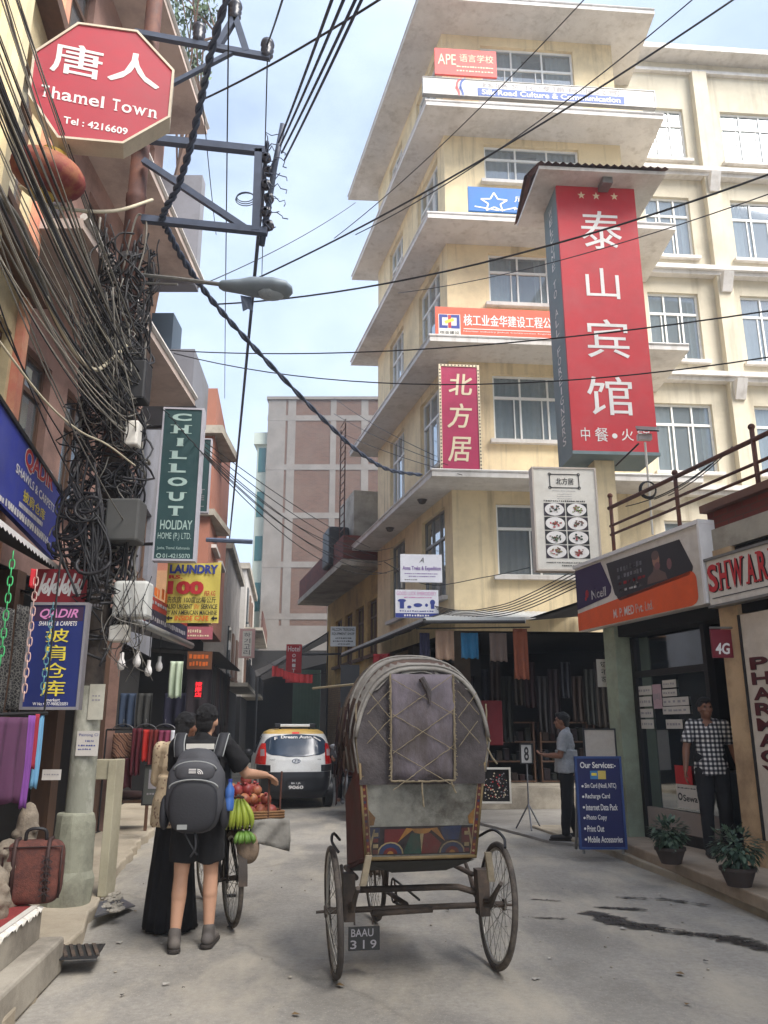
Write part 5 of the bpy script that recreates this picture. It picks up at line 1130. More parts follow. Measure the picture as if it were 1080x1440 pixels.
pbox('junction_box', 172, 505, 202, 560, 7.15, .22, mat('box_black', S(36, 36, 38), .6, .2, 6)); pbox('junction_box', 150, 700, 192, 760, 7.1, .25, mat('box_grey', S(78, 78, 76), .7, .2, 5)); pbox('junction_box', 176, 590, 192, 625, 7.1, .15, OFFW)
bx = pbox('meter_box', 160, 816, 205, 868, 7.25, .2, flat('box_white', S(206, 206, 200), .5, .05, S(150, 146, 138)), None, .03); tag(bx, 'white plastic cable box hung on the right of the cable pole', 'cable box')
bx = pbox('meter_box', 153, 878, 178, 902, 7.28, .12, OFFW, None, .02); tag(bx, 'small white box under the white cable box by the pole', 'cable box')
# stickers and notices on the pole
def notice(label, px0, py0, px1, py1, y, words, col=None, curved=True):
    p, q = Y(px0, py0, y), Y(px1, py1, y); pl = PL((p.x, y), 0); w_ = q.x - p.x
    b = MB(); b.obox(pl, 0, w_, q.z, p.z, -.004, 0); o = tag(b.build('paper_notice', col or pap), label, 'notice')
    t = Text(pl, .002); h_ = p.z - q.z
    for s, x0, y0, x1, y1 in words:
        if s[0] == '~': t.scrawl(w_ * x0, w_ * x1, p.z - h_ * y1, p.z - h_ * y0, 0, int(s[1:]), int(y0 * 90))
        else: t.put(s, w_ * x0, w_ * x1, p.z - h_ * y1, p.z - h_ * y0)
    t.build(o, TXG if words and words[0][0][0] == '~' else TXB, 'print'); return o
notice('white paper headed Painting taped to the foot of the cable pole', 109, 1028, 137, 1063, PYY - .135, [('Painting Cl', .1, .1, .95, .24), ('~5', .4, .36, .8, .44), ('~7', .1, .55, .9, .62), ('~6', .1, .7, .7, .76)])
notice('long pale peeling poster on the cable pole', 127, 962, 144, 1012, PYY - .125, [('~3', .2, .3, .8, .36), ('~3', .2, .42, .8, .48)], flat('old_poster', S(196, 192, 176), .8, .2, S(130, 126, 110)))
notice('small white paper on the dark wall left of the pole', 60, 1082, 85, 1097, 7.0, [('~6', .1, .4, .9, .55)])
b = MB(); pl = PL((PX, PYY - .118), 0); t = Text(pl, .0)
for k in range(8): t.scrawl(-.09, .09, 2.62 + k * .07, 2.655 + k * .07, 0, 6, k)
t.build(pole, TXG, 'stencil_print')
# ------------------------------------------------------------------ wires
CAB = mat('black_cable', S(34, 33, 36), .6, .2, 20); CABG = mat('grey_cable', S(116, 112, 104), .6, .2, 20); CABL = mat('pale_cable', S(158, 152, 138), .7, .2, 20); CABC = mat('cream_conduit', S(196, 186, 160), .6, .15, 10); CABB = mat('bluegrey_cable', S(62, 72, 92), .55, .15, 10)
def sagline(p, q, sag, n=18):
    p, q = V(p), V(q); return [p.lerp(q, k / n) + V((0, 0, -sag * 4 * (k / n) * (1 - k / n))) for k in range(n + 1)]
def smooth(pts, n=8):
    pts = [V(p) for p in pts]; o = []
    P = [pts[0] * 2 - pts[1]] + pts + [pts[-1] * 2 - pts[-2]]
    for k in range(1, len(P) - 2):
        a, b_, c, d = P[k - 1], P[k], P[k + 1], P[k + 2]
        for j in range(n):
            t = j / n; o.append(.5 * ((2 * b_) + (c - a) * t + (2 * a - 5 * b_ + 4 * c - d) * t * t + (3 * b_ - a - 3 * c + d) * t ** 3))
    return o + [pts[-1]]
def wire(label, pts, r, m=CAB, group=None, name='overhead_wire', cat='wire', n=5):
    b = MB(); b.tube(pts, r, n); return tag(b.build(name, m, smooth=True), label, cat, group)
def W2(label, p, yp, q, yq, sag, r, m=CAB, group=None): return wire(label, sagline(Y(*p, yp), Y(*q, yq), sag), r, m, group)
g = random.Random(11)
for k in range(34):
    f = k / 33; y0 = -170 + 500 * f + g.uniform(-25, 25); p = Y(-25 + g.uniform(-20, 10), y0, 4.3 + g.uniform(-.3, .4))
    q = Y(188 + g.uniform(-16, 12), 470 + 150 * f + g.uniform(-30, 30), 7.22)
    W = wire('dark cable in the bundle sweeping down from the upper left to the pole', sagline(p, q, .02 + .16 * g.random() + .1 * f), g.choice([.005, .007, .008, .011]), g.choice([CAB, CAB, CABG, CABG, CABG, CABL]), 'cables sweeping from the left to the pole')
for k in range(4):
    p = Y(-30, 250 + 45 * k, 4.4); q = Y(150 + g.uniform(-10, 30), 690 + g.uniform(-40, 90), 7.2)
    wire('thin cable crossing low in front of the brown windows towards the pole', sagline(p, q, .1 + .15 * g.random()), .006, g.choice([CAB, CABG]), 'low thin cables on the left')
wire('thick black cable bundle running from the upper left corner to the pole', smooth([Y(-30, 40, 4.4), Y(40, 240, 5.3), Y(95, 370, 6.1), Y(135, 450, 6.7), Y(188, 540, 7.25)]), .032, mat('bundle_black', S(44, 42, 44), .7, .3, 30), name='cable_bundle', cat='cable', n=8)
wire('thick grey cable bundle hanging in a loop left of the pole', smooth([Y(-30, 250, 4.6), Y(25, 310, 5.2), Y(55, 390, 5.7), Y(90, 470, 6.3), Y(130, 520, 6.8), Y(190, 560, 7.25)]), .03, mat('bundle_grey', S(86, 82, 74), .7, .3, 30), name='cable_bundle', cat='cable', n=8)
wire('cream conduit bent in a loop left of the pole', smooth([Y(52, 385, 5.7), Y(75, 440, 6.0), Y(105, 495, 6.4), Y(133, 520, 6.7), Y(155, 507, 6.9), Y(178, 486, 7.2)]), .019, CABC, name='cable', cat='cable', n=7)
wire('white conduit swinging below the red lantern', smooth([Y(28, 262, 6.0), Y(60, 285, 6.0), Y(110, 296, 6.2), Y(165, 296, 6.6), Y(214, 281, 7.3)]), .017, CABC, name='cable', cat='cable', n=7)
wire('pale cable drooping from the left edge past the pole boxes', smooth([Y(-20, 455, 4.6), Y(60, 560, 5.4), Y(110, 605, 6.1), Y(150, 625, 6.7), Y(190, 655, 7.2)]), .009, CABC, name='cable', cat='cable')
wire('pale cable looping around the upper pole', smooth([Y(172, 383, 7.3), Y(190, 310, 7.3), Y(200, 303, 7.3), Y(206, 315, 7.3), Y(203, 350, 7.3), Y(193, 385, 7.3)]), .011, CABG, name='cable', cat='cable')
# the tangle round the pole: strands nobody could count
b = MB()
for k in range(240):
    z = g.uniform(3.0, 6.7); a = g.uniform(0, 6.28); L_ = g.uniform(.3, 1.3); pts = []; ra = g.uniform(.12, .3)
    for j in range(9):
        tt = j / 8; aa_ = a + tt * g.uniform(-1, 1) * 1.4; r_ = ra + .05 * math.sin(tt * 6 + k) + (.16 * g.random() if z < 4.6 else .06 * g.random())
        pts.append(V((PX - .04 + r_ * math.cos(aa_), PYY - .02 + r_ * math.sin(aa_) * .9, z - L_ * tt + .1 * math.sin(tt * 9 + k))))
    b.tube(smooth(pts, 3), g.choice([.006, .008, .011, .014]), 4, k=0 if g.random() < .82 else 1)
for k in range(60):     # strands that spread up-left from the pole into the bundle
    q = Y(g.uniform(165, 205), g.uniform(470, 640), 7.2); p = Y(g.uniform(90, 175), g.uniform(400, 560), 6.7 + g.uniform(-.2, .4)); m_ = p.lerp(q, .5) + V((g.uniform(-.1, .1), 0, -g.uniform(.05, .3)))
    b.tube(smooth([p, m_, q], 6), g.choice([.005, .007, .009]), 4, k=0 if g.random() < .6 else 1)
tag(b.build('cable_tangle', [CAB, CABG], smooth=True), 'matted tangle of black and grey cables round the utility pole', 'cables', kind='stuff')
b = MB()
for k in range(18):     # slack coils left of the pole
    cx, cz = g.uniform(92, 140), g.uniform(690, 800); c = Y(cx, cz, 6.85 + g.uniform(-.1, .25)); ra = g.uniform(.08, .19); ti = g.uniform(-.6, .6); a0 = g.uniform(0, 6)
    b.tube([c + V((ra * math.cos(a0 + j * .42) , .25 * ra * math.sin(a0 + j * .42 + ti), ra * .75 * math.sin(a0 + j * .42) - .02 * j * ti)) for j in range(g.randrange(8, 16))], g.choice([.009, .013, .016]), 5)
for k in range(14):
    p = Y(g.uniform(100, 140), g.uniform(640, 700), 6.9); q = Y(g.uniform(95, 150), g.uniform(790, 840), 6.95); b.tube(smooth([p, p.lerp(q, .5) + V((g.uniform(-.2, .2), 0, 0)), q], 6), .012, 5)
tag(b.build('cable_coils', CAB, smooth=True), 'slack coils of thick black cable between the blue banner and the pole', 'cables', kind='stuff')
b = MB()
for k in range(20):     # thin loose leads by the white box
    p = Y(g.uniform(150, 215), g.uniform(790, 850), 7.2); q = Y(g.uniform(145, 215), g.uniform(860, 960), 7.2); b.tube(smooth([p, p.lerp(q, .3) + V((g.uniform(-.14, .14), g.uniform(-.1, .05), -.1)), p.lerp(q, .65) + V((g.uniform(-.14, .14), g.uniform(-.1, .05), -.12)), q], 6), .0035, 4, k=k % 2)
tag(b.build('loose_leads', [CAB, CABG]), 'thin loose leads dangling round the white cable box', 'cables', kind='stuff')
# heavy twisted service cable
path = smooth([Y(330, -40, 5.4), Y(300, 60, 5.9), Y(285, 130, 6.3), Y(268, 205, 6.7), Y(250, 262, 7.0), Y(229, 303, 7.25), Y(236, 325, 7.5), Y(262, 372, 8.0), Y(300, 425, 8.8), Y(362, 494, 10), Y(440, 575, 11.8), Y(500, 632, 13.2), Y(545, 660, 14.2), Y(592, 668, 15.1)], 14)
b = MB()
for s in (0, math.pi):
    pts = []
    for j, p in enumerate(path):
        t = (path[min(j + 1, len(path) - 1)] - path[max(j - 1, 0)]).normalized(); u = t.orthogonal().normalized(); v_ = t.cross(u); pts.append(p + (u * math.cos(j * .9 + s) + v_ * math.sin(j * .9 + s)) * .02)
    b.tube(pts, .021, 6)
tag(b.build('service_cable', CABB, smooth=True), 'heavy twisted cable sagging across the street to the corner building', 'cable')
W2('long straight dark line running from the crossarm down the street', (376, 200), 7.4, (322, 765), 27, .05, .026, CABB)
wire('fan of spacer cable at the end of the crossarm', [Y(398, 175, 7.2), Y(386, 235, 7.3), Y(376, 300, 7.35), Y(368, 345, 7.4)], .035, CABB, name='cable', cat='cable', n=6)
for k, (a, c) in enumerate((((470, -10), (392, 200)), ((487, -10), (394, 205)), ((504, -10), (396, 215)), ((515, -15), (400, 225)))):
    W2('one of four parallel wires rising from the crossarm to the top of the picture', a, 3.6, c, 7.2, .02, .011, CABB, 'wires fanning up from the crossarm')
for k in range(7):
    c = Y(385 + 3 * (k % 3), 200 + 18 * k, 7.25); b = MB(); b.tube([c + V(((.05 + .1 * g.random()) * math.cos(j * .45), .03 * math.sin(j), (.06 + .1 * g.random()) * math.sin(j * .45))) for j in range(12)], .006, 4)
    b.build('lead_loop', CABB, pole)
c_ = Y(345, 277, 7.3); b = MB()
for k in range(3): b.tube([c_ + V(((.09 + .01 * k) * math.cos(j * .4), .02 * k, (.06 + .01 * k) * math.sin(j * .4))) for j in range(17)], .006, 4)
b.build('lead_loop', CABB, pole)
wl = [((1045, -10), 9, (360, 392), 13, .25, .016, 'thick black wire crossing from the top right corner to the street lamp'),
      ((985, -10), 9, (500, 330), 14, .3, .010, 'thin wire crossing the roof slab towards the upper window'),
      ((830, -10), 9, (470, 335), 15, .2, .009, 'fainter wire crossing the top slab from the top edge'),
      ((1095, 240), 8, (300, 428), 12, .35, .014, 'dark wire crossing the red tower sign above its second character'),
      ((1095, 268), 8.4, (560, 412), 15, .2, .008, 'thin wire just below the wire over the red tower sign'),
      ((1095, 435), 8, (230, 492), 12.4, .25, .010, 'dark wire crossing the red tower sign at its third character'),
      ((1095, 500), 8, (245, 497), 12.4, .45, .009, 'low wire crossing the red tower sign at its fourth character'),
      ((545, -8), 5, (285, 140), 7.5, .05, .011, 'single wire from the top edge to the upper crossarm'),
      ((500, 285), 14, (285, 400), 9, .1, .007, 'thin pale wire above the street lamp'),
      ((322, -10), 5.5, (316, 560), 20, .1, .008, 'thin vertical wire left of the crossarm'),
      ((376, 85), 7.3, (368, 400), 14, .05, .008, 'thin vertical wire below the end insulator'),
      ((284, 130), 7, (304, 330), 11, .05, .006, 'faint wire inside the crossarm frame'),
      ((400, -10), 5, (376, 62), 7.3, .02, .01, 'short wire rising from the end insulator')]
for p, yp, q, yq, sg, r, lab in wl: W2(lab, p, yp, q, yq, sg, r)
for k in range(7):
    W2('thin wire in the sheaf running from the green hotel sign to the brick tower', (228 + 9 * k, 575 + 10 * k), 9.2, (520 + 8 * k, 770 + 12 * (k % 4)), 19.5, .15 + .1 * k, .007, CAB, 'sheaf of wires over the street')
for k in range(3):
    W2('thin wire in the fan towards the corner building slabs', (470, 560 + 22 * k), 24, (610 + 20 * k, 640 + 14 * k), 15.2, .1, .008, CAB, 'wires fanning to the corner building')
for k in range(6):
    wire('black wire drooping along the awning of the corner building', smooth([Y(560 + 6 * k, 838 + 3 * k, 15.6), Y(640, 858 + 2 * k, 14.6), Y(700, 852 + 3 * k, 14.0), Y(745, 835 + k * 4, 13.4), Y(812, 800 + k * 5, 12.2)]), .009, CAB, 'wires drooping over the tin awning')
wire('cable drooping across the lower front of the corner building', smooth([Y(540, 790, 16), Y(600, 822, 15.4), Y(680, 812, 14.8), Y(745, 798, 13.6)]), .008)
# wires by the far left house and lamp bracket
bar2 = MB(); p, q = Y(290, 759, 17), Y(355, 762, 17); bar2.tube([p, q], .05); tag(bar2.build('wall_bracket', IRON), 'dark horizontal iron arm sticking out of the orange house', 'bracket')
# ------------------------------------------------------------------ street lamp
sl = thing('street_lamp', 'grey street lamp head on a thin arm from the cable pole', 'street lamp', Y(200, 390, 7.4))
b = MB(); b.tube([Y(192, 386, 7.4), Y(250, 392, 7.25), Y(318, 401, 7.1)], .022, 8); b.tube([Y(192, 398, 7.4), Y(250, 400, 7.25)], .012, 6); b.build('arm', PIPE, sl)
c0, c1 = Y(308, 402, 7.12), Y(411, 408, 7.0); ax = (c1 - c0); 
b = MB(); rows = []
for k, (f, w_, h_) in enumerate(((0, .03, .03), (.05, .06, .05), (.3, .075, .075), (.45, .1, .1), (.75, .12, .1), (.93, .1, .07), (1, .04, .03))):
    c = c0 + ax * f; rows.append([c + V((0, w_ * 1.3 * math.cos(a * math.pi / 6), h_ * math.sin(a * math.pi / 6) * (1 if a <= 6 else .8))) for a in range(12)])
b.grid(rows, True, None, True); b.build('lamp_head', mat('lamp_grey', S(128, 140, 150), .5, .15, 6), sl, smooth=True)
b = MB(); c = Y(345, 428, 7.05); b.grid([[c + V((.05 * x, .02 * math.sin(x * 2), .09)), ] + [c + V((.05 * x + .03, .02 * math.sin(x * 3), -.05 - .03 * (x % 2)))] for x in range(-1, 2)]); b.build('torn_flap', CABB, sl)
b = MB(); rows = [];  c = c0 + ax * .72; b.ell(c + V((0, 0, -.055)), (.14, .1, .06)); b.build('lens', flat('lamp_lens', S(150, 160, 168), .2, .05), sl, smooth=True)
# ------------------------------------------------------------------ tree and roof plants beyond the eaves
LEAF = [mat('leaf_dark', S(58, 78, 60), .7, .25, 3), mat('leaf_mid', S(84, 106, 78), .7, .25, 3), mat('leaf_pale', S(112, 134, 100), .7, .2, 3)]
def leafcloud(b, clumps, n, sz, g):
    for c, r in clumps:
        for k in range(n):
            d = V((g.gauss(0, 1), g.gauss(0, 1), g.gauss(0, 1))).normalized() * r * (g.random() ** .4); p = c + d
            u = V((g.uniform(-1, 1), g.uniform(-1, 1), g.uniform(-1, 1))).normalized(); v_ = u.orthogonal().normalized(); s = sz * g.uniform(.6, 1.3)
            b.face([p - u * s, p + v_ * s * .45, p + u * s, p - v_ * s * .45], g.choice([0, 1, 1, 2]))
tr = thing('roof_tree', 'leafy tree rising above the roofs behind the upper crossarm', 'tree', (-4.9, 14.6, 8.7))
b = MB(); tp_ = [V((-4.9, 14.6, 8.6)), V((-4.6, 14.4, 10.5)), V((-4.3, 14.2, 12.6)), V((-3.9, 14.0, 14.4)), V((-3.6, 14.0, 16))]
b.tube(smooth(tp_, 4), [.14 - .0075 * k for k in range(17)], 8)
g = random.Random(3); cl = []
for k in range(18):
    px, py = g.uniform(228, 292), g.uniform(-60, 118)
    if px > 270 and py > 80: px -= 25
    c = Y(px, py, g.uniform(13, 15)); cl.append((c, g.uniform(.25, .5))); b.tube(smooth([tp_[2 + k % 3], tp_[2 + k % 3].lerp(c, .5) + V((0, 0, .1)), c], 4), .02, 4)
for px, py in ((252, 335), (258, 300), (246, 310)): c = Y(px, py, 14); cl.append((c, .22)); b.tube([tp_[1], c], .015, 4)
b.build('trunk', WOOD, tr); b = MB(); leafcloud(b, cl, 130, .07, g); b.build('crown', LEAF, tr)
# ------------------------------------------------------------------ terrace railing and flood light on the right
rl = thing('terrace_railing', 'red-brown iron railing along the terrace above the phone shop', 'railing', SH.pt(.3, 3.76, -.1))
RP_ = PL(SH.pt(0, 0, -.16), -74)
def rp(px, py): a, z = RP_.hit(px, py); return RP_.pt(a, z)
for k, (px, py0, py1) in enumerate(((858, 700, 772), (949, 668, 735), (1057, 604, 692))):
    b = MB(); a, z1 = RP_.hit(px, py0); b.tube([RP_.pt(a, 3.76), RP_.pt(a, z1)], .028, 8); b.ell(RP_.pt(a, z1 + .03), .04); b.build('post', RUST, rl, smooth=True)
aP = [RP_.hit(p, q)[0] for p, q in ((858, 740), (949, 700), (1057, 640))]
zt_ = [RP_.hit(858, 710)[1], RP_.hit(949, 671)[1], RP_.hit(1057, 625)[1]]; zT = sum(zt_) / 3
a_end = aP[2] + 3
for dz, r in ((0, .03), (-.27, .02), (-.4, .02)):
    b = MB(); b.tube([RP_.pt(aP[0], zT + dz), RP_.pt(a_end, zT + dz)], r, 8); b.build('rail', RUST, rl, smooth=True)
b = MB(); b.tube([RP_.pt(a_end, 3.76), RP_.pt(a_end, zT + .1)], .028, 8); b.build('post', RUST, rl)
fl = thing('flood_light', 'small solar flood light on a white pole in front of the red tower sign', 'lamp', Y(916, 745, 10.6))
b = MB(); b.tube([Y(918, 752, 10.6), Y(913, 690, 10.6), Y(907, 622, 10.6)], .016, 7); b.build('pole', OFFW, fl)
c = Y(910, 603, 10.5); b = MB(); Mx = Matrix.Rotation(R(35), 3, 'X') @ Matrix.Rotation(R(-12), 3, 'Z'); b.box(c, (.3, .2, .02), Mx); b.build('solar_panel', flat('solar_black', S(24, 26, 34), .3, .1), fl)
b = MB(); b.box(Y(906, 615, 10.58), (.2, .08, .09)); bevel(b.build('lamp_head', flat('lamp_pale', S(200, 190, 190), .4, .1), fl), .01)
b = MB(); b.tube([Y(898, 624, 10.6), Y(866, 655, 11.2)], .014, 5); b.build('stay', BLACK, fl)
b = MB(); c = Y(912, 688, 10.5)
for k in range(3): b.tube([c + V(((.1 + .008 * k) * math.cos(j * .4), .02 * k, (.11 + .006 * k) * math.sin(j * .4))) for j in range(17)], .011, 5)
tag(b.build('cable_coil', CAB, smooth=True), 'coil of black cable hanging on the terrace railing', 'cable coil')
for k in range(4): W2('thin black lead lying along the terrace railing', (880 + 20 * k, 712 - 5 * k), 10.4, (985 + 15 * k, 664 - 12 * k), 9.2, .06, .007, CAB, 'leads along the railing')
wire('frayed pale wire end above the fascia corner', smooth([Y(982, 742, 9.1), Y(992, 735, 9.05), Y(1000, 752, 9.0), Y(1004, 758, 9.0)]), .007, CABC, name='cable', cat='cable')
# ================================================================== VEHICLES
RUB = mat('tyre_rubber', S(66, 60, 56), .85, .2, 12, bmp=.15, dirt=S(130, 118, 104), dirtamt=.7); RIM = mat('rim_steel', S(170, 166, 158), .35, .15, 10, metal=.6); SPK = mat('spoke_steel', S(130, 126, 118), .4, .2, 10, metal=.5); RUSTY = mat('rickshaw_iron', S(66, 58, 52), .75, .25, 12, bmp=.1, dirt=S(112, 92, 76), dirtamt=.6)
def torus(b, c, R0, r, axis, n=40, m=8):
    ax = V(axis).normalized(); u = ax.orthogonal().normalized(); v_ = ax.cross(u); rows = []
    for k in range(n + 1):
        a = 2 * math.pi * k / n; rad = u * math.cos(a) + v_ * math.sin(a)
        rows.append([V(c) + rad * (R0 + r * math.cos(2 * math.pi * j / m)) + ax * r * math.sin(2 * math.pi * j / m) for j in range(m)])
    b.grid(rows, True)
def cycle_wheel(root, c, Ro, axis, nsp=32, tr=.022, hubw=.05):
    ax = V(axis).normalized(); b = MB(); torus(b, c, Ro - tr, tr, ax, 48, 8); w_ = b.build('wheel', RUB, root, True, local=True)
    b = MB(); torus(b, c, Ro - 2 * tr - .006, .012, ax, 48, 6); b.build('rim', RIM, w_, True, local=True)
    u = ax.orthogonal().normalized(); v_ = ax.cross(u); b = MB(); Rr = Ro - 2 * tr - .012
    for k in range(nsp):
        a = 2 * math.pi * k / nsp; a2 = a + (.9 if k % 4 < 2 else -.9); s = 1 if k % 2 else -1
        b.tube([V(c) + ax * s * hubw * .8 + (u * math.cos(a2) + v_ * math.sin(a2)) * .03, V(c) + (u * math.cos(a) + v_ * math.sin(a)) * Rr], .0022, 4)
    b.build('spokes', SPK, w_, local=True)
    b = MB(); b.tube([V(c) - ax * hubw, V(c) - ax * hubw * .7, V(c) - ax * hubw * .69, V(c) + ax * hubw * .69, V(c) + ax * hubw * .7, V(c) + ax * hubw], [.036, .036, .02, .02, .036, .036], 12); b.tube([V(c) - ax * hubw * 1.9, V(c) + ax * hubw * 1.9], .009, 8); b.build('hub', RUSTY, w_, local=True)
    return w_
# ------------------------------------------------------------------ cycle rickshaw
rk = thing('cycle_rickshaw', 'weathered cycle rickshaw with tattered grey hood seen from behind in the road', 'rickshaw', (.217, 5.8, 0), R(10))
RW = .395
cycle_wheel(rk, (-.555, 0, RW), RW, (1, 0, .05), 36, .021, .06); cycle_wheel(rk, (.555, 0, RW), RW, (1, 0, -.075), 36, .021, .06)
cycle_wheel(rk, (-.03, 1.5, .37), .37, (1, .05, 0), 32, .02, .045)
def rtube(name, paths, r, m=RUSTY, n=8, par=None):
    b = MB()
    for p in paths: b.tube(p, r, n)
    return b.build(name, m, par or rk, True, local=True)
rtube('axle', [[(-.6, 0, RW), (.6, 0, RW)], [(-.3, -.03, RW - .02), (.1, -.03, RW - .01)]], .019)
rtube('cross_bar', [[(-.43, .08, .5), (.2, .08, .5), (.3, .06, .5), (.45, .02, .46)]], .021)
SPR = mat('spring_plate', S(150, 138, 116), .7, .2, 10, dirt=S(80, 66, 54), dirtamt=.6)
for s in (-1, 1):
    b = MB(); x = .455 * s
    for k in range(3): b.tube([(x, -.42 + .05 * k, .60 - .03 * k), (x, -.2, .47 - .02 * k), (x, 0, .43 - .02 * k), (x, .2, .47 - .02 * k), (x, .42 - .05 * k, .6 - .03 * k)], .014, 6)
    b.build('leaf_spring', RUSTY, rk, local=True)
    b = MB(); b.hexa([(x - .035, -.06, RW - .06), (x + .035, -.06, RW - .06), (x + .035, .06, RW - .06), (x - .035, .06, RW - .06), (x - .045, -.05, .62), (x + .035, -.05, .62), (x + .035, .05, .62), (x - .045, .05, .62)]); b.build('spring_block', RUSTY, rk, local=True)
    b = MB(); xx = .415 * s; b.hexa([(xx - .02, -.36, .6), (xx + .02, -.36, .6), (xx + .02, -.33, .6), (xx - .02, -.33, .6), (xx - .02 - .03 * s, -.40, .78), (xx + .02 - .03 * s, -.40, .78), (xx + .02 - .03 * s, -.37, .78), (xx - .02 - .03 * s, -.37, .78)]); b.build('hanger_plate', SPR, rk, local=True)
    b = MB(); b.tube(smooth([(x + .04 * s, .2, .8), (x + .1 * s, .05, .86), (x + .13 * s, -.1, .83), (x + .1 * s, -.22, .78)], 5), .01, 5); b.build('mudguard_stay', BLACK, rk, local=True)
rtube('frame', [[(-.4, .05, .58), (-.4, .6, .56), (-.05, 1.0, .5), (-.03, 1.42, .75)], [(.4, .05, .58), (.4, .6, .56), (0, 1.0, .5)], [(-.03, 1.0, .32), (-.03, 1.42, .75)], [(-.03, 1.0, .32), (-.03, .85, .86)], [(-.03, .85, .78), (-.03, 1.4, .82)], [(-.03, 1.0, .32), (-.05, .1, RW)]], .018)
rtube('fork', [[(-.085, 1.5, .37), (-.075, 1.4, .78)], [(.025, 1.5, .37), (.015, 1.4, .78)], [(-.03, 1.4, .76), (-.03, 1.36, .98)]], .013)
rtube('handlebar', [smooth([(-.3, 1.1, .98), (-.26, 1.28, 1.02), (-.03, 1.36, 1.0), (.2, 1.28, 1.02), (.24, 1.1, .98)], 5)], .012, RIM)
b = MB(); b.ell((-.03, .82, .9), (.09, .13, .045)); b.tube([(-.03, .85, .86), (-.03, .84, .9)], .014); b.build('saddle', BLACK, rk, True, local=True)
b = MB(); torus(b, (.03, 1.0, .32), .085, .008, (1, 0, 0), 28, 5); b.tube([(.05, 1.0, .32), (.05, .94, .18)], .009); b.tube([(-.11, 1.0, .32), (-.11, 1.06, .46)], .009); b.box((.1, .94, .18), (.09, .06, .022)); b.box((-.16, 1.06, .46), (.09, .06, .022)); b.build('pedals', RUSTY, rk, local=True)
b = MB(); b.tube([(.03, 1.0, .405), (.03, .05, .43)], .008, 4); b.tube([(.03, 1.0, .235), (.03, .05, .36)], .008, 4); b.build('chain', BLACK, rk, local=True)
# tub
BX = -.045
TINB = mat('tarnished_tin', S(128, 127, 119), .6, .35, 7, metal=.15, bmp=.15, dirt=S(58, 52, 44), dirtamt=.95)
DKRED = mat('rickshaw_maroon', S(92, 38, 36), .65, .25, 6, bmp=.1, dirt=S(50, 34, 32), dirtamt=.7)
def bk(x, z): f = (z - .76) / .57; return (BX + x, -.36 - .08 * f, z)
b = MB(); y1 = .32
for s in (-1, 1):
    b.hexa([(BX + .355 * s - .012, -.345, .76), (BX + .355 * s + .012, -.345, .76), (BX + .37 * s + .012, y1, .62), (BX + .37 * s - .012, y1, .62), (BX + .41 * s - .012, -.425, 1.33), (BX + .41 * s + .012, -.425, 1.33), (BX + .42 * s + .012, y1 - .25, 1.1), (BX + .42 * s - .012, y1 - .25, 1.1)])
b.hexa([(BX - .36, -.34, .74), (BX + .36, -.34, .74), (BX + .36, .55, .55), (BX - .36, .55, .55), (BX - .36, -.34, .76), (BX + .36, -.34, .76), (BX + .36, .55, .57), (BX - .36, .55, .57)])
b.build('tub', DKRED, rk, local=True)
b = MB(); b.hexa([(BX - .16, -.2, .645), (BX + .2, -.2, .65), (BX + .2, .3, .6), (BX - .16, .3, .6), (BX - .355, -.352, .735), (BX + .355, -.352, .735), (BX + .36, .5, .55), (BX - .36, .5, .55)]); b.build('belly_panel', mat('belly_dark', S(48, 48, 46), .7, .2, 5), rk, local=True)
b = MB(); b.hexa([bk(-.355, .76), bk(.355, .76), (BX + .355, -.335, .76), (BX - .355, -.335, .76), bk(-.41, 1.33), bk(.41, 1.33), (BX + .41, -.415, 1.33), (BX - .41, -.415, 1.33)]); b.build('back_panel', TINB, rk, local=True)
b = MB(); b.box((BX, .02, .98), (.74, .5, .1)); b.box((BX, -.28, 1.2), (.74, .08, .36)); bevel(b.build('seat', mat('seat_red', S(110, 40, 44), .6, .2, 6), rk, local=True), .03)
def pq(x, z, o=.004):
    p = bk(x, z); return (p[0], p[1] - o, p[2])
art = MB(); _f = flat
def flat(nm, c, r=.6, v=.35, d=None, sc=9): return mat(nm, mul(c, .6), .65, .4, 9, bmp=.1, dirt=S(58, 50, 44), dirtamt=.85) if nm.startswith('art_') else _f(nm, c, r, v, d)
AC = [flat('art_green', S(28, 70, 58), .6, .35, S(50, 46, 40), 14), flat('art_red', S(104, 36, 34), .6, .35, S(50, 40, 38), 14), flat('art_blue', S(40, 54, 88), .6, .35, S(50, 46, 44), 14), flat('art_orange', S(160, 112, 52), .6, .35, S(80, 64, 44), 14), flat('art_dark', S(40, 30, 34), .5, .2), flat('art_cream', S(160, 142, 104), .6, .3, S(90, 76, 56), 14), flat('art_maroon', S(96, 30, 34), .5, .2)]
def ap(pts, k, o=.004): art.face([pq(x, z, o) for x, z in pts], k)
ap([(-.35, .775), (.35, .775), (.365, .945), (-.365, .945)], 4, .003)
ap([(-.12, .78), (0, .78), (0, .92), (-.07, .9)], 0); ap([(.0, .78), (.1, .78), (.13, .84), (.06, .9), (0, .92)], 1); ap([(-.24, .93), (-.1, .93), (-.16, .84), (-.24, .84)], 1, .0045); ap([(.12, .94), (.26, .945), (.24, .86), (.14, .86)], 2, .0045); ap([(-.36, .94), (-.27, .94), (-.27, .88), (-.34, .86)], 2, .0045); ap([(.26, .93), (.34, .93), (.33, .84), (.26, .84)], 6, .0045)
ap([(-.07, .93), (.07, .93), (.045, .905), (0, .895), (-.045, .905)], 3, .005)
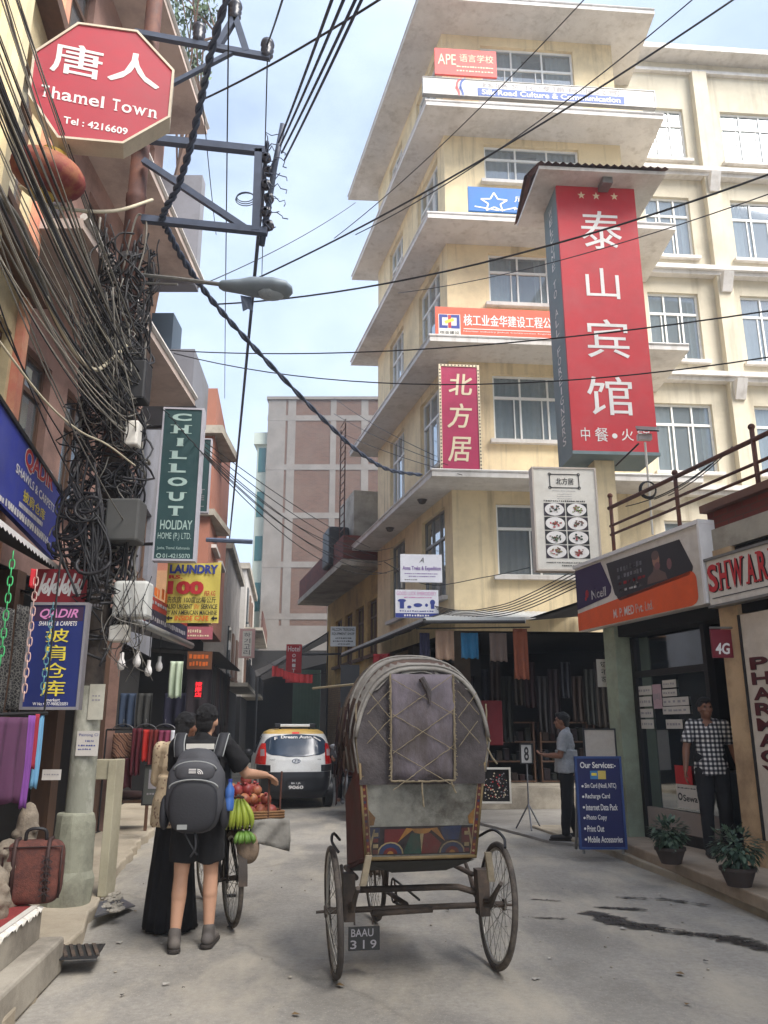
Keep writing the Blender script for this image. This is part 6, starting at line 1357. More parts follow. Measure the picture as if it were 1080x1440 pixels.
for a in (-1, 1):
    ap([(a * .05, .93), (a * .10, .935), (a * .155, .85)][::a], 3, .0052); ap([(a * .012, .9), (0, .9), (0, .79)][::a], 5, .0054)
    for rr0, k in ((.085, 5), (.075, 2), (.045, 1), (.02, 3)): ap([(a * .2 + rr0 * math.cos(t * math.pi / 8), .782 + .85 * rr0 * math.sin(t * math.pi / 8)) for t in range(9)], k, .005 + (.085 - rr0) * .02)
    for q in range(4): ap([(a * .295 - .016, .785 + .034 * q), (a * .295 + .016, .785 + .034 * q), (a * .295 + .016, .808 + .034 * q), (a * .295 - .016, .808 + .034 * q)], 5 if q % 2 else 1, .0055)
    ap([(a * .33, .79), (a * .345, .79), (a * .31, .93), (a * .3, .93)][::a], 5, .0058)
    # corner ornaments and side borders
    ap([(a * .39, 1.29), (a * .24, 1.3), (a * .33, 1.22)][::-a], 3, .004); ap([(a * .385, 1.06), (a * .355, 1.06), (a * .3, 1.0), (a * .31, .955), (a * .37, .95)][::a], 3, .004)
    ap([(a * .355, .77), (a * .32, .77), (a * .375, 1.32), (a * .41, 1.32)][::a], 1, .0062); ap([(a * .358, .77), (a * .35, .77), (a * .402, 1.32), (a * .412, 1.32)][::a], 3, .0068); ap([(a * .324, .77), (a * .318, .77), (a * .372, 1.32), (a * .378, 1.32)][::a], 5, .0068)
    for q in range(14):
        z = .79 + q * .038; x = a * (.338 + .055 * (z - .77) / .55); ap([(x + .009 * math.cos(t * 1.05), z + .009 * math.sin(t * 1.05)) for t in range(6)], [5, 3, 2][q % 3], .0072)
flat = _f
art.build('painted_band', AC, rk, local=True)
b = MB(); b.tube([pq(-.36, .755), pq(.36, .755)], .012, 6); b.tube([pq(-.355, .76), pq(-.41, 1.33)], .009, 6); b.tube([pq(.355, .76), pq(.41, 1.33)], .009, 6); b.build('edge_trim', mat('trim_grime', S(110, 92, 60), .6, .3, 12), rk, True, local=True)
# hood: hoops, canvas, back cloth, curtain, top cover
HZ = 1.27
def hoop(y, hw, zt_, t, grow=0.0, e1=.72, e2=.85):
    c, s = math.cos(t), math.sin(t); hwg = hw + grow
    flare = 1 - .1 * max(0, (.25 - s) / .25)
    return V((BX + hwg * flare * math.copysign(abs(c) ** e1, c), y, HZ + (zt_ - HZ + grow) * max(s, 0) ** e2))
HY = [(-.43, .445, 1.935), (-.3, .455, 1.985), (-.08, .46, 2.02), (.14, .46, 2.02), (.36, .455, 1.97)]
def hood(n=28, grow=0.0, t0=0.0, t1=math.pi, sub=4, sag=.02, ys=None):
    rows = []; H_ = ys or HY
    for a, c in zip(H_, H_[1:]):
        for k in range(sub):
            f = k / sub; sg = sag * 4 * f * (1 - f); rows.append([hoop(a[0] + (c[0] - a[0]) * f, a[1] + (c[1] - a[1]) * f - sg, a[2] + (c[2] - a[2]) * f - sg, t0 + (t1 - t0) * j / n, grow) for j in range(n + 1)])
    a = H_[-1]; rows.append([hoop(a[0], a[1], a[2], t0 + (t1 - t0) * j / n, grow) for j in range(n + 1)]); return rows
CANV = mat('hood_canvas', S(80, 74, 75), .85, .35, 7, bmp=.35, dirt=S(54, 48, 46), dirtamt=.9); CANVD = mat('hood_side_canvas', S(70, 56, 52), .9, .35, 5, bmp=.3, dirt=S(120, 96, 84), dirtamt=.5)
CURTN = mat('curtain_canvas', S(110, 102, 110), .85, .3, 6, bmp=.35, dirt=S(70, 62, 56), dirtamt=.9, stretch=(1, 1, .5)); DUST = mat('dusty_cover', S(142, 138, 132), .9, .3, 6, bmp=.4, dirt=S(100, 92, 86), dirtamt=.8)
hd = MB(); hd.grid(hood()); ho_ = hd.build('hood', CANVD, rk, True, local=True); so = ho_.modifiers.new('t', 'SOLIDIFY'); so.thickness = .012
b = MB(); b.grid(hood(20, .012, .62, math.pi - .62, 4, .016)); b.grid([[hoop(-.43, .445, 1.935, .62 + (math.pi - 1.24) * j / 20, .012) + V((0, 0, 0)) for j in range(21)], [hoop(-.45, .445, 1.935, .62 + (math.pi - 1.24) * j / 20, .012) + V((0, -.006, -.055 - .012 * math.sin(j * 1.7))) for j in range(21)]]); tc_ = b.build('top_cover', DUST, ho_, True, local=True)
for y, hw, zt_ in HY:
    b = MB(); b.tube([hoop(y, hw, zt_, math.pi * j / 28, .016) for j in range(29)], .008, 6); b.build('hoop', DUST if y < 0 else RUSTY, ho_, True, local=True)
b = MB(); b.tube([hoop(-.455, .445, 1.935, .3 + (math.pi - .6) * j / 24, .008) + V((0, 0, -.02)) for j in range(25)], .013, 7); b.build('edge_roll', DUST, ho_, True, local=True)
# back cloth fills the rear hoop
rows = []
for i in range(15):
    z = 1.2 + (1.92 - 1.2) * i / 14
    if z <= HZ: hw = .41
    else:
        s = ((z - HZ) / (1.935 - HZ)); s = min(max(s, 0), 1) ** (1 / .85); c = math.sqrt(max(1 - s * s, 0)); hw = .445 * (c ** .72) * (1 - .1 * max(0, (.25 - s) / .25))
    rows.append([V((BX + hw * (2 * j / 16 - 1), -.445 - .035 * math.sin(math.pi * j / 16) * math.sin(math.pi * i / 14) + .009 * math.sin(j * 2.1 + i) + .008 * math.sin(i * 1.7 + j * .6), z)) for j in range(17)])
b = MB(); b.grid(rows); bc = b.build('back_cloth', CANV, rk, True, local=True)
rows = [[V((BX - .012 + (.205 + .006 * (i / 10)) * (2 * j / 10 - 1), -.492 - .012 * math.sin(math.pi * i / 10) + .014 * math.sin(j * 1.3 + .5 * i) * (1.1 - i / 11) + .006 * math.sin(i * 1.9 + j), 1.225 + (1.885 - 1.225) * i / 10)) for j in range(11)] for i in range(11)]
b = MB(); b.grid(rows); cu = b.build('rear_curtain', CURTN, rk, True, local=True); so = cu.modifiers.new('t', 'SOLIDIFY'); so.thickness = .006
CORD = mat('cord_cream', S(134, 122, 100), .9, .25, 40, dirt=S(90, 80, 66), dirtamt=.7)
g = random.Random(21)
def cord(par, pts, r=.0035):
    P = [V(p) for p in pts]; o = []
    for a, c in zip(P, P[1:]):
        n = max(int((c - a).length / .02), 2)
        for k in range(n): o.append(a.lerp(c, k / n) + V((g.uniform(-.002, .002), g.uniform(-.002, .002), g.uniform(-.002, .002))))
    b = MB(); b.tube(o + [P[-1]], r, 5); return b
b = MB()
def addc(pts, r=.0026):
    c = cord(None, pts, r); i = len(b.v); b.v.extend(c.v); b.f.extend([tuple(i + j for j in f) for f in c.f]); b.m.extend(c.m)
cy = -.515
for z in (1.88, 1.66, 1.44):
    addc([(BX - .21, cy, z - .03), (BX + .19, cy, z - .25)]); addc([(BX + .19, cy, z), (BX - .21, cy, z - .27)])
b.build('lacing', CORD, cu, local=True)
b = MB()
for s in (-1, 1):
    for z in (1.78, 1.6): addc([(BX + s * .225, -.5, z), (BX + s * .37, -.482, z - .15)]); addc([(BX + s * .36, -.482, z - .01), (BX + s * .225, -.5, z - .17)])
b.build('lacing', CORD, bc, local=True)
b = MB()
for s in (-1, 1): addc([(BX - .012 + s * .205, -.5, 1.225), (BX - .012 + s * .208, -.508, 1.55), (BX - .012 + s * .21, -.5, 1.885)], .007)
addc([(BX - .217, -.5, 1.225), (BX, -.503, 1.22), (BX + .193, -.5, 1.225)], .007); addc([(BX - .02, -.5, 1.22), (BX - .018, -.505, 1.13), (BX - .01, -.503, 1.07)], .006); addc([(BX + .17, -.5, 1.225), (BX + .185, -.505, 1.17), (BX + .2, -.5, 1.15)], .006)
for k in range(34):
    z = 1.24 + k * .019
    for s in (-1, 1): x = BX - .012 + s * (.207); addc([(x, -.503, z), (x + s * g.uniform(.005, .018), -.51, z - g.uniform(.0, .015))], .003)
b.build('fringe', CORD, cu, local=True)
b = MB(); addc([(BX + .435, -.43, 1.7), (BX + .43, -.44, 1.45), (BX + .41, -.44, 1.3)], .007); addc([(BX - .435, -.43, 1.7), (BX - .43, -.44, 1.45), (BX - .41, -.44, 1.3)], .007); addc([(BX + .43, -.44, 1.42), (BX + .46, -.46, 1.36), (BX + .49, -.46, 1.32)], .006); addc([(BX + .43, -.44, 1.5), (BX + .45, -.46, 1.46)], .006)
b.build('tie_cord', CORD, rk, local=True)
b = MB(); c = [(BX - .02, -.515, 1.86), (BX + .025, -.52, 1.78), (BX + .035, -.52, 1.7)]; b.tube(c, [.02, .018, .008], 6); b.build('rag', CANV, cu, local=True)
# left flank rags
b = MB()
for k in range(26):
    z = 1.72 - k * .02; y = g.uniform(-.42, .2); x = BX - .455 - g.uniform(0, .03); h_ = g.uniform(.05, .2); b.face([(x, y, z), (x - .01, y + .03, z), (x - g.uniform(0, .03), y + .035, z - h_), (x - g.uniform(0, .03), y, z - h_ * .9)], k % 2)
b.build('torn_flap', [CANVD, mat('rag_dark', S(60, 40, 44), .9, .3, 8)], ho_, local=True)
b = MB(); b.box((-.36, -.05, .235), (.205, .012, .14)); npl = bevel(b.build('number_plate', flat('plate_black', S(44, 44, 44), .6, .2, S(90, 86, 78)), rk, local=True), .004)
class LP_:   # local plane facing backwards in a thing's own space
    def __init__(s, o, d=(1, 0, 0), n=(0, -1, 0), up=(0, 0, 1)): s.o, s.d, s.n, s.up = V(o), V(d), V(n), V(up)
    def pt(s, a, z, off=0): return s.o + s.d * a + s.up * z + s.n * off
t = Text(LP_((-.36, -.056, .235)), .002); t.put('BAAU', -.085, .06, .012, .058, bold=.01); t.put('3', -.09, -.05, -.058, -.008, bold=.01); t.put('1', -.008, .002, -.058, -.008, bold=.01); t.put('9', .04, .08, -.058, -.008, bold=.01); t.b.build('lettering', TXG, npl, local=True)
b = MB(); b.tube([(-.42, -.03, .31), (-.42, 0, RW)], .006); b.tube([(-.3, -.03, .31), (-.3, 0, RW)], .006); b.build('plate_hanger', RUSTY, rk, local=True)
# ------------------------------------------------------------------ taxi
tx = thing('taxi', 'small white hatchback taxi with yellow roof and dark rear bumper driving away', 'car', (-1.73, 16.5, 0), R(11))
LV = [(.2, .70, .10, 3.45), (.34, .77, .02, 3.52), (.58, .80, 0, 3.55), (.75, .805, .02, 3.5), (.92, .80, .05, 3.36), (1.0, .785, .08, 2.62), (1.18, .73, .19, 2.25), (1.36, .665, .31, 1.85), (1.46, .6, .4, 1.62), (1.51, .5, .52, 1.4), (1.53, .3, .7, 1.2)]
NE = 4.6
def lev(z):
    for a, c in zip(LV, LV[1:]):
        if a[0] <= z <= c[0]:
            f = (z - a[0]) / (c[0] - a[0]); return [a[k] + (c[k] - a[k]) * f for k in range(4)]
    return list(LV[-1] if z > LV[-1][0] else LV[0])
def ring_(z, n=40):
    _, hw, y0, y1 = lev(z); o = []
    for k in range(n):
        a = 2 * math.pi * k / n; c, s = math.cos(a), math.sin(a); o.append(V((hw * math.copysign(abs(c) ** (2 / NE), c), (y0 + y1) / 2 + (y1 - y0) / 2 * math.copysign(abs(s) ** (2 / NE), s), z)))
    return o
zs = [.2, .27, .34, .46, .58, .66, .75, .84, .92, .96, 1.0, 1.09, 1.18, 1.27, 1.36, 1.42, 1.46, 1.49, 1.51, 1.525, 1.53]
CARW = flat('car_white', S(226, 226, 224), .25, .04, S(180, 176, 168)); CARY = flat('car_yellow_roof', S(206, 170, 92), .3, .05); CARB = flat('car_black', S(30, 31, 36), .35, .1)
b = MB(); R_ = [ring_(z) for z in zs]
for k, (p, q) in enumerate(zip(R_, R_[1:])): b.grid([p, q], True, 2 if zs[k] < .34 else (1 if zs[k] >= 1.42 else 0))
b.face(R_[-1], 1); b.face(list(reversed(R_[0])), 2); b.build('body', [CARW, CARY, CARB], tx, True, local=True)
def rear(x, z, o=.006):
    _, hw, y0, y1 = lev(z); f = min(abs(x) / hw, .999); return V((x, y0 + (y1 - y0) / 2 * (1 - (1 - f ** NE) ** (1 / NE)) - o, z))
def patch(name, zf, m, o=.006, nz=14, nx=20, par=None):
    b = MB(); z0, z1, hwf = zf; b.grid([[rear((hwf(z)[0] + (hwf(z)[1] - hwf(z)[0]) * j / nx), z, o) for j in range(nx + 1)] for z in [z0 + (z1 - z0) * i / nz for i in range(nz + 1)]]); return b.build(name, m, par or tx, True, local=True)
def win(z): f = (z - 1.2) / .215; w_ = .635 * (max(1 - abs(f) ** 3.2, 0)) ** (1 / 3.2) - .06 * max(f, 0); return (-w_, w_)
CARG = flat('car_glass', S(52, 66, 84), .06, .25, scale=2)
rw_ = patch('rear_window', (.986, 1.414, win), CARG, .008)
t = Text(LP_((0, rear(0, 1.36).y - .012, 1.345), up=(0, .45, 1)), .012); t.put('Dream Auto', -.3, .32, -.012, .045, bold=.03); t.put('F', -.43, -.37, -.04, .02, bold=.02); t.line((.36, .02), (.5, -.06), .02); t.b.build('window_lettering', TXW, rw_, local=True)
patch('bumper', (.24, .70, lambda z: (-lev(z)[1] * .985, lev(z)[1] * .985)), CARB, .012)
for s in (-1, 1): patch('bumper_corner', (.705, .83, lambda z: (s * .5, s * .79) if s > 0 else (-.79, -.5)), CARB, .009, 5, 8)
RED = flat('lamp_red', S(186, 30, 32), .2, .1); REDL = flat('lamp_bright_red', S(236, 52, 44), .2, .1); CLR = flat('lamp_clear', S(176, 150, 152), .15, .2)
for s in (-1, 1):
    def lf(z, s=s):
        i = .585 + .03 * abs(z - 1.0) * 2; o_ = lev(z)[1] * .975 - (.0 if z < 1.15 else (z - 1.15) * .2); return (i, o_) if s > 0 else (-o_, -i)
    tl = patch('tail_lamp', (.84, 1.24, lf), RED if s > 0 else REDL, .012, 10, 8)  # brighter red on the left lamp stands in for its lit look
    patch('lamp_lens', (1.0, 1.13, lambda z, s=s: tuple(sorted((s * .62, s * .70)))), CLR, .016, 4, 4, tl)
patch('brake_light', (1.425, 1.455, lambda z: (-.07, .07)), REDL, .014, 3, 6)
em = MB(); 
for k in range(24):
    a0, a1 = 2 * math.pi * k / 24, 2 * math.pi * (k + 1) / 24; em.face([rear(.085 * math.cos(a0), .905 + .045 * math.sin(a0), .011), rear(.085 * math.cos(a1), .905 + .045 * math.sin(a1), .011), rear(.068 * math.cos(a1), .905 + .033 * math.sin(a1), .011), rear(.068 * math.cos(a0), .905 + .033 * math.sin(a0), .011)])
for x in (-.035, .025): em.face([rear(x, .878, .012), rear(x + .016, .878, .012), rear(x + .03, .932, .012), rear(x + .012, .932, .012)])
em.face([rear(-.03, .898, .0125), rear(.045, .908, .0125), rear(.045, .916, .0125), rear(-.03, .906, .0125)])
em.build('emblem', mat('chrome', S(120, 120, 124), .2, .1, 5, metal=.8), tx, local=True)
t = Text(LP_((0, rear(.5, .93).y, .93)), .015)
t.put('MAGNA', -.52, -.36, -.012, .012); t.put('KAPPA', .4, .5, -.01, .012); t.b.build('badge_lettering', TXK, tx, local=True)
b = MB(); b.box((.0, -.03, .45), (.34, .012, .15)); np_2 = b.build('number_plate', flat('plate_dark', S(40, 42, 48), .5, .1), tx, local=True)
t = Text(LP_((0, -.037, .45)), .002); t.put('9060', -.145, .145, -.065, .0, bold=.03); t.put('BA 1 JA', -.09, .09, .018, .06, bold=.02); t.b.build('lettering', TXW, np_2, local=True)
b = MB(); b.box((0, .62, 1.585), (.62, .2, .055)); rb_ = bevel(b.build('roof_rack', CARW, tx, local=True), .012); b = MB(); b.box((-.36, .62, 1.585), (.12, .22, .08)); b.box((.36, .62, 1.585), (.12, .22, .08)); b.box((-.3, .62, 1.54), (.05, .1, .06)); b.box((.3, .62, 1.54), (.05, .1, .06)); bevel(b.build('rack_end', CARB, rb_, local=True), .012)
for s in (-1, 1):
    for y in (.62, 2.85):
        b = MB(); b.tube([(s * .62, y, .28), (s * .63, y, .28), (s * .78, y, .28), (s * .8, y, .28)], [.24, .285, .285, .24], 24); w_ = b.build('wheel', CARB, tx, True, local=True, ang=40)
        b = MB(); b.tube([(s * .79, y, .28), (s * .806, y, .28)], [.19, .17], 20); b.build('rim', RIM, w_, local=True)
b = MB()
for s in (-1, 1):
    b.ell((s * .88, 2.25, 1.02), (.09, .05, .07)); b.tube([(s * .74, 2.3, 1.0), (s * .86, 2.27, 1.0)], .015)
    b2 = MB(); rows = []
    for z in (1.03, 1.2, 1.38):
        _, hw, y0, y1 = lev(z); rows.append([V((s * (hw * (1 - .0) - .0 + .004), y0 + (y1 - y0) * f, z)) for f in (.28, .45, .6, .72)])
    b2.grid(rows); b2.build('side_window', CARG, tx, True, local=True)
b.build('mirror', CARB, tx, True, local=True)
# ------------------------------------------------------------------ fruit bicycle
bc_ = thing('fruit_bicycle', 'old black bicycle loaded with fruit beside the man with the backpack', 'bicycle', (-1.235, 7.05, 0), R(22))
cycle_wheel(bc_, (0, 0, .365), .365, (1, 0, .03), 32, .02, .05); cycle_wheel(bc_, (0, 1.1, .365), .365, (1, .1, 0), 32, .02, .05)
def btube(name, paths, r, m=BLACK):
    b = MB()
    for p in paths: b.tube(p, r, 7)
    return b.build(name, m, bc_, True, local=True)
btube('frame', [[(0, .42, .28), (0, .22, .86)], [(0, .42, .28), (0, .92, .72)], [(0, .26, .78), (0, .9, .82)], [(.05, 0, .365), (.02, .42, .28)], [(-.05, 0, .365), (-.02, .42, .28)], [(.05, 0, .365), (0, .25, .76)], [(-.05, 0, .365), (0, .25, .76)]], .016)
btube('fork', [[(.05, 1.1, .365), (.04, .95, .74), (0, .9, .95)], [(-.05, 1.1, .365), (-.04, .95, .74), (0, .9, .9)]], .012)
btube('handlebar', [smooth([(-.28, .7, .98), (-.24, .86, 1.0), (0, .9, .98), (.24, .86, 1.0), (.28, .7, .98)], 4)], .011, RIM)
b = MB(); b.ell((0, .2, .92), (.08, .13, .04)); b.build('saddle', BLACK, bc_, True, local=True)
b = MB(); torus(b, (.03, .42, .28), .09, .007, (1, 0, 0), 24, 5); b.tube([(.05, .42, .28), (.05, .5, .14)], .008); b.tube([(-.06, .42, .28), (-.06, .34, .42)], .008); b.box((.1, .5, .14), (.08, .05, .02)); b.box((-.11, .34, .42), (.08, .05, .02)); b.build('pedals', BLACK, bc_, local=True)
b = MB(); b.grid([[V((s * .035, .40 * math.cos(R(a)), .365 + .40 * math.sin(R(a)))) for s in (-1, 1)] for a in range(20, 190, 10)]); b.build('mudguard', RUSTY, bc_, True, local=True)
btube('rear_rack', [[(-.12, -.22, .77), (-.12, .2, .77)], [(.22, -.22, .77), (.22, .2, .77)], [(-.12, -.22, .77), (.22, -.22, .77)], [(-.12, .2, .77), (.22, .2, .77)], [(.06, 0, .38), (.12, -.1, .77)], [(-.06, 0, .38), (-.1, -.1, .77)]], .009)
# ================================================================== PEOPLE
SKIN = mat('skin_tan', S(196, 150, 122), .55, .1, 6); SKIND = mat('skin_brown', S(128, 88, 68), .55, .12, 6)
HAIR = mat('black_hair', S(24, 22, 23), .6, .4, 60, bmp=.8, stretch=(1, 1, .25)); EYEM = flat('eye_dark', S(24, 20, 20), .2, .1)
from mathutils import noise as mnoise
def organic(name, b, m, parent, vox=.009, it=5, fold=0.0):
    o = b.build('tmp', m, None); md = o.modifiers.new('r', 'REMESH'); md.mode = 'VOXEL'; md.voxel_size = vox
    sm = o.modifiers.new('s', 'SMOOTH'); sm.iterations = it; sm.factor = .5
    dg = bpy.context.evaluated_depsgraph_get(); me = bpy.data.meshes.new_from_object(o.evaluated_get(dg)); me.name = name
    old = o.data; bpy.data.objects.remove(o); bpy.data.meshes.remove(old)
    if fold:     # cloth folds: push the surface along its normals with drawn-out noise
        ns = [v.normal.copy() for v in me.vertices]
        for v, nn in zip(me.vertices, ns):
            c = v.co; v.co = c + nn * fold * (mnoise.noise(V((c.x * 8, c.y * 8, c.z * 4 + c.x * 6))) + .6 * mnoise.noise(V((c.x * 6 + 3, c.y * 6, c.z * 15 + c.x * 7))) + .25 * mnoise.noise(c * 34))
    me.materials.clear(); me.materials.append(m); me.polygons.foreach_set('use_smooth', [True] * len(me.polygons))
    o = bpy.data.objects.new(name, me); COL.objects.link(o)
    if parent: o.parent = parent
    return o
def hand(b, wr, d, nrm, curl=.5, side=1, sc=1.0):
    """palm, four fingers and a thumb; d along the hand, nrm out of the palm, side = which way the thumb points"""
    d = V(d).normalized(); nrm = V(nrm); nrm = (nrm - d * nrm.dot(d)).normalized(); s = d.cross(nrm) * side
    wr = V(wr); pc = wr + d * .045 * sc; Mx = Matrix((s, d, nrm)).transposed()
    b.ell(pc, (.041 * sc, .05 * sc, .017 * sc), Mx, 12)
    for k, (ln, off) in enumerate(((.07, .031), (.078, .011), (.072, -.010), (.056, -.030))):
        p = wr + d * .085 * sc + s * off * sc; a = curl * .6; q = p + (d * math.cos(a) + nrm * math.sin(a)) * ln * .5 * sc; a = curl * 1.5; r_ = q + (d * math.cos(a) + nrm * math.sin(a)) * ln * .5 * sc
        b.cap(p, q, .0095 * sc, .0088 * sc, 8); b.cap(q, r_, .0088 * sc, .0075 * sc, 8)
    p = wr + d * .02 * sc + s * .03 * sc; q = p + (d * .6 + s * .7 + nrm * .35).normalized() * .04 * sc; r_ = q + (d * .85 + s * .25 + nrm * .4).normalized() * .032 * sc
    b.cap(p, q, .012 * sc, .0105 * sc, 8); b.cap(q, r_, .0105 * sc, .008 * sc, 8)
def person(label, loc, rz, J, skin, shirt=None, sleeve=.6, trousers=None, tr_to=1.0, shoe=None, hair=True, scale=1.0, headturn=0, shirtlen=.93, curl=.5, shirt_grow=.02, loose=0.0, hairlong=False, palm=None, group=None):
    r = thing('person', label, 'person', loc, rz, group, M=Matrix.Translation(V(loc)) @ Matrix.Rotation(rz, 4, 'Z') @ Matrix.Scale(scale, 4))
    g_ = lambda k: V(J[k])
    hc = g_('head'); HR = Matrix.Rotation(headturn, 3, 'Z')
    b = MB()
    b.ell(hc + V((0, -.012, .015)), (.077, .093, .105), HR, 16); b.ell(hc + HR @ V((0, .03, -.055)), (.056, .062, .058), HR, 14); b.ell(hc + HR @ V((0, .055, -.088)), (.028, .026, .022), HR, 10)
    b.cap(hc + HR @ V((0, .088, .008)), hc + HR @ V((0, .104, -.028)), .009, .014, 8)
    b.ell(hc + HR @ V((0, .083, -.062)), (.025, .012, .008), HR, 10)
    for s in (-1, 1):
        b.ell(hc + HR @ V((s * .078, -.005, -.012)), (.01, .022, .032), HR, 10); b.ell(hc + HR @ V((s * .032, .078, .032)), (.024, .012, .008), HR, 8); b.ell(hc + HR @ V((s * .045, .062, -.022)), (.02, .02, .02), HR, 8)
    nk = g_('neck'); b.cap(nk + V((0, -.01, -.04)), hc + V((0, -.012, -.05)), .058, .052, 12)
    ch, wa, pe = g_('chest'), g_('waist'), g_('pelvis')
    b.ell(ch, (.165, .105, .17)); b.ell(wa, (.14, .1, .15)); b.ell(pe, (.16, .115, .13)); b.ell((ch + nk) / 2 + V((0, 0, .02)), (.13, .08, .08))
    for s in 'LR':
        hp, kn, an, to = g_('hip' + s), g_('knee' + s), g_('ankle' + s), g_('toe' + s)
        b.cap(hp, kn, .085, .056); b.cap(kn, kn.lerp(an, .35), .054, .056); b.cap(kn.lerp(an, .3) + (kn - an).cross(V((1, 0, 0))).normalized() * .008, an, .057, .036); b.cap(an + V((0, -.0, -.035)), to, .038, .03)
        sh, el, wr = g_('sh' + s), g_('el' + s), g_('wr' + s)
        b.cap(sh, el, .053, .041); b.cap(el, el.lerp(wr, .3), .042, .041); b.cap(el.lerp(wr, .3), wr, .041, .027)
        pn = V(palm[s]) if palm and s in palm else V((-1 if s == 'R' else 1, .2, 0))
        hd_ = V(J['hd' + s]) if 'hd' + s in J else (wr - el)
        hand(b, wr, hd_, pn, curl, (1 if s == 'L' else -1))
    body = organic('body', b, skin, r, .0085, 4)
    for s in (-1, 1):
        e = MB(); e.ell(hc + HR @ V((s * .032, .083, .013)), (.012, .008, .008), HR, 8); e.build('eye', EYEM, r, True, local=True)
    if hair:
        b = MB(); b.ell(hc + HR @ V((0, -.026, .036)), (.086, .098, .098), HR, 14); b.ell(hc + HR @ V((0, -.062, -.02)), (.07, .05, .075), HR, 12); b.ell(hc + HR @ V((0, .045, .095)), (.06, .045, .03), HR, 10)
        gg = random.Random(4)
        for k in range(60):
            d = V((gg.gauss(0, 1), gg.gauss(0, 1) - .2, abs(gg.gauss(0, 1)) * .9 + .1)).normalized(); p = hc + HR @ (V((0, -.026, .034)) + V((d.x * .084, d.y * .096, d.z * .096))); b.cap(p, p + d * .002 + V((0, -.012, -.008)), .009, .005, 6)
        if hairlong: b.cap(hc + HR @ V((0, -.07, 0)), hc + HR @ V((0, -.1, -.16)), .06, .04)
        organic('hair', b, HAIR, r, .006, 2, .004)
    if shirt:
        b = MB(); gw = shirt_grow; b.ell(ch + V((0, 0, -.01)), (.165 + gw, .108 + gw, .175 + gw)); b.ell(wa, (.145 + gw + loose, .103 + gw + loose, .16)); b.ell((ch + nk) / 2 + V((0, -.005, .012)), (.135 + gw, .082 + gw, .075))
        b.cap(nk + V((0, -.012, -.05)), nk + V((0, -.01, -.012)), .066, .064)
        for s in 'LR': b.cap(nk + V((0, -.01, -.045)), g_('sh' + s) + V((0, 0, -.012)), .062, .058)
        zb_ = shirtlen; rows = []
        for z, kx in ((wa.z + .12, 1.0), (wa.z, 1.03), (pe.z + .06, 1.16), (zb_, 1.2)):
            cxy = wa.lerp(pe, min(max((wa.z - z) / max(wa.z - pe.z, .01), 0), 1)); rows.append([V((cxy.x + (.148 + gw + loose) * kx * math.cos(a * math.pi / 10), cxy.y + (.106 + gw + loose) * kx * math.sin(a * math.pi / 10), z + (.006 * math.sin(a * 2.3) if z == zb_ else 0))) for a in range(20)])
        b.grid(list(reversed(rows)), True, None, True)
        for s in 'LR':
            sh, el, wr = g_('sh' + s), g_('el' + s), g_('wr' + s); f = sleeve
            if f <= 1: b.ell(sh + V((0, 0, -.002)), .058 + gw * .7); e = sh.lerp(el, f); b.tube([sh, sh.lerp(e, .5), e], [.056 + gw * .6, .055 + gw, .056 + gw], 16)
            else: b.cap(sh + V((0, 0, -.002)), el, .058 + gw * .6, .046 + gw); b.cap(el, el.lerp(wr, f - 1), .046 + gw, .034 + gw)
        organic('shirt', b, shirt, r, .01, 4, .005 if hairlong else .011)
    if trousers:
        b = MB(); b.ell(pe + V((0, 0, .01)), (.172, .125, .13)); b.cap(pe + V((-.08, 0, .1)), pe + V((.08, 0, .1)), .11, .11)
        for s in 'LR':
            hp, kn, an = g_('hip' + s), g_('knee' + s), g_('ankle' + s)
            if tr_to < 1: e = hp.lerp(kn, tr_to); b.tube([hp + V((0, 0, .06)), hp, hp.lerp(e, .5), e], [.08, .106, .104, .1], 16)
            elif tr_to < 1.2: b.cap(hp, kn, .105, .085); b.cap(kn, kn.lerp(an, .06), .085, .086)
            else: b.cap(hp, kn, .102, .082); b.cap(kn, an + V((0, 0, .02)), .08, .062)
        organic('trousers' if tr_to > 1.2 else 'shorts', b, trousers, r, .0105, 4, .008)
    if shoe:
        for s in 'LR':
            an, to = g_('ankle' + s), g_('toe' + s); b = MB(); f = (to - an); f.z = 0; f.normalize()
            b.cap(an + V((0, 0, .03)), an + V((0, 0, -.03)), .047, .05); b.cap(V((an.x, an.y, .05)) - f * .035, V((to.x, to.y, .036)) + f * .025, .046, .037); b.cap(V((an.x, an.y, .036)) - f * .035, V((to.x, to.y, .03)) + f * .01, .036, .034)
            for v in b.v: v.z = max(v.z, .0)
            sh_ = organic('shoe', b, shoe, r, .009, 2)
            b = MB(); b.cap(V((an.x, an.y, .014)) - f * .045, V((to.x, to.y, .014)) + f * .035, .047, .041)
            for v in b.v: v.z = min(max(v.z, .0), .022)
            b.build('sole', mat('shoe_sole', S(58, 52, 48), .8, .2, 9), sh_, local=True)
    return r
BASE = dict(head=(0, .015, 1.605), neck=(0, 0, 1.48), chest=(0, 0, 1.28), waist=(0, 0, 1.08), pelvis=(0, -.01, .94), hipL=(-.09, 0, .92), hipR=(.09, 0, .92), kneeL=(-.1, .02, .5), kneeR=(.1, .02, .5), ankleL=(-.105, -.02, .09), ankleR=(.105, -.02, .09), toeL=(-.125, .14, .03), toeR=(.125, .14, .03),
            shL=(-.185, 0, 1.42), shR=(.185, 0, 1.42), elL=(-.235, -.02, 1.14), elR=(.235, -.02, 1.14), wrL=(-.25, .06, .9), wrR=(.25, .06, .9))
def pose(**k): d = dict(BASE); d.update(k); return d
def cloth_mat(name, c, rough=.9, var=.2, sc=14): return mat(name, c, rough, var, sc, bmp=.12)
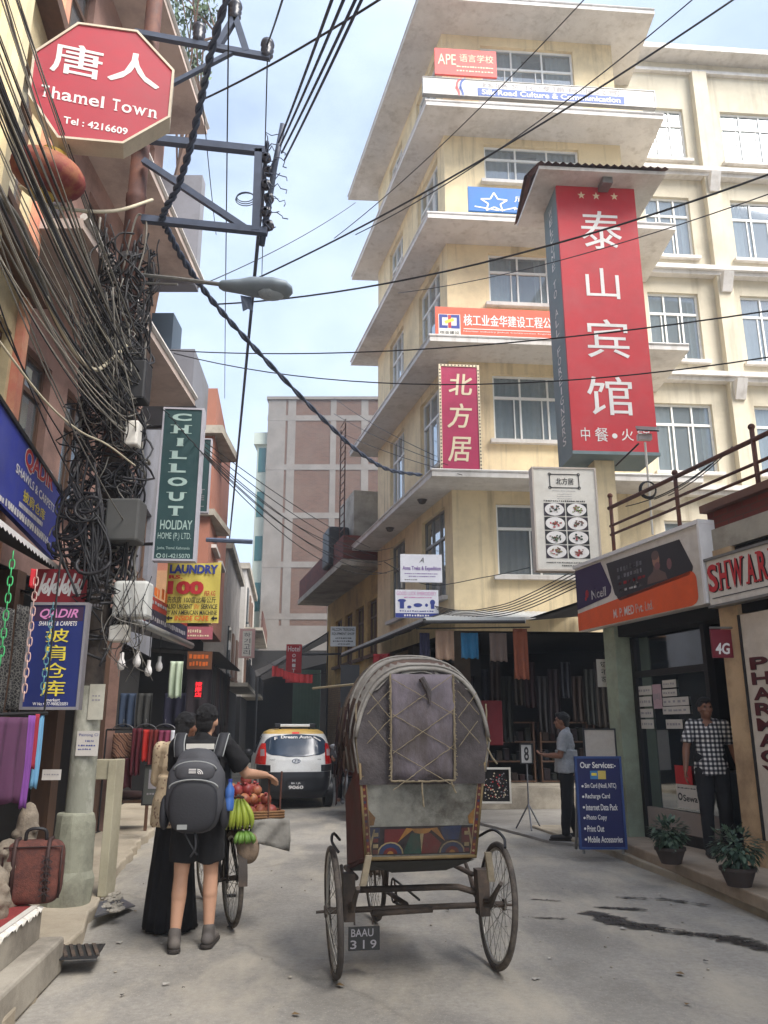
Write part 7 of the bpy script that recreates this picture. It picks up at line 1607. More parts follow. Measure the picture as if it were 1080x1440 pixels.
BLKT = cloth_mat('black_tshirt', S(26, 25, 27)); BLKS = cloth_mat('black_shorts', S(30, 29, 31)); SHOE = mat('grey_boot', S(92, 86, 82), .8, .2, 8, dirt=S(130, 120, 108), dirtamt=.5)
man = person('man in black T-shirt and shorts with a grey backpack seen from behind', (-1.4, 6.42, 0), R(4), pose(ankleL=(-.115, -.06, .09), toeL=(-.15, .1, .03), kneeL=(-.105, -.0, .5), ankleR=(.11, .06, .09), toeR=(.13, .22, .03), kneeR=(.1, .09, .5), elR=(.33, .12, 1.2), wrR=(.47, .29, 1.18), hdR=(.5, .6, -.25), elL=(-.22, .12, 1.16), wrL=(-.1, .32, 1.12), hdL=(.6, .6, 0), head=(.02, .03, 1.6)), SKIN, BLKT, .75, BLKS, .8, SHOE, curl=.7, shirtlen=.88, palm={'R': (0, 0, -1), 'L': (.5, 0, -.5)}, headturn=R(-8))
# backpack worn by him
PK = mat('pack_charcoal', S(74, 74, 78), .75, .15, 10, bmp=.12); PKD = mat('pack_dark', S(44, 44, 48), .75, .15, 10, bmp=.12); STRAP = flat('strap_grey', S(150, 152, 150), .7, .1)
bpk = thing('backpack', 'grey backpack with pale shoulder straps on the back of the man in black', 'backpack', (-1.4, 6.42, 0), 0, M=Matrix.Translation((-1.4, 6.42, 0)) @ Matrix.Rotation(R(4), 4, 'Z') @ Matrix.Diagonal((1.17, 1, 1, 1)))
def sbox(b, c, r, e=2.6, n=20, m=14):
    rows = []
    for i in range(m + 1):
        ph = -math.pi / 2 + math.pi * i / m; cz, sz = abs(math.cos(ph)) ** (2 / e), math.copysign(abs(math.sin(ph)) ** (2 / e), math.sin(ph)); cz = max(cz, .02)
        rows.append([V(c) + V((r[0] * cz * math.copysign(abs(math.cos(2 * math.pi * j / n)) ** (2 / e), math.cos(2 * math.pi * j / n)), r[1] * cz * math.copysign(abs(math.sin(2 * math.pi * j / n)) ** (2 / e), math.sin(2 * math.pi * j / n)), r[2] * sz)) for j in range(n)])
    b.grid(rows, True, None, True)
b = MB(); sbox(b, (.0, -.225, 1.08), (.185, .11, .275)); sbox(b, (0, -.2, 1.2), (.15, .1, .2)); o = b.build('main_compartment', PK, bpk, True, local=True)
for v in o.data.vertices: v.co += V((.006 * math.sin(v.co.z * 31 + v.co.x * 9), .008 * math.sin(v.co.x * 37 + v.co.z * 17), 0))
b = MB(); sbox(b, (.0, -.315, 1.0), (.15, .055, .18), 2.8); b.build('front_pocket', PKD, bpk, True, local=True)
b = MB(); sbox(b, (.0, -.3, 1.235), (.125, .05, .075), 2.6); b.build('top_pocket', PK, bpk, True, local=True)
b = MB()
for zz_, w_, y in ((1.175, .15, -.335), (1.3, .13, -.3)):
    b.tube([(w_ * math.cos(math.pi * j / 12), y - .02 * math.sin(math.pi * j / 12), zz_ - .05 + .06 * math.sin(math.pi * j / 12)) for j in range(13)], .006, 5)
b.build('zip_line', STRAP, bpk, True, local=True)
for s in (-1, 1):
    b = MB(); P = smooth([(s * .12, -.17, 1.33), (s * .135, -.12, 1.43), (s * .14, .0, 1.495), (s * .14, .09, 1.42), (s * .15, .13, 1.25), (s * .17, .05, 1.02), (s * .17, -.12, .92)], 5)
    rows = [[p + V((k * .028, 0, 0)) for k in (-1, 1)] for p in P]; b.grid(rows); so = b.build('shoulder_strap', PKD, bpk, True, local=True); q = so.modifiers.new('t', 'SOLIDIFY'); q.thickness = .016; q.offset = 1
    for k in (-1, 1):
        c = MB(); c.tube([p + V((k * .03, 0, .006)) for p in P], .006, 5); c.build('strap_piping', STRAP, so, True, local=True)
    b = MB(); sbox(b, (s * .185, -.2, .95), (.03, .08, .12), 2.4); b.build('side_pocket', PKD, bpk, True, local=True)
b = MB(); b.tube(smooth([(.02, -.3, .82), (.03, -.31, .72), (.0, -.3, .66)], 4), .008, 5); b.tube(smooth([(-.05, -.3, .83), (.0, -.31, .74), (.04, -.3, .67)], 4), .006, 5); b.build('dangling_strap', PKD, bpk, True, local=True)
t = Text(LP_((0, -.352, 1.235)), .006); 
for k in range(3): t.ring(.02, -.012, .008 + k * .011, .006, 0, a0=0, a1=90, n=8)
for k in range(3): t.bar(-.032, .012, -.006 + k * .012, .0 + k * .012)
t.b.build('logo', TXW, bpk, local=True)
t = Text(LP_((-.05, -.372, .865)), .006); t.bar(-.03, .03, -.015, .018); t.b.build('badge', STRAP, bpk, local=True)
b = MB(); b.grid([[V((-.09 + .18 * j / 6, -.125 - .004 * (j % 2), z)) for j in range(7)] for z in (1.39, 1.43)]); b.build('white_label', OFFW, bpk, True, local=True)
wb_ = thing('water_bottle', 'blue water bottle in the side pocket of the grey backpack', 'bottle', Y(322, 1135, 6.2))
b = MB(); c = Y(322, 1140, 6.2); b.lathe([(0, 0), (.03, 0), (.034, .02), (.034, .08), (.03, .09), (.034, .1), (.034, .15), (.014, .185), (.014, .2)], 14, Matrix.Translation(c)); b.build('bottle', flat('bottle_blue', S(70, 110, 180), .15, .1), wb_, True); b = MB(); b.lathe([(.016, .2), (.016, .22), (0, .22)], 10, Matrix.Translation(c)); b.build('cap', TXB, wb_)
# woman beyond him
def floral():
    m, n, p = newmat('floral_jacket'); v = objco(n); vo = n.nodes.new('ShaderNodeTexVoronoi'); vo.inputs['Scale'].default_value = 34; n.links.new(v, vo.inputs['Vector'])
    a = noise(n, v, 8, 3); c = ramp(n, vo.outputs['Distance'], [(.22, S(92, 52, 50)), (.3, S(150, 108, 90)), (.4, S(200, 180, 148))])
    c2 = mixc(n, ramp(n, a, [(.47, (0, 0, 0, 1)), (.55, (.8, .8, .8, 1))]), S(200, 178, 146), c); n.links.new(c2, p.inputs['Base Color']); p.inputs['Roughness'].default_value = .9; return m
wo = person('woman in beige flowered jacket and long black skirt left of the man with the backpack', (-1.71, 6.95, 0), R(-20), pose(elL=(-.24, .06, 1.16), wrL=(-.15, .28, 1.1), elR=(.24, .08, 1.16), wrR=(.18, .3, 1.12), head=(.03, .05, 1.6)), SKIND, floral(), 1.8, None, 1, SHOE, scale=.97, loose=.012, shirtlen=.8, hairlong=True, shirt_grow=.018, curl=.8)
b = MB(); rows = []
for i in range(12):
    z = .02 + .97 * i / 11; f = 1 - i / 11; rows.append([V((.005 + (.15 + .06 * f + .03 * f * math.sin(a * 1.57 * 1.3 + i * .2)) * math.cos(a * math.pi / 20), (.11 + .08 * f + .03 * f * math.sin(a * 1.9)) * math.sin(a * math.pi / 20), z)) for a in range(40)])
b.grid(rows, True, None, True); b.build('skirt', cloth_mat('black_skirt', S(24, 23, 26)), wo, True, local=True)
# man in grey T-shirt by the services board
gm = person('man in grey T-shirt and black trousers standing in profile by the open shop', (2.60, 11.9, .035), R(72), pose(elR=(.22, .04, 1.14), wrR=(.14, .26, 1.12), elL=(-.22, .06, 1.13), wrL=(-.12, .28, 1.13), hdR=(-.3, .8, .2), hdL=(.3, .8, .2), ankleL=(-.1, .05, .09), toeL=(-.12, .21, .03), ankleR=(.1, -.08, .09), toeR=(.12, .08, .03), head=(0, .04, 1.6)), SKIND, cloth_mat('grey_tshirt', S(150, 152, 156)), .8, cloth_mat('black_trousers', S(28, 28, 31)), 2, mat('dark_shoe', S(40, 36, 34), .6, .2, 8), loose=.03, shirtlen=.9, palm={'R': (0, -.3, 1), 'L': (0, -.3, 1)})
ph = MB(); ph.box((0, .36, 1.17), (.075, .13, .01)); 
po_ = thing('mobile_phone', 'dark mobile phone held by the man in the grey T-shirt', 'phone', (2.60, 11.9, .035), R(72)); bevel(ph.build('phone', CARB, po_, local=True), .004)
# man in checked shirt at the phone shop
def check():
    m, n, p = newmat('checked_cloth'); v = objco(n); sp_ = n.nodes.new('ShaderNodeSeparateXYZ'); n.links.new(v, sp_.inputs[0]); outs = []
    for k in (0, 2):
        a = n.nodes.new('ShaderNodeMath'); a.operation = 'MULTIPLY'; a.inputs[1].default_value = 1 / .05; n.links.new(sp_.outputs[k], a.inputs[0]); f = n.nodes.new('ShaderNodeMath'); f.operation = 'FRACT'; n.links.new(a.outputs[0], f.inputs[0]); g_ = n.nodes.new('ShaderNodeMath'); g_.operation = 'GREATER_THAN'; g_.inputs[1].default_value = .5; n.links.new(f.outputs[0], g_.inputs[0]); outs.append(g_.outputs[0])
    ad = n.nodes.new('ShaderNodeMath'); ad.operation = 'ADD'; n.links.new(outs[0], ad.inputs[0]); n.links.new(outs[1], ad.inputs[1]); hf = n.nodes.new('ShaderNodeMath'); hf.operation = 'MULTIPLY'; hf.inputs[1].default_value = .5; n.links.new(ad.outputs[0], hf.inputs[0])
    n.links.new(ramp(n, hf.outputs[0], [(.0, S(30, 30, 36)), (.5, S(96, 94, 98)), (1, S(216, 212, 206))]), p.inputs['Base Color']); p.inputs['Roughness'].default_value = .9; return m
cm = person('man in black and white checked shirt standing in the phone shop doorway', (3.70, 9.45, .185), R(172), pose(elL=(-.26, -.02, 1.14), wrL=(-.3, .06, .9), elR=(.27, .04, 1.16), wrR=(.31, .1, .92), head=(.01, .02, 1.6)), SKIND, check(), .8, cloth_mat('black_trousers', S(28, 28, 31)), 2, mat('dark_shoe', S(40, 36, 34), .6, .2, 8), loose=.0, shirtlen=.86, headturn=R(8), scale=.985, shirt_grow=.012)
# motorcycle and rider facing us beyond the rickshaw
mb = thing('motorcycle', 'dark motorcycle coming up between the taxi and the rickshaw', 'motorcycle', (-.62, 15.4, 0), R(185))
def mt(name, paths, r, m=CARB):
    b = MB()
    for p in paths: b.tube(p, r, 8)
    return b.build(name, m, mb, True, local=True)
for y in (-.62, .64):
    b = MB(); torus(b, (0, y, .29), .24, .05, (1, 0, 0), 32, 8); w_ = b.build('wheel', RUB, mb, True, local=True); b = MB(); torus(b, (0, y, .29), .18, .018, (1, 0, 0), 28, 6)
    for k in range(5): b.tube([(0, y, .29), (0, y + .18 * math.cos(k * 1.257), .29 + .18 * math.sin(k * 1.257))], .014, 5)
    b.build('rim', STEEL, w_, True, local=True)
mt('fork', [[(-.09, .64, .29), (-.08, .42, .95)], [(.09, .64, .29), (.08, .42, .95)]], .024, STEEL); mt('handlebar', [smooth([(-.36, .25, 1.02), (-.2, .38, 1.0), (.2, .38, 1.0), (.36, .25, 1.02)], 4)], .014); mt('exhaust', [[(.14, .2, .25), (.16, -.3, .27), (.17, -.8, .34)]], .035, STEEL)
b = MB(); sbox(b, (0, .12, .82), (.14, .26, .13)); b.build('tank', flat('tank_dark_red', S(70, 26, 30), .25, .1), mb, True, local=True); b = MB(); sbox(b, (0, -.38, .8), (.13, .4, .07)); b.build('seat', BLACK, mb, True, local=True); b = MB(); sbox(b, (0, .05, .45), (.14, .22, .2)); b.build('engine', STEEL, mb, True, local=True)
b = MB(); sbox(b, (0, .52, .88), (.1, .1, .1), 2.2); hl = b.build('headlight', CARB, mb, True, local=True); b = MB(); b.ell((0, .6, .88), (.08, .03, .08)); b.build('lens', CLR, hl, True, local=True)
b = MB()
for s in (-1, 1): b.tube([(s * .24, .36, 1.0), (s * .33, .38, 1.2)], .008); b.ell((s * .34, .38, 1.22), (.06, .015, .04))
b.build('mirror', STEEL, mb, True, local=True); b = MB(); b.grid([[V((s * .06, .64 + .33 * math.cos(R(a)), .29 + .33 * math.sin(R(a)))) for s in (-1, 1)] for a in range(20, 150, 10)]); b.build('mudguard', CARB, mb, True, local=True)
rd = person('rider in dark clothes sitting on the motorcycle beside the taxi', (-.62, 15.4, 0), R(185), pose(head=(0, .0, 1.48), neck=(0, -.1, 1.36), chest=(0, -.16, 1.16), waist=(0, -.24, 1.0), pelvis=(0, -.28, .9), hipL=(-.1, -.25, .88), hipR=(.1, -.25, .88), kneeL=(-.22, .15, .72), kneeR=(.22, .15, .72), ankleL=(-.2, .0, .32), ankleR=(.2, .0, .32), toeL=(-.21, .14, .28), toeR=(.21, .14, .28), shL=(-.19, -.12, 1.3), shR=(.19, -.12, 1.3), elL=(-.33, .06, 1.12), elR=(.33, .06, 1.12), wrL=(-.34, .22, 1.04), wrR=(.34, .22, 1.04)), SKIND, cloth_mat('dark_jacket', S(34, 33, 38)), 1.9, cloth_mat('black_trousers', S(28, 28, 31)), 2, None, hair=False, shirtlen=.9, curl=1.0)
b = MB(); b.ell((0, -.01, 1.52), (.125, .145, .135)); hm = b.build('helmet', flat('helmet_black', S(26, 26, 30), .2, .1), rd, True, local=True); b = MB(); b.ell((0, .09, 1.5), (.1, .055, .06)); b.build('visor', CARG, hm, True, local=True)
# ================================================================== GOODS AND SMALL THINGS
g = random.Random(5)
# --- fruit load on the bicycle
FB = Matrix.Translation((-1.235, 7.05, 0)) @ Matrix.Rotation(R(22), 4, 'Z')
bk_ = thing('fruit_basket', 'flat wicker basket of fruit on the back of the bicycle', 'basket', (-1.235, 7.05, 0), R(22))
WICK = mat('wicker', S(150, 112, 76), .85, .3, 30, bmp=.4); SACK = mat('grey_sack', S(150, 146, 138), .9, .2, 6, bmp=.25, dirt=S(100, 94, 86), dirtamt=.5)
b = MB(); bx0, bx1, by0, by1, bz = -.16, .30, -.28, .22, .79
b.hexa([(bx0, by0, bz), (bx1, by0, bz), (bx1, by1, bz), (bx0, by1, bz), (bx0 - .03, by0 - .03, bz + .05), (bx1 + .03, by0 - .03, bz + .05), (bx1 + .03, by1 + .03, bz + .05), (bx0 - .03, by1 + .03, bz + .05)]); b.build('basket', WICK, bk_, local=True)
b = MB()
for k in range(3): b.tube([(bx0 - .03, by0 - .03, bz + .06 + .02 * k), (bx1 + .03, by0 - .03, bz + .06 + .02 * k), (bx1 + .03, by1 + .03, bz + .06 + .02 * k), (bx0 - .03, by1 + .03, bz + .06 + .02 * k), (bx0 - .03, by0 - .03, bz + .06 + .02 * k)], .011, 6)
b.build('rim', WICK, bk_, True, local=True)
b = MB(); b.tube([(.2, by0 - .03, .7), (.2, by0 - .03, 1.18)], .009); b.tube([(.3, by0, .7), (.31, by0, 1.2)], .008); b.build('stick', RUST, bk_, local=True)
pom = None
def vary(m):     # each copy of the fruit a little different in colour
    n = m.node_tree; p = n.nodes['Principled BSDF']; src = p.inputs['Base Color'].links[0].from_socket; oi = n.nodes.new('ShaderNodeObjectInfo'); hs = n.nodes.new('ShaderNodeHueSaturation')
    a = n.nodes.new('ShaderNodeMapRange'); a.inputs['To Min'].default_value = .48; a.inputs['To Max'].default_value = .535; b_ = n.nodes.new('ShaderNodeMapRange'); b_.inputs['To Min'].default_value = .65; b_.inputs['To Max'].default_value = 1.25
    for q in (a, b_): n.links.new(oi.outputs['Random'], q.inputs['Value'])
    n.links.new(a.outputs[0], hs.inputs['Hue']); n.links.new(b_.outputs[0], hs.inputs['Value']); n.links.new(src, hs.inputs['Color']); n.links.new(hs.outputs[0], p.inputs['Base Color'])
PM = mat('pomegranate_skin', S(160, 66, 60), .5, .25, 7, dirt=S(186, 138, 100), dirtamt=.8); PM2 = mat('pomegranate_dark', S(150, 48, 50), .45, .2, 5, dirt=S(196, 130, 96), dirtamt=.5)
vary(PM)
def pomegr(p):
    r = thing('pomegranate', 'red pomegranate heaped in the wicker basket on the bicycle', 'fruit', (0, 0, 0), 0, 'pomegranates in the bicycle basket')
    b = MB(); rr_ = .05; b.lathe([(.002, -.05), (.022, -.046), (.042, -.027), (.05, 0), (.044, .026), (.026, .043), (.012, .047), (.002, .047)], 16); b.build('fruit', PM, r, True, local=True)
    b = MB(); b.lathe([(.011, .045), (.009, .055), (.016, .066), (.013, .066), (.006, .054)], 8); b.build('crown', PM2, r, True, local=True); return r
pom = pomegr(None); first = True; spots = []
for lay, (z, nx, ny, in_) in enumerate(((.89, 5, 4, 0), (.972, 4, 3, .05), (1.05, 3, 2, .1), (1.12, 1, 1, .2))):
    for i in range(nx):
        for j in range(ny):
            fx = (i + .5) / nx; fy = (j + .5) / ny; spots.append((bx0 + in_ + (bx1 - bx0 - 2 * in_) * fx + g.uniform(-.01, .01), by0 + in_ + (by1 - by0 - 2 * in_) * fy + g.uniform(-.01, .01), z + g.uniform(-.008, .008)))
for k, s in enumerate(spots):
    o = pom if k == 0 else copy_tree(pom); Mw = FB @ Matrix.Translation(s) @ Matrix.Rotation(g.uniform(0, 6), 4, 'Z') @ Matrix.Rotation(g.uniform(-1.2, 1.2), 4, 'X') @ Matrix.Scale(g.uniform(.9, 1.1), 4); o.matrix_world = Mw; o.matrix_basis = Mw
BAN = mat('banana_green_yellow', S(168, 178, 62), .5, .15, 6, dirt=S(110, 140, 56), dirtamt=.6); BANG = mat('banana_green', S(104, 140, 58), .5, .2, 6)
def bananas(label, c, n, ln, m, spread, M0=FB):
    r = thing('banana_bunch', label, 'bananas', M0 @ V(c)); c = V(c)
    for k in range(n):
        f = (k - (n - 1) / 2) / max(n - 1, 1); top = c + V((f * .05, 0, 0)); pts = []
        for j in range(8):
            t = j / 7; pts.append(top + V((f * spread * math.sin(t * 1.9) + .01 * f, -.055 * math.sin(t * 2.4) - .02 * (k % 2), -ln * t)))
        b = MB(); b.tube([M0 @ p for p in pts], [.007, .014, .019, .021, .021, .019, .013, .005], 8); b.build('banana', m, r, True)
    b = MB(); b.tube([M0 @ (c + V((-.04, 0, 0))), M0 @ (c + V((0, .01, .025))), M0 @ (c + V((.04, 0, 0)))], .014, 6); b.build('stalk', WOOD, r, True)
bananas('yellow-green banana bunch hanging at the front of the fruit basket', (-.05, -.335, 1.0), 8, .22, BAN, .14)
bananas('small bunch of green bananas hanging under the fruit basket', (.0, -.33, .76), 6, .09, BANG, .08)
b = MB(); rows = []
for i in range(9):
    t = i / 8; rows.append([FB @ V((.3 + .05 * math.sin(a * .8) * (1 - .4 * t) + .03 * t, by0 + .55 * a / 12, bz + .07 - (.17 + .07 * math.sin(a * 1.3)) * t)) for a in range(13)])
b.grid(rows); rows = [[FB @ V((.06 + .32 * a / 10, by0 - .05 - .02 * math.sin(a * 1.1 + i), bz + .05 - (.16 + .09 * (a / 10)) * i / 6)) for a in range(11)] for i in range(7)]; b.grid(rows)
sk = tag(b.build('sack_cloth', SACK, smooth=True), 'grey sacking draped from the fruit basket on the bicycle', 'cloth'); q = sk.modifiers.new('t', 'SOLIDIFY'); q.thickness = .01
b = MB(); sbox(b, FB @ V((.05, -.3, .63)), (.09, .07, .12), 2.2); tag(b.build('vegetable_bag', mat('bag_mesh', S(140, 120, 100), .9, .3, 12, bmp=.3), smooth=True), 'small bulging bag hung below the green bananas on the bicycle', 'bag')
# --- shawl shop front on the left
ple = [G(61, 1270, .42), G(0, 1314, .42)]; dd = (ple[1] - ple[0]).normalized(); pa_ = ple[0] + dd * 3; pb_ = ple[0]
b = MB(); wl_ = LN.pt(.45, 0, 0); b.prism([(pa_.x, pa_.y), (pb_.x, pb_.y), (wl_.x, wl_.y), (-5.2, 6.4), (-5.2, 2.2)][::1], .0, .4); pl_ = thing('shop_plinth', 'raised concrete plinth with broken lower step in front of the shawl shop', 'plinth', (pb_.x - .3, pb_.y - 1, 0)); bevel(b.build('plinth', CONC, pl_), .02)
n_ = V((-dd.y, dd.x, 0)); n_ = n_ if n_.x > 0 else -n_
b = MB(); q0, q1 = pb_ + n_ * .16, pa_ + n_ * .16; b.prism([(q1.x, q1.y), (q0.x, q0.y), (pb_.x, pb_.y), (pa_.x, pa_.y)], .0, .22); bevel(b.build('lower_step', CONC, pl_), .02)
car = thing('red_carpet', 'red carpet with white fringe laid over the shop plinth', 'carpet', pb_)
RC = mat('carpet_red', S(140, 50, 48), .95, .25, 8, bmp=.3, dirt=S(90, 40, 44), dirtamt=.5)
c0_, c1_ = pb_ + dd * .05 - n_ * .01, pa_ - n_ * .01; c2_, c3_ = c1_ - n_ * 1.2, c0_ - n_ * .9
b = MB(); b.prism([(p.x, p.y) for p in (c1_, c0_, c3_, c2_)], .402, .416); b.build('pile', RC, car)
b = MB(); L_ = (c1_ - c0_).length; k = 0
while k * .022 < L_:
    p = c0_ + dd * .022 * k; p.z = .417; b.face([p, p + dd * .015, p + dd * g.uniform(.008, .02) + n_ * g.uniform(.012, .03) + V((0, 0, -.01 - .04 * g.random())), p + n_ * .03 + V((0, 0, -.012))]); k += 1
p0_, p1_ = c0_.copy(), c1_.copy(); p0_.z = p1_.z = .419; b.face([p0_, p1_, p1_ - n_ * .045, p0_ - n_ * .045]); b.build('fringe', OFFW, car)
# suitcase
sc_ = Y(40, 1276, 5.75); st_ = thing('carpet_suitcase', 'red-brown patterned carpet suitcase standing on the shop plinth', 'suitcase', (sc_.x, sc_.y, .42), R(14), M=Matrix.Translation((sc_.x, sc_.y, .42)) @ Matrix.Rotation(R(14), 4, 'Z') @ Matrix.Diagonal((.95, 1, .84, 1)))
CASE = mat('case_kilim', S(104, 60, 50), .9, .45, 22, bmp=.4, dirt=S(70, 44, 42), dirtamt=.9)
b = MB(); sbox(b, (0, .05, .235), (.2, .1, .235), 5, 28, 18); b.build('case', CASE, st_, True, local=True)
b = MB()
for x in (-.12, .1): b.tube([(x, -.056, .03), (x, -.058, .4), (x, -.02, .474), (x, .1, .476)], .016, 6)
b.tube([(-.19, -.04, .05), (-.19, -.05, .43), (.19, -.05, .43), (.19, -.04, .05)], .008, 5); b.build('strap', mat('case_leather', S(58, 38, 34), .7, .2, 8), st_, True, local=True)
b = MB(); b.tube(smooth([(-.07, .03, .465), (-.06, .02, .54), (.0, .01, .56), (.06, .02, .54), (.07, .03, .465)], 5), .013, 7); b.build('handle', BLACK, st_, True, local=True)
t = Text(LP_((.1, -.073, .22)), .003)
for k in range(6): t.line((-.035, -.15 + k * .05), (.0, -.125 + k * .05), .008); t.line((0, -.125 + k * .05), (.035, -.15 + k * .05), .008); t.line((-.035, -.1 + k * .05), (.0, -.125 + k * .05), .008, 1); t.line((0, -.125 + k * .05), (.035, -.1 + k * .05), .008, 1)
t.b.build('woven_band', [TXK, mat('case_leather', S(58, 38, 34))], st_, local=True)
# hanging shawls on a rod
rod0, rod1 = Y(-30, 1006, 5.55), Y(66, 1003, 6.3)
b = MB(); b.tube([rod0, rod1], .014, 8); b.tube([Y(62, 1003, 6.27), V((Y(62, 1003, 6.27).x, 6.27, 2.9))], .008); tag(b.build('shawl_rod', BLACK), 'thin dark rod carrying the hanging shawls at the left edge', 'rod')
def hang(name, label, cat, p, q, zb, col, waves=5, amp=.03, group=None, hem=None, patt=None, thick=.006):
    """cloth folded over a rod from p to q, falling to height zb in soft folds"""
    p, q = V(p), V(q); n = 22; d = (q - p).normalized(); nn = V((d.y, -d.x, 0)); rows = []
    for i in range(12):
        t = i / 11; z = p.z + (zb - p.z) * t; rows.append([p.lerp(q, j / n) * 1 + V((0, 0, 0)) + nn * (amp * (.35 + .65 * t) * math.sin(j / n * waves * 6.28 + .6 * math.sin(t * 3))) + V((0, 0, z - p.lerp(q, j / n).z + (.012 * math.sin(j * .8) if i == 11 else 0))) for j in range(n + 1)])
    b = MB(); b.grid(rows); m = patt or cloth_mat(name + '_%d_%d_%d' % tuple(int(c * 255) for c in col[:3]), col, .9, .15, 5)
    r = thing(name, label, cat, (p + q) / 2 - V((0, 0, p.z - zb)), 0, group); o = b.build('cloth', m, r, True); md = o.modifiers.new('t', 'SOLIDIFY'); md.thickness = thick
    if hem is not None:
        b = MB(); b.grid([[v + nn * .006 for v in rows[10]], [v + nn * .006 + V((0, 0, -.002)) for v in rows[11]]]); b.build('hem', hem, r, True)
    return r
hang('hanging_shawl', 'wide plum purple shawl hanging at the left edge', 'shawl', Y(-24, 1008, 5.6), Y(40, 1007, 5.95), Y(20, 1130, 5.8).z, S(84, 48, 76), 3, .035)
hang('hanging_shawl', 'narrow violet shawl beside the wide plum shawl', 'shawl', Y(40, 1006, 5.95), Y(50, 1006, 6.05), Y(44, 1135, 6.0).z, S(120, 66, 140), 2, .02)
hang('hanging_shawl', 'thin red patterned scarf between the violet and blue shawls', 'shawl', Y(50, 1004, 6.08), Y(56, 1004, 6.14), Y(54, 1080, 6.1).z, S(150, 40, 56), 2, .012)
hang('hanging_shawl', 'pale blue shawl at the right end of the shawl rod', 'shawl', Y(52, 1003, 6.2), Y(63, 1002, 6.28), Y(56, 1108, 6.2).z, S(106, 156, 190), 2, .018)
def paisley():
    m, n, p = newmat('black_white_throw'); v = objco(n); q = n.nodes.new('ShaderNodeTexVoronoi'); q.feature = 'DISTANCE_TO_EDGE'; q.inputs['Scale'].default_value = 42; n.links.new(v, q.inputs['Vector']); a = noise(n, v, 30, 4)
    m2 = n.nodes.new('ShaderNodeMath'); m2.operation = 'MULTIPLY'; n.links.new(q.outputs['Distance'], m2.inputs[0]); n.links.new(a, m2.inputs[1]); n.links.new(ramp(n, m2.outputs[0], [(.03, S(92, 90, 86)), (.06, S(26, 25, 27))]), p.inputs['Base Color']); p.inputs['Roughness'].default_value = .95; return m
PAI = paisley()
hang('patterned_throw', 'black and white patterned throw hanging at the back of the shawl shop', 'textile', Y(-10, 852, 6.3), Y(22, 850, 6.5), Y(10, 1005, 6.4).z, S(30, 30, 30), 3, .03, patt=PAI)
hang('patterned_throw', 'second patterned throw hanging behind the tall blue sign', 'textile', Y(24, 850, 6.55), Y(46, 850, 6.75), Y(36, 1000, 6.6).z, S(30, 30, 30), 2, .03, patt=PAI)
# chains
def chain(label, p, q, m, sag=.0, lk=.075):
    p, q = V(p), V(q); ln = (q - p).length; n = int(ln / (lk * .78)); d = (q - p).normalized(); u = d.orthogonal().normalized(); v_ = d.cross(u); b = MB()
    for k in range(n):
        c = p.lerp(q, (k + .5) / n); a = u if k % 2 else v_; a = (u + v_ * .4).normalized() if k % 2 else (v_ - u * .4).normalized(); pts = []
        for j in range(13):
            t = 2 * math.pi * j / 12; pts.append(c + d * (lk * .5 * math.cos(t)) * 1.0 + a * .017 * math.copysign(abs(math.sin(t)) ** .6, math.sin(t)))
        b.tube(pts, .0048, 5, cap=False)
    return tag(b.build('plastic_chain', m, smooth=True), label, 'chain')
chain('bright green plastic chain hanging from the shop awning', Y(19, 776, 5.6), Y(0, 935, 5.5), flat('chain_green', S(60, 170, 100), .5, .1))
chain('pale pink plastic chain hanging left of the tall blue sign', Y(52, 802, 6.3), Y(33, 985, 6.3), flat('chain_pink', S(206, 170, 160), .5, .1))
chain('thin teal chain hanging in front of the tall blue sign', Y(75, 848, 6.55), Y(59, 978, 6.55), flat('chain_teal', S(90, 140, 150), .5, .1), lk=.06)
hang('ribbon', 'bright red ribbon tied at the top of the pink chain', 'ribbon', Y(44, 800, 6.28), Y(52, 800, 6.3), Y(48, 826, 6.3).z, S(190, 40, 50), 1, .01)
# stone carvings under the shawls
ST_ = mat('carved_stone', S(140, 128, 112), .9, .25, 7, bmp=.5, dirt=S(80, 72, 62), dirtamt=.7)
def stone(label, px, py, y, w_, h_, seed):
    gg = random.Random(seed); c = Y(px, py, y); b = MB(); b.ell((c.x, c.y, .42 + h_ * .3), (w_, w_ * .8, h_ * .34)); b.ell((c.x, c.y, .42 + h_ * .68), (w_ * .75, w_ * .65, h_ * .3)); b.cap((c.x, c.y, .44), (c.x, c.y, .42 + h_ * .8), w_ * .9, w_ * .5)
    for k in range(14): a = gg.uniform(0, 6.28); b.ell((c.x + w_ * .8 * math.cos(a), c.y - abs(w_ * .7 * math.sin(a)), .42 + h_ * gg.uniform(.15, .8)), w_ * gg.uniform(.12, .3), None, 8)
    o = organic('stone_carving', b, ST_, None, .012, 2); tag(o, label, 'carving')
stone('rounded stone carving on the plinth below the plum shawl', 12, 1190, 5.75, .13, .42, 3); stone('taller stone block under the blue shawl behind the suitcase', 40, 1150, 6.2, .11, .62, 4); stone('low stone carving at the far left edge of the plinth', -6, 1220, 5.4, .12, .3, 8)
bag_ = MB(); sbox(bag_, (Y(46, 1205, 6.15).x, 6.15, .55), (.09, .06, .14), 2.4); tag(bag_.build('handbag', BLACK, smooth=True), 'small black bag standing behind the carpet suitcase', 'bag')
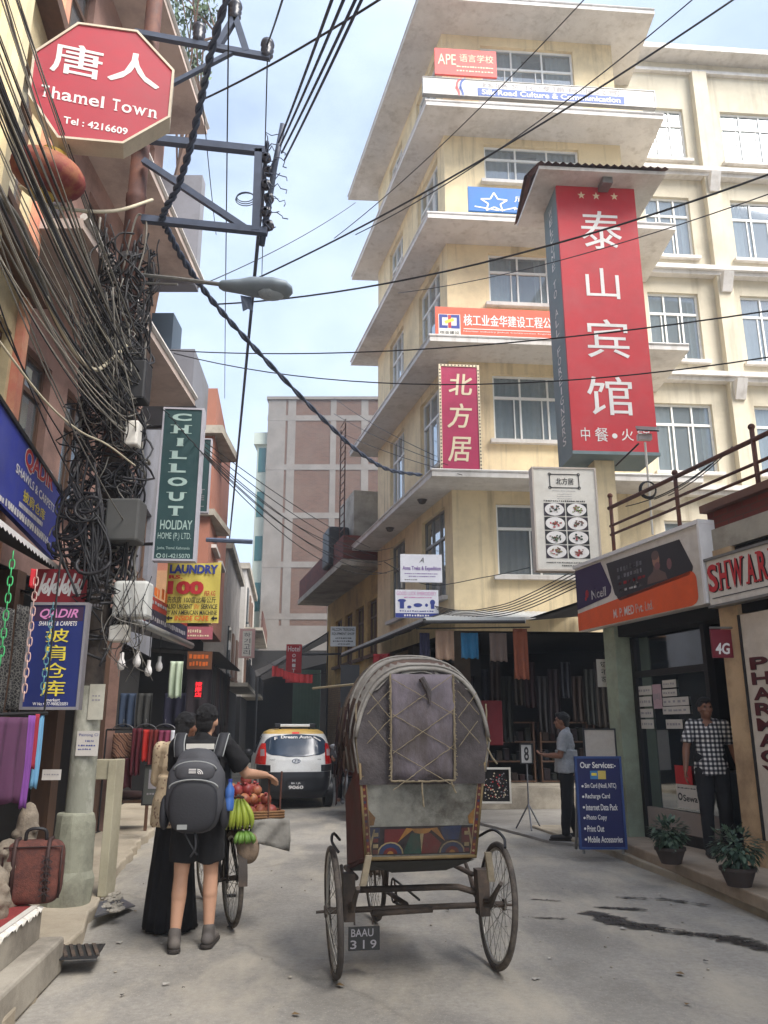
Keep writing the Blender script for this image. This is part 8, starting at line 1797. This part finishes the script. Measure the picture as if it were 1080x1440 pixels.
# drain grate, metal flap, cream post
p = G(75, 1338, .105); gr = thing('drain_grate', 'rusty slotted drain grate set in the pavement below the pole', 'drain', p, R(10))
b = MB(); 
for k in range(12): b.box((-.28 + .05 * k, 0, .0), (.024, .3, .016), Matrix.Rotation(.25, 3, 'Z'))
b.build('bars', RUSTY, gr, local=True); b = MB(); b.box((0, -.02, -.004), (.62, .36, .006)); b.build('pit', CARB, gr, local=True)
b = MB(); A = [G(133, 1288, .115), G(190, 1273, .04), G(170, 1262, .05), G(140, 1268, .13)]; b.face(A); b.face([a + V((0, 0, -.012)) for a in reversed(A)])
for j in range(4): b.face([A[j], A[j] + V((0, 0, -.012)), A[(j + 1) % 4] + V((0, 0, -.012)), A[(j + 1) % 4]])
tag(fixn(b.build('metal_plate', STEEL)), 'bent metal plate lying on the kerb beside the pole', 'plate')
CRP = mat('cream_post', S(186, 178, 152), .8, .12, 4, dirt=S(120, 112, 92), dirtamt=.5, bmp=.08)
cp = thing('cream_stand', 'tall narrow cream painted stand at the kerb right of the pole', 'stand', G(150, 1278, .1))
p0_, p1_ = Y(143, 1090, 7.75), Y(153, 1278, 7.75); zt_ = Y(146, 1068, 7.75).z; zh = Y(146, 1096, 7.75).z; x0_ = Y(144, 1200, 7.75).x; x1_ = Y(156, 1200, 7.75).x
b = MB(); b.hexa([(x0_, 7.7, .1), (x1_, 7.7, .1), (x1_, 7.95, .1), (x0_, 7.95, .1), (x0_, 7.7, zt_), (x1_, 7.7, zt_), (x1_, 7.95, zt_), (x0_, 7.95, zt_)]); bevel(b.build('upright', CRP, cp), .006)
b = MB(); b.box((x0_ - .075, 7.8, (zt_ + zh) / 2), (.15, .16, zt_ - zh)); bevel(b.build('cross_panel', CRP, cp), .006)
b = MB()
for k in range(70):
    q = G(g.uniform(143, 172), g.uniform(1255, 1282), .105); s = g.uniform(.008, .03); b.ell(q, (s, s, s * .6), None, 6)
tag(b.build('rubble', CONC), 'broken concrete rubble scattered at the foot of the cream stand', 'rubble', kind='stuff')
# rack of textiles further along the left pavement
RY = 12.2
rk0, rk1 = Y(150, 1026, RY), Y(258, 1026, RY)
rkk = thing('clothes_rail', 'dark clothes rail of red textiles on the left pavement', 'rail', (rk0.x, RY, .1))
b = MB(); b.tube([rk0, rk1], .014); b.build('rail', BLACK, rkk); b = MB()
for x in (rk0.x, rk1.x): b.tube([V((x, RY, .1)), V((x, RY, rk0.z))], .014); b.tube([V((x, RY - .2, .1)), V((x, RY + .2, .1))], .014)
b.build('post', BLACK, rkk)
def kilim():
    m, n, p = newmat('kilim_bag'); v = objco(n); q = n.nodes.new('ShaderNodeTexWave'); q.bands_direction = 'DIAGONAL'; q.inputs['Scale'].default_value = 7; q.inputs['Distortion'].default_value = 4; n.links.new(v, q.inputs['Vector']); n.links.new(ramp(n, q.outputs['Fac'], [(.2, S(90, 56, 48)), (.5, S(168, 138, 112)), (.8, S(130, 90, 72))]), p.inputs['Base Color']); p.inputs['Roughness'].default_value = .95; return m
for lab, px0, px1, py0, py1, c, pt_, wv in (('patterned tapestry bag on a pale hanger at the left end of the clothes rail', 160, 187, 1031, 1066, S(160, 130, 110), kilim(), 1), ('dark maroon scarf next to the tapestry bag', 187, 201, 1024, 1090, S(92, 28, 40), None, 2), ('bright red pointed scarf in the middle of the clothes rail', 202, 211, 1026, 1070, S(196, 44, 36), None, 1), ('brick red cloth right of the bright red scarf', 211, 224, 1026, 1078, S(120, 40, 38), None, 2), ('pink and blue banded cloth near the right end of the rail', 224, 241, 1027, 1060, S(132, 56, 84), None, 2), ('white shirt at the right end of the clothes rail', 241, 252, 1027, 1062, S(206, 206, 212), None, 1), ('deep blue cloth showing below the pink banded cloth', 223, 239, 1052, 1076, S(48, 48, 116), None, 2), ('dull maroon cloth hanging below the tapestry bag', 158, 188, 1066, 1108, S(72, 26, 34), None, 2)):
    hang('hanging_textile', lab, 'textile', Y(px0, py0, RY - .02), Y(px1, py0, RY - .02), Y(px0, py1, RY).z, c, wv, .03, 'textiles on the left clothes rail', patt=pt_)
for k, px in enumerate((173, 205, 232)):
    b = MB(); c = Y(px, 1026, RY - .02); b.tube([c + V((.16 * math.cos(a * math.pi / 10), 0, .1 * math.sin(a * math.pi / 10) - .02)) for a in range(11)], .008, 5); b.tube([c + V((0, 0, .08)), c + V((0, 0, .15))], .006, 5); tag(b.build('coat_hanger', STEEL, smooth=True), ['pale wire hanger above the tapestry bag', 'pale wire hanger above the bright red scarf', 'pale wire hanger above the pink banded cloth'][k], 'hanger')
p = G(178, 1128, .11); b = MB(); b.prism([(p.x - .5, 12.3), (p.x + .35, 12.3), (p.x + .3, 14.5), (p.x - .6, 14.5)], .102, .112); tag(b.build('red_mat', RC), 'red mat on the pavement under the clothes rail', 'mat')
stl = thing('goods_table', 'low dark table with goods under the clothes rail', 'table', (Y(185, 1120, 12.6).x, 12.6, .1)); cx = Y(182, 1110, 12.6).x
b = MB(); b.box((cx, 12.6, .5), (.75, .5, .04)); b.build('table_top', WOOD, stl); 
for sx in (-.34, .34):
    for sy in (-.22, .22): b = MB(); b.box((cx + sx, 12.6 + sy, .29), (.04, .04, .38)); b.build('leg', WOOD, stl)
b = MB(); sbox(b, (cx, 12.55, .58), (.28, .16, .06)); tag(b.build('cloth_pile', mat('pile_brown', S(70, 48, 44), .9, .3, 8), smooth=True), 'brown folded cloth piled on the low dark table', 'cloth')
r_, q, pl = small('leaning_board', 'grey framed board leaning on the pavement beside the clothes rail', 214, 1100, 11.4, 0, (204, 1077), (226, 1131), flat('board_grey', S(84, 86, 82)), [('#', .25, .1, .75, .6, dict(off=.004)), ('~4', .2, .7, .8, .76)], TXG, .04, frame=BLACK)
# left tin awning with bulbs, hanging cloth, LED sign
a2 = thing('side_awning', 'grey metal awning with hanging bulbs over the dark shops behind the pole', 'awning', Y(230, 890, 9.5))
p0_, p1_ = Y(188, 872, 8.6), Y(269, 908, 11.2)
b = MB(); b.face([p0_, p1_, V((-4.0, 11.2, p1_.z + .35)), V((-4.0, 8.6, p0_.z + .35))]); b.face([p + V((0, 0, -.03)) for p in (V((-4.0, 8.6, p0_.z + .35)), V((-4.0, 11.2, p1_.z + .35)), p1_, p0_)]); b.build('sheet', GREYB, a2); b = MB(); b.tube([p0_, p1_], .045, 8); b.build('edge_roll', PIPE, a2, True)
for k, (px, py, y) in enumerate(((171, 928, 8.7), (193, 925, 9.2), (209, 938, 9.6), (224, 932, 10.2))):
    c = Y(px, py, y); r = thing('hanging_bulb', ['bare white bulb hanging nearest the pole under the grey awning', 'second white bulb from the pole under the grey awning', 'lowest white bulb under the grey awning', 'bulb farthest from the pole under the grey awning'][k], 'bulb', c, 0, 'bulbs under the left awning')
    b = MB(); b.lathe([(0, -.11), (.03, -.1), (.045, -.06), (.04, -.02), (.022, .02), (.022, .08)], 12, Matrix.Translation(c)); b.build('bulb', TXW, r, True); b = MB(); b.tube([c + V((0, 0, .08)), c + V((0, 0, .5))], .005, 4); b.build('flex', BLACK, r)
hang('hanging_cloth', 'pale green cloth bag hanging from the brown carved sign', 'cloth', Y(240, 930, 11.6), Y(258, 930, 11.6), Y(250, 981, 11.6).z, S(186, 200, 176), 2, .04)
m_, n_, p_ = newmat('red_led'); p_.inputs['Base Color'].default_value = S(200, 30, 40); p_.inputs['Emission Color'].default_value = S(255, 40, 50); p_.inputs['Emission Strength'].default_value = .9
ld = thing('led_sign', 'small glowing red vertical LED sign in the dark left shopfronts', 'sign', Y(279, 980, 13)); pl = PLat(279, 970, 13, 0); q = pl.rect((275, 959), (283, 981)); b = MB(); b.obox(pl, q[0] - .02, q[1] + .02, q[2] - .02, q[3] + .02, -.06, 0); b.build('box', BLACK, ld)
t = Text(pl, .004)
for k, c in enumerate('按摩店'): t.put(c, q[0], q[1], q[3] - (q[3] - q[2]) * (k + 1) / 3 + .01, q[3] - (q[3] - q[2]) * k / 3, bold=.03)
t.build(ld, m_)
# dark curtains of goods deeper on the left
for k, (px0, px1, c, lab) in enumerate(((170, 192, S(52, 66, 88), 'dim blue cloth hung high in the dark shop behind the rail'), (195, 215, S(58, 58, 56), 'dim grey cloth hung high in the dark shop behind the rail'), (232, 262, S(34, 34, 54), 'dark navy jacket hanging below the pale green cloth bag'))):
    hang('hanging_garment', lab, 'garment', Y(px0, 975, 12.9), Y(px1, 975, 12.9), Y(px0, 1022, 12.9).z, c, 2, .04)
# far person in the left shops
# --- right: clothes under the tin awning
for k, (px0, px1, py0, py1, c, lab) in enumerate(((612, 638, 886, 928, S(168, 140, 120), 'beige dress hanging under the tin awning nearest the corner'), (648, 672, 890, 926, S(44, 110, 150), 'blue shirt hanging under the tin awning'), (688, 712, 890, 930, S(120, 104, 96), 'grey patterned top hanging under the tin awning'), (721, 741, 884, 955, S(150, 86, 62), 'long rust coloured scarf hanging at the right of the tin awning'), (590, 604, 890, 945, S(40, 40, 66), 'dark navy coat hanging at the left of the tin awning'))):
    hang('hanging_garment', lab, 'garment', Y(px0, py0, 13.75), Y(px1, py0, 13.75), Y(px0, py1, 13.75).z, c, 2, .035, 'clothes under the tin awning')
b = MB(); b.tube([Y(585, 884, 13.75), Y(745, 882, 13.75)], .012); tag(b.build('hanging_rod', BLACK), 'thin rod under the tin awning holding the clothes', 'rod')
b = MB(); q0, q1 = Y(676, 985, 16.0), Y(708, 1048, 16.0); b.box(((q0.x + q1.x) / 2, 16.05, (q0.z + q1.z) / 2), (q1.x - q0.x, .06, q0.z - q1.z)); tag(bevel(b.build('fabric_screen', flat('dark_red_panel', S(110, 26, 36), .7, .15)), .01), 'dark red cloth screen standing at the front of the open shop', 'screen')
dsp = thing('jewellery_frame', 'white framed tray of trinkets leaning on the shop step', 'frame', Y(697, 1128, 14)); pl = PLat(697, 1105, 13.9, 0); q = pl.rect((677, 1082), (717, 1127)); b = MB(); b.obox(pl, q[0], q[1], q[2], q[3], -.04, 0); b.build('tray', DARK, dsp); b = MB(); 
for x0, x1, y0, y1 in ((q[0] - .03, q[1] + .03, q[3], q[3] + .03), (q[0] - .03, q[1] + .03, q[2] - .03, q[2]), (q[0] - .03, q[0], q[2], q[3]), (q[1], q[1] + .03, q[2], q[3])): b.obox(pl, x0, x1, y0, y1, -.045, .015)
b.build('frame', OFFW, dsp); t = Text(pl, .005)
for k in range(90): t.disc(g.uniform(q[0] + .03, q[1] - .03), g.uniform(q[2] + .04, q[3] - .04), g.uniform(.006, .016), None, g.choice([0, 0, 1, 2]), .005 + k * .0001, 6)
t.build(dsp, [TXG, TXR, TXC], 'trinkets')
b = MB(); b.tube([Y(440, 968, 17.5), Y(520, 960, 15.2)], .022); tag(b.build('bamboo_pole', mat('bamboo', S(176, 160, 126), .6, .15, 6)), 'pale bamboo pole sticking out beside the rickshaw hood', 'pole')
b = MB(); q0, q1 = Y(479, 935, 17.2), Y(505, 995, 17.2); b.box(((q0.x + q1.x) / 2, 17.25, (q0.z + q1.z) / 2), (q1.x - q0.x, .05, q0.z - q1.z)); tag(b.build('black_board', CARB), 'black board on the brick wall behind the rickshaw hood', 'board')
hang('hanging_garment', 'red cloth bundle hanging left of the beige dress', 'garment', Y(525, 920, 15.6), Y(548, 915, 15.4), Y(530, 950, 15.5).z, S(140, 36, 40), 2, .05)
# flags over the road
p0_, p1_ = Y(376, 930, 21), Y(458, 946, 18.5); W = wire('thin cord of small red flags over the taxi', sagline(p0_, p1_, .15), .008, CAB)
for k in range(7):
    c = sagline(p0_, p1_, .15, 20)[3 + 2 * k]; b = MB(); h_ = .2 if k else .26; b.grid([[c + V((.15 * i / 4 - .075, .02 * math.sin(i * 1.5 + k), -h_ * j / 3)) for i in range(5)] for j in range(4)]); tag(b.build('small_flag', flat('flag_red', S(170, 52, 56), .8, .2), smooth=True), 'small faded red flag on the cord over the taxi', 'flag', 'red flags over the road')
# potted plants on the shop step
def potted(label, px, py, y, hh, seed):
    gg = random.Random(seed); c = G(px, py, .18); r = thing('potted_plant', label, 'plant', c, 0, 'potted plants on the shop step')
    b = MB(); b.lathe([(0, 0), (.1, 0), (.15, .13), (.16, .13), (.16, .16), (.135, .16), (.13, .13), (0, .13)], 18, Matrix.Translation(c)); b.build('pot', mat('clay_pot', S(66, 56, 52), .85, .2, 6, dirt=S(70, 60, 54)), r, True, ang=40)
    b = MB()
    for k in range(9):
        st_e = c + V((gg.uniform(-.16, .16), gg.uniform(-.16, .16), gg.uniform(.28, .42) * hh)); b.tube([c + V((gg.uniform(-.04, .04), gg.uniform(-.04, .04), .15)), c.lerp(st_e, .6) + V((0, 0, .06)), st_e], .004, 4, 0)
    for k in range(420):
        d = V((gg.gauss(0, 1), gg.gauss(0, 1), gg.gauss(0, .8))).normalized() * .215 * hh * gg.random() ** .35; p = c + V((0, 0, .16 + .17 * hh)) + V((d.x, d.y, d.z * .9))
        if p.z < c.z + .1: continue
        o = (d.normalized() + V((0, 0, -.35)) + V((gg.uniform(-.5, .5), gg.uniform(-.5, .5), gg.uniform(-.4, .5)))).normalized(); s_ = o.cross(V((0, 0, 1))); s_ = s_.normalized() if s_.length > .01 else V((1, 0, 0)); L_ = gg.uniform(.05, .095); w_ = L_ * gg.uniform(.2, .3)
        b.face([p, p + o * L_ * .45 + s_ * w_, p + o * L_ + V((0, 0, -.012)), p + o * L_ * .45 - s_ * w_], gg.choice([0, 0, 1]))
    b.build('leaves', [mat('pot_leaf', S(52, 74, 58), .55, .25, 8), mat('pot_leaf_pale', S(84, 104, 84), .55, .2, 8)], r, True)
potted('round leafy plant in a clay pot in front of the phone shop glass', 944, 1214, 9, .8, 1); potted('drooping leafy plant in a clay pot by the beige pier', 1040, 1246, 8.3, .95, 2)
# --- stock inside the open shops
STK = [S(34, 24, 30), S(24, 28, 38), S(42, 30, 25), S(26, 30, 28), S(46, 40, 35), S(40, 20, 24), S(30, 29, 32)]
for k in range(16):
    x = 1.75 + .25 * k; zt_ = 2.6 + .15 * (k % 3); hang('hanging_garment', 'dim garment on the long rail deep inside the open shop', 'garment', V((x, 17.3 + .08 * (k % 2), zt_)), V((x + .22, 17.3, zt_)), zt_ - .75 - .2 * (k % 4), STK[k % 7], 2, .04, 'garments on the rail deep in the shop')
for k in range(3):
    x0 = 2.2 + 1.15 * k; sh_ = thing('stock_shelf', ['dark stock shelf at the left inside the open shop', 'dark stock shelf in the middle of the open shop', 'dark stock shelf at the right inside the open shop'][k], 'shelf', (x0 + .5, 17.9, .42), 0)
    for zz2 in (.45, .85, 1.25, 1.65): b = MB(); b.box((x0 + .5, 17.9, zz2), (1.05, .4, .03)); b.build('shelf_board', WOOD, sh_)
    for xx in (x0, x0 + 1.0): b = MB(); b.box((xx, 17.9, 1.05), (.03, .38, 1.2)); b.build('upright', WOOD, sh_)
    for j in range(18):
        zz2 = (.465, .865, 1.265)[j % 3]; hh = g.uniform(.1, .3); b = MB(); xc = x0 + .1 + .155 * (j // 3); b.box((xc, 17.85, zz2 + hh / 2 + .002), (g.uniform(.09, .14), .26, hh)); o = bevel(b.build('folded_stock', cloth_mat('stock_%d' % (j % 7), STK[j % 7]), None), .012); tag(o, 'folded cloth stack on the dark shelves of the open shop', 'stock', 'stock on the open shop shelves')
for k in range(12):
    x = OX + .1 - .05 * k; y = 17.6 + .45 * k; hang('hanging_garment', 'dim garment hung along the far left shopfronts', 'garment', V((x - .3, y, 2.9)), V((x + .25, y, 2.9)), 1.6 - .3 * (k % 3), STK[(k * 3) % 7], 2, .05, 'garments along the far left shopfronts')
psx = SH.at(0, -1.9)
pf = thing('phone_shelf', 'shelf of small boxes at the back of the phone shop', 'shelf', SH.pt(.9, .3, -3.1), R(-74)); b = MB()
for zz2 in (.9, 1.3, 1.7, 2.1): b.obox(SH, .2, 1.75, zz2, zz2 + .03, -3.25, -2.9)
b.build('shelf_board', GREYF, pf); b = MB()
for zz2 in (.93, 1.33, 1.73, 2.13):
    for j in range(9): x = .28 + .16 * j; b.obox(SH, x, x + .1, zz2 + .002, zz2 + g.uniform(.12, .25), -3.15, -3.0, j % 3)
o = b.build('small_boxes', [flat('box_white', S(206, 206, 200)), TXB, TXR], pf); o['kind'] = 'stuff'
# --- litter
b = MB(); gl = random.Random(77)
for k in range(30):
    px, py = gl.choice([(gl.uniform(150, 330), gl.uniform(1150, 1420)), (gl.uniform(720, 1060), gl.uniform(1200, 1420)), (gl.uniform(60, 1000), gl.uniform(1230, 1430))]); q = G(px, py, .006); s = gl.uniform(.008, .028); a = gl.uniform(0, 6.28); u = V((math.cos(a), math.sin(a), 0)) * s; v2 = V((-math.sin(a), math.cos(a), 0)) * s * gl.uniform(.4, .9)
    b.face([q - u - v2, q + u - v2 + V((0, 0, .006)), q + u + v2, q - u + v2 + V((0, 0, .008))], k % 3)
tag(b.build('litter', [mat('scrap_pale', S(176, 170, 160), .9, .2, 9), mat('leaf_dry', S(110, 88, 58), .9, .3, 9), mat('scrap_dark', S(66, 60, 56), .9, .3, 9)]), 'scraps of paper and dry leaves on the road and kerbs', 'litter', kind='stuff')
# --- small stones on the road
b = MB()
for k in range(60):
    px, py = g.uniform(60, 1000), g.uniform(1170, 1430); q = G(px, py, .002); s = g.uniform(.004, .014); b.ell(q, (s, s, s * .5), None, 6)
tag(b.build('grit', CONC), 'small stones and grit scattered over the road', 'grit', kind='stuff')
# ------------------------------------------------------------------ thin haze of the street air
b = MB(); b.box((0, 60, 14.5), (160, 150, 31)); hz = b.build('haze', [], None); hz['kind'] = 'stuff'
m_ = bpy.data.materials.new('street_haze'); m_.use_nodes = True; n_ = m_.node_tree; n_.nodes.clear(); o_ = n_.nodes.new('ShaderNodeOutputMaterial'); v_ = n_.nodes.new('ShaderNodeVolumePrincipled')
v_.inputs['Density'].default_value = .0024; v_.inputs['Color'].default_value = (.86, .9, .97, 1); v_.inputs['Anisotropy'].default_value = .2; n_.links.new(v_.outputs[0], o_.inputs['Volume']); hz.data.materials.append(m_)
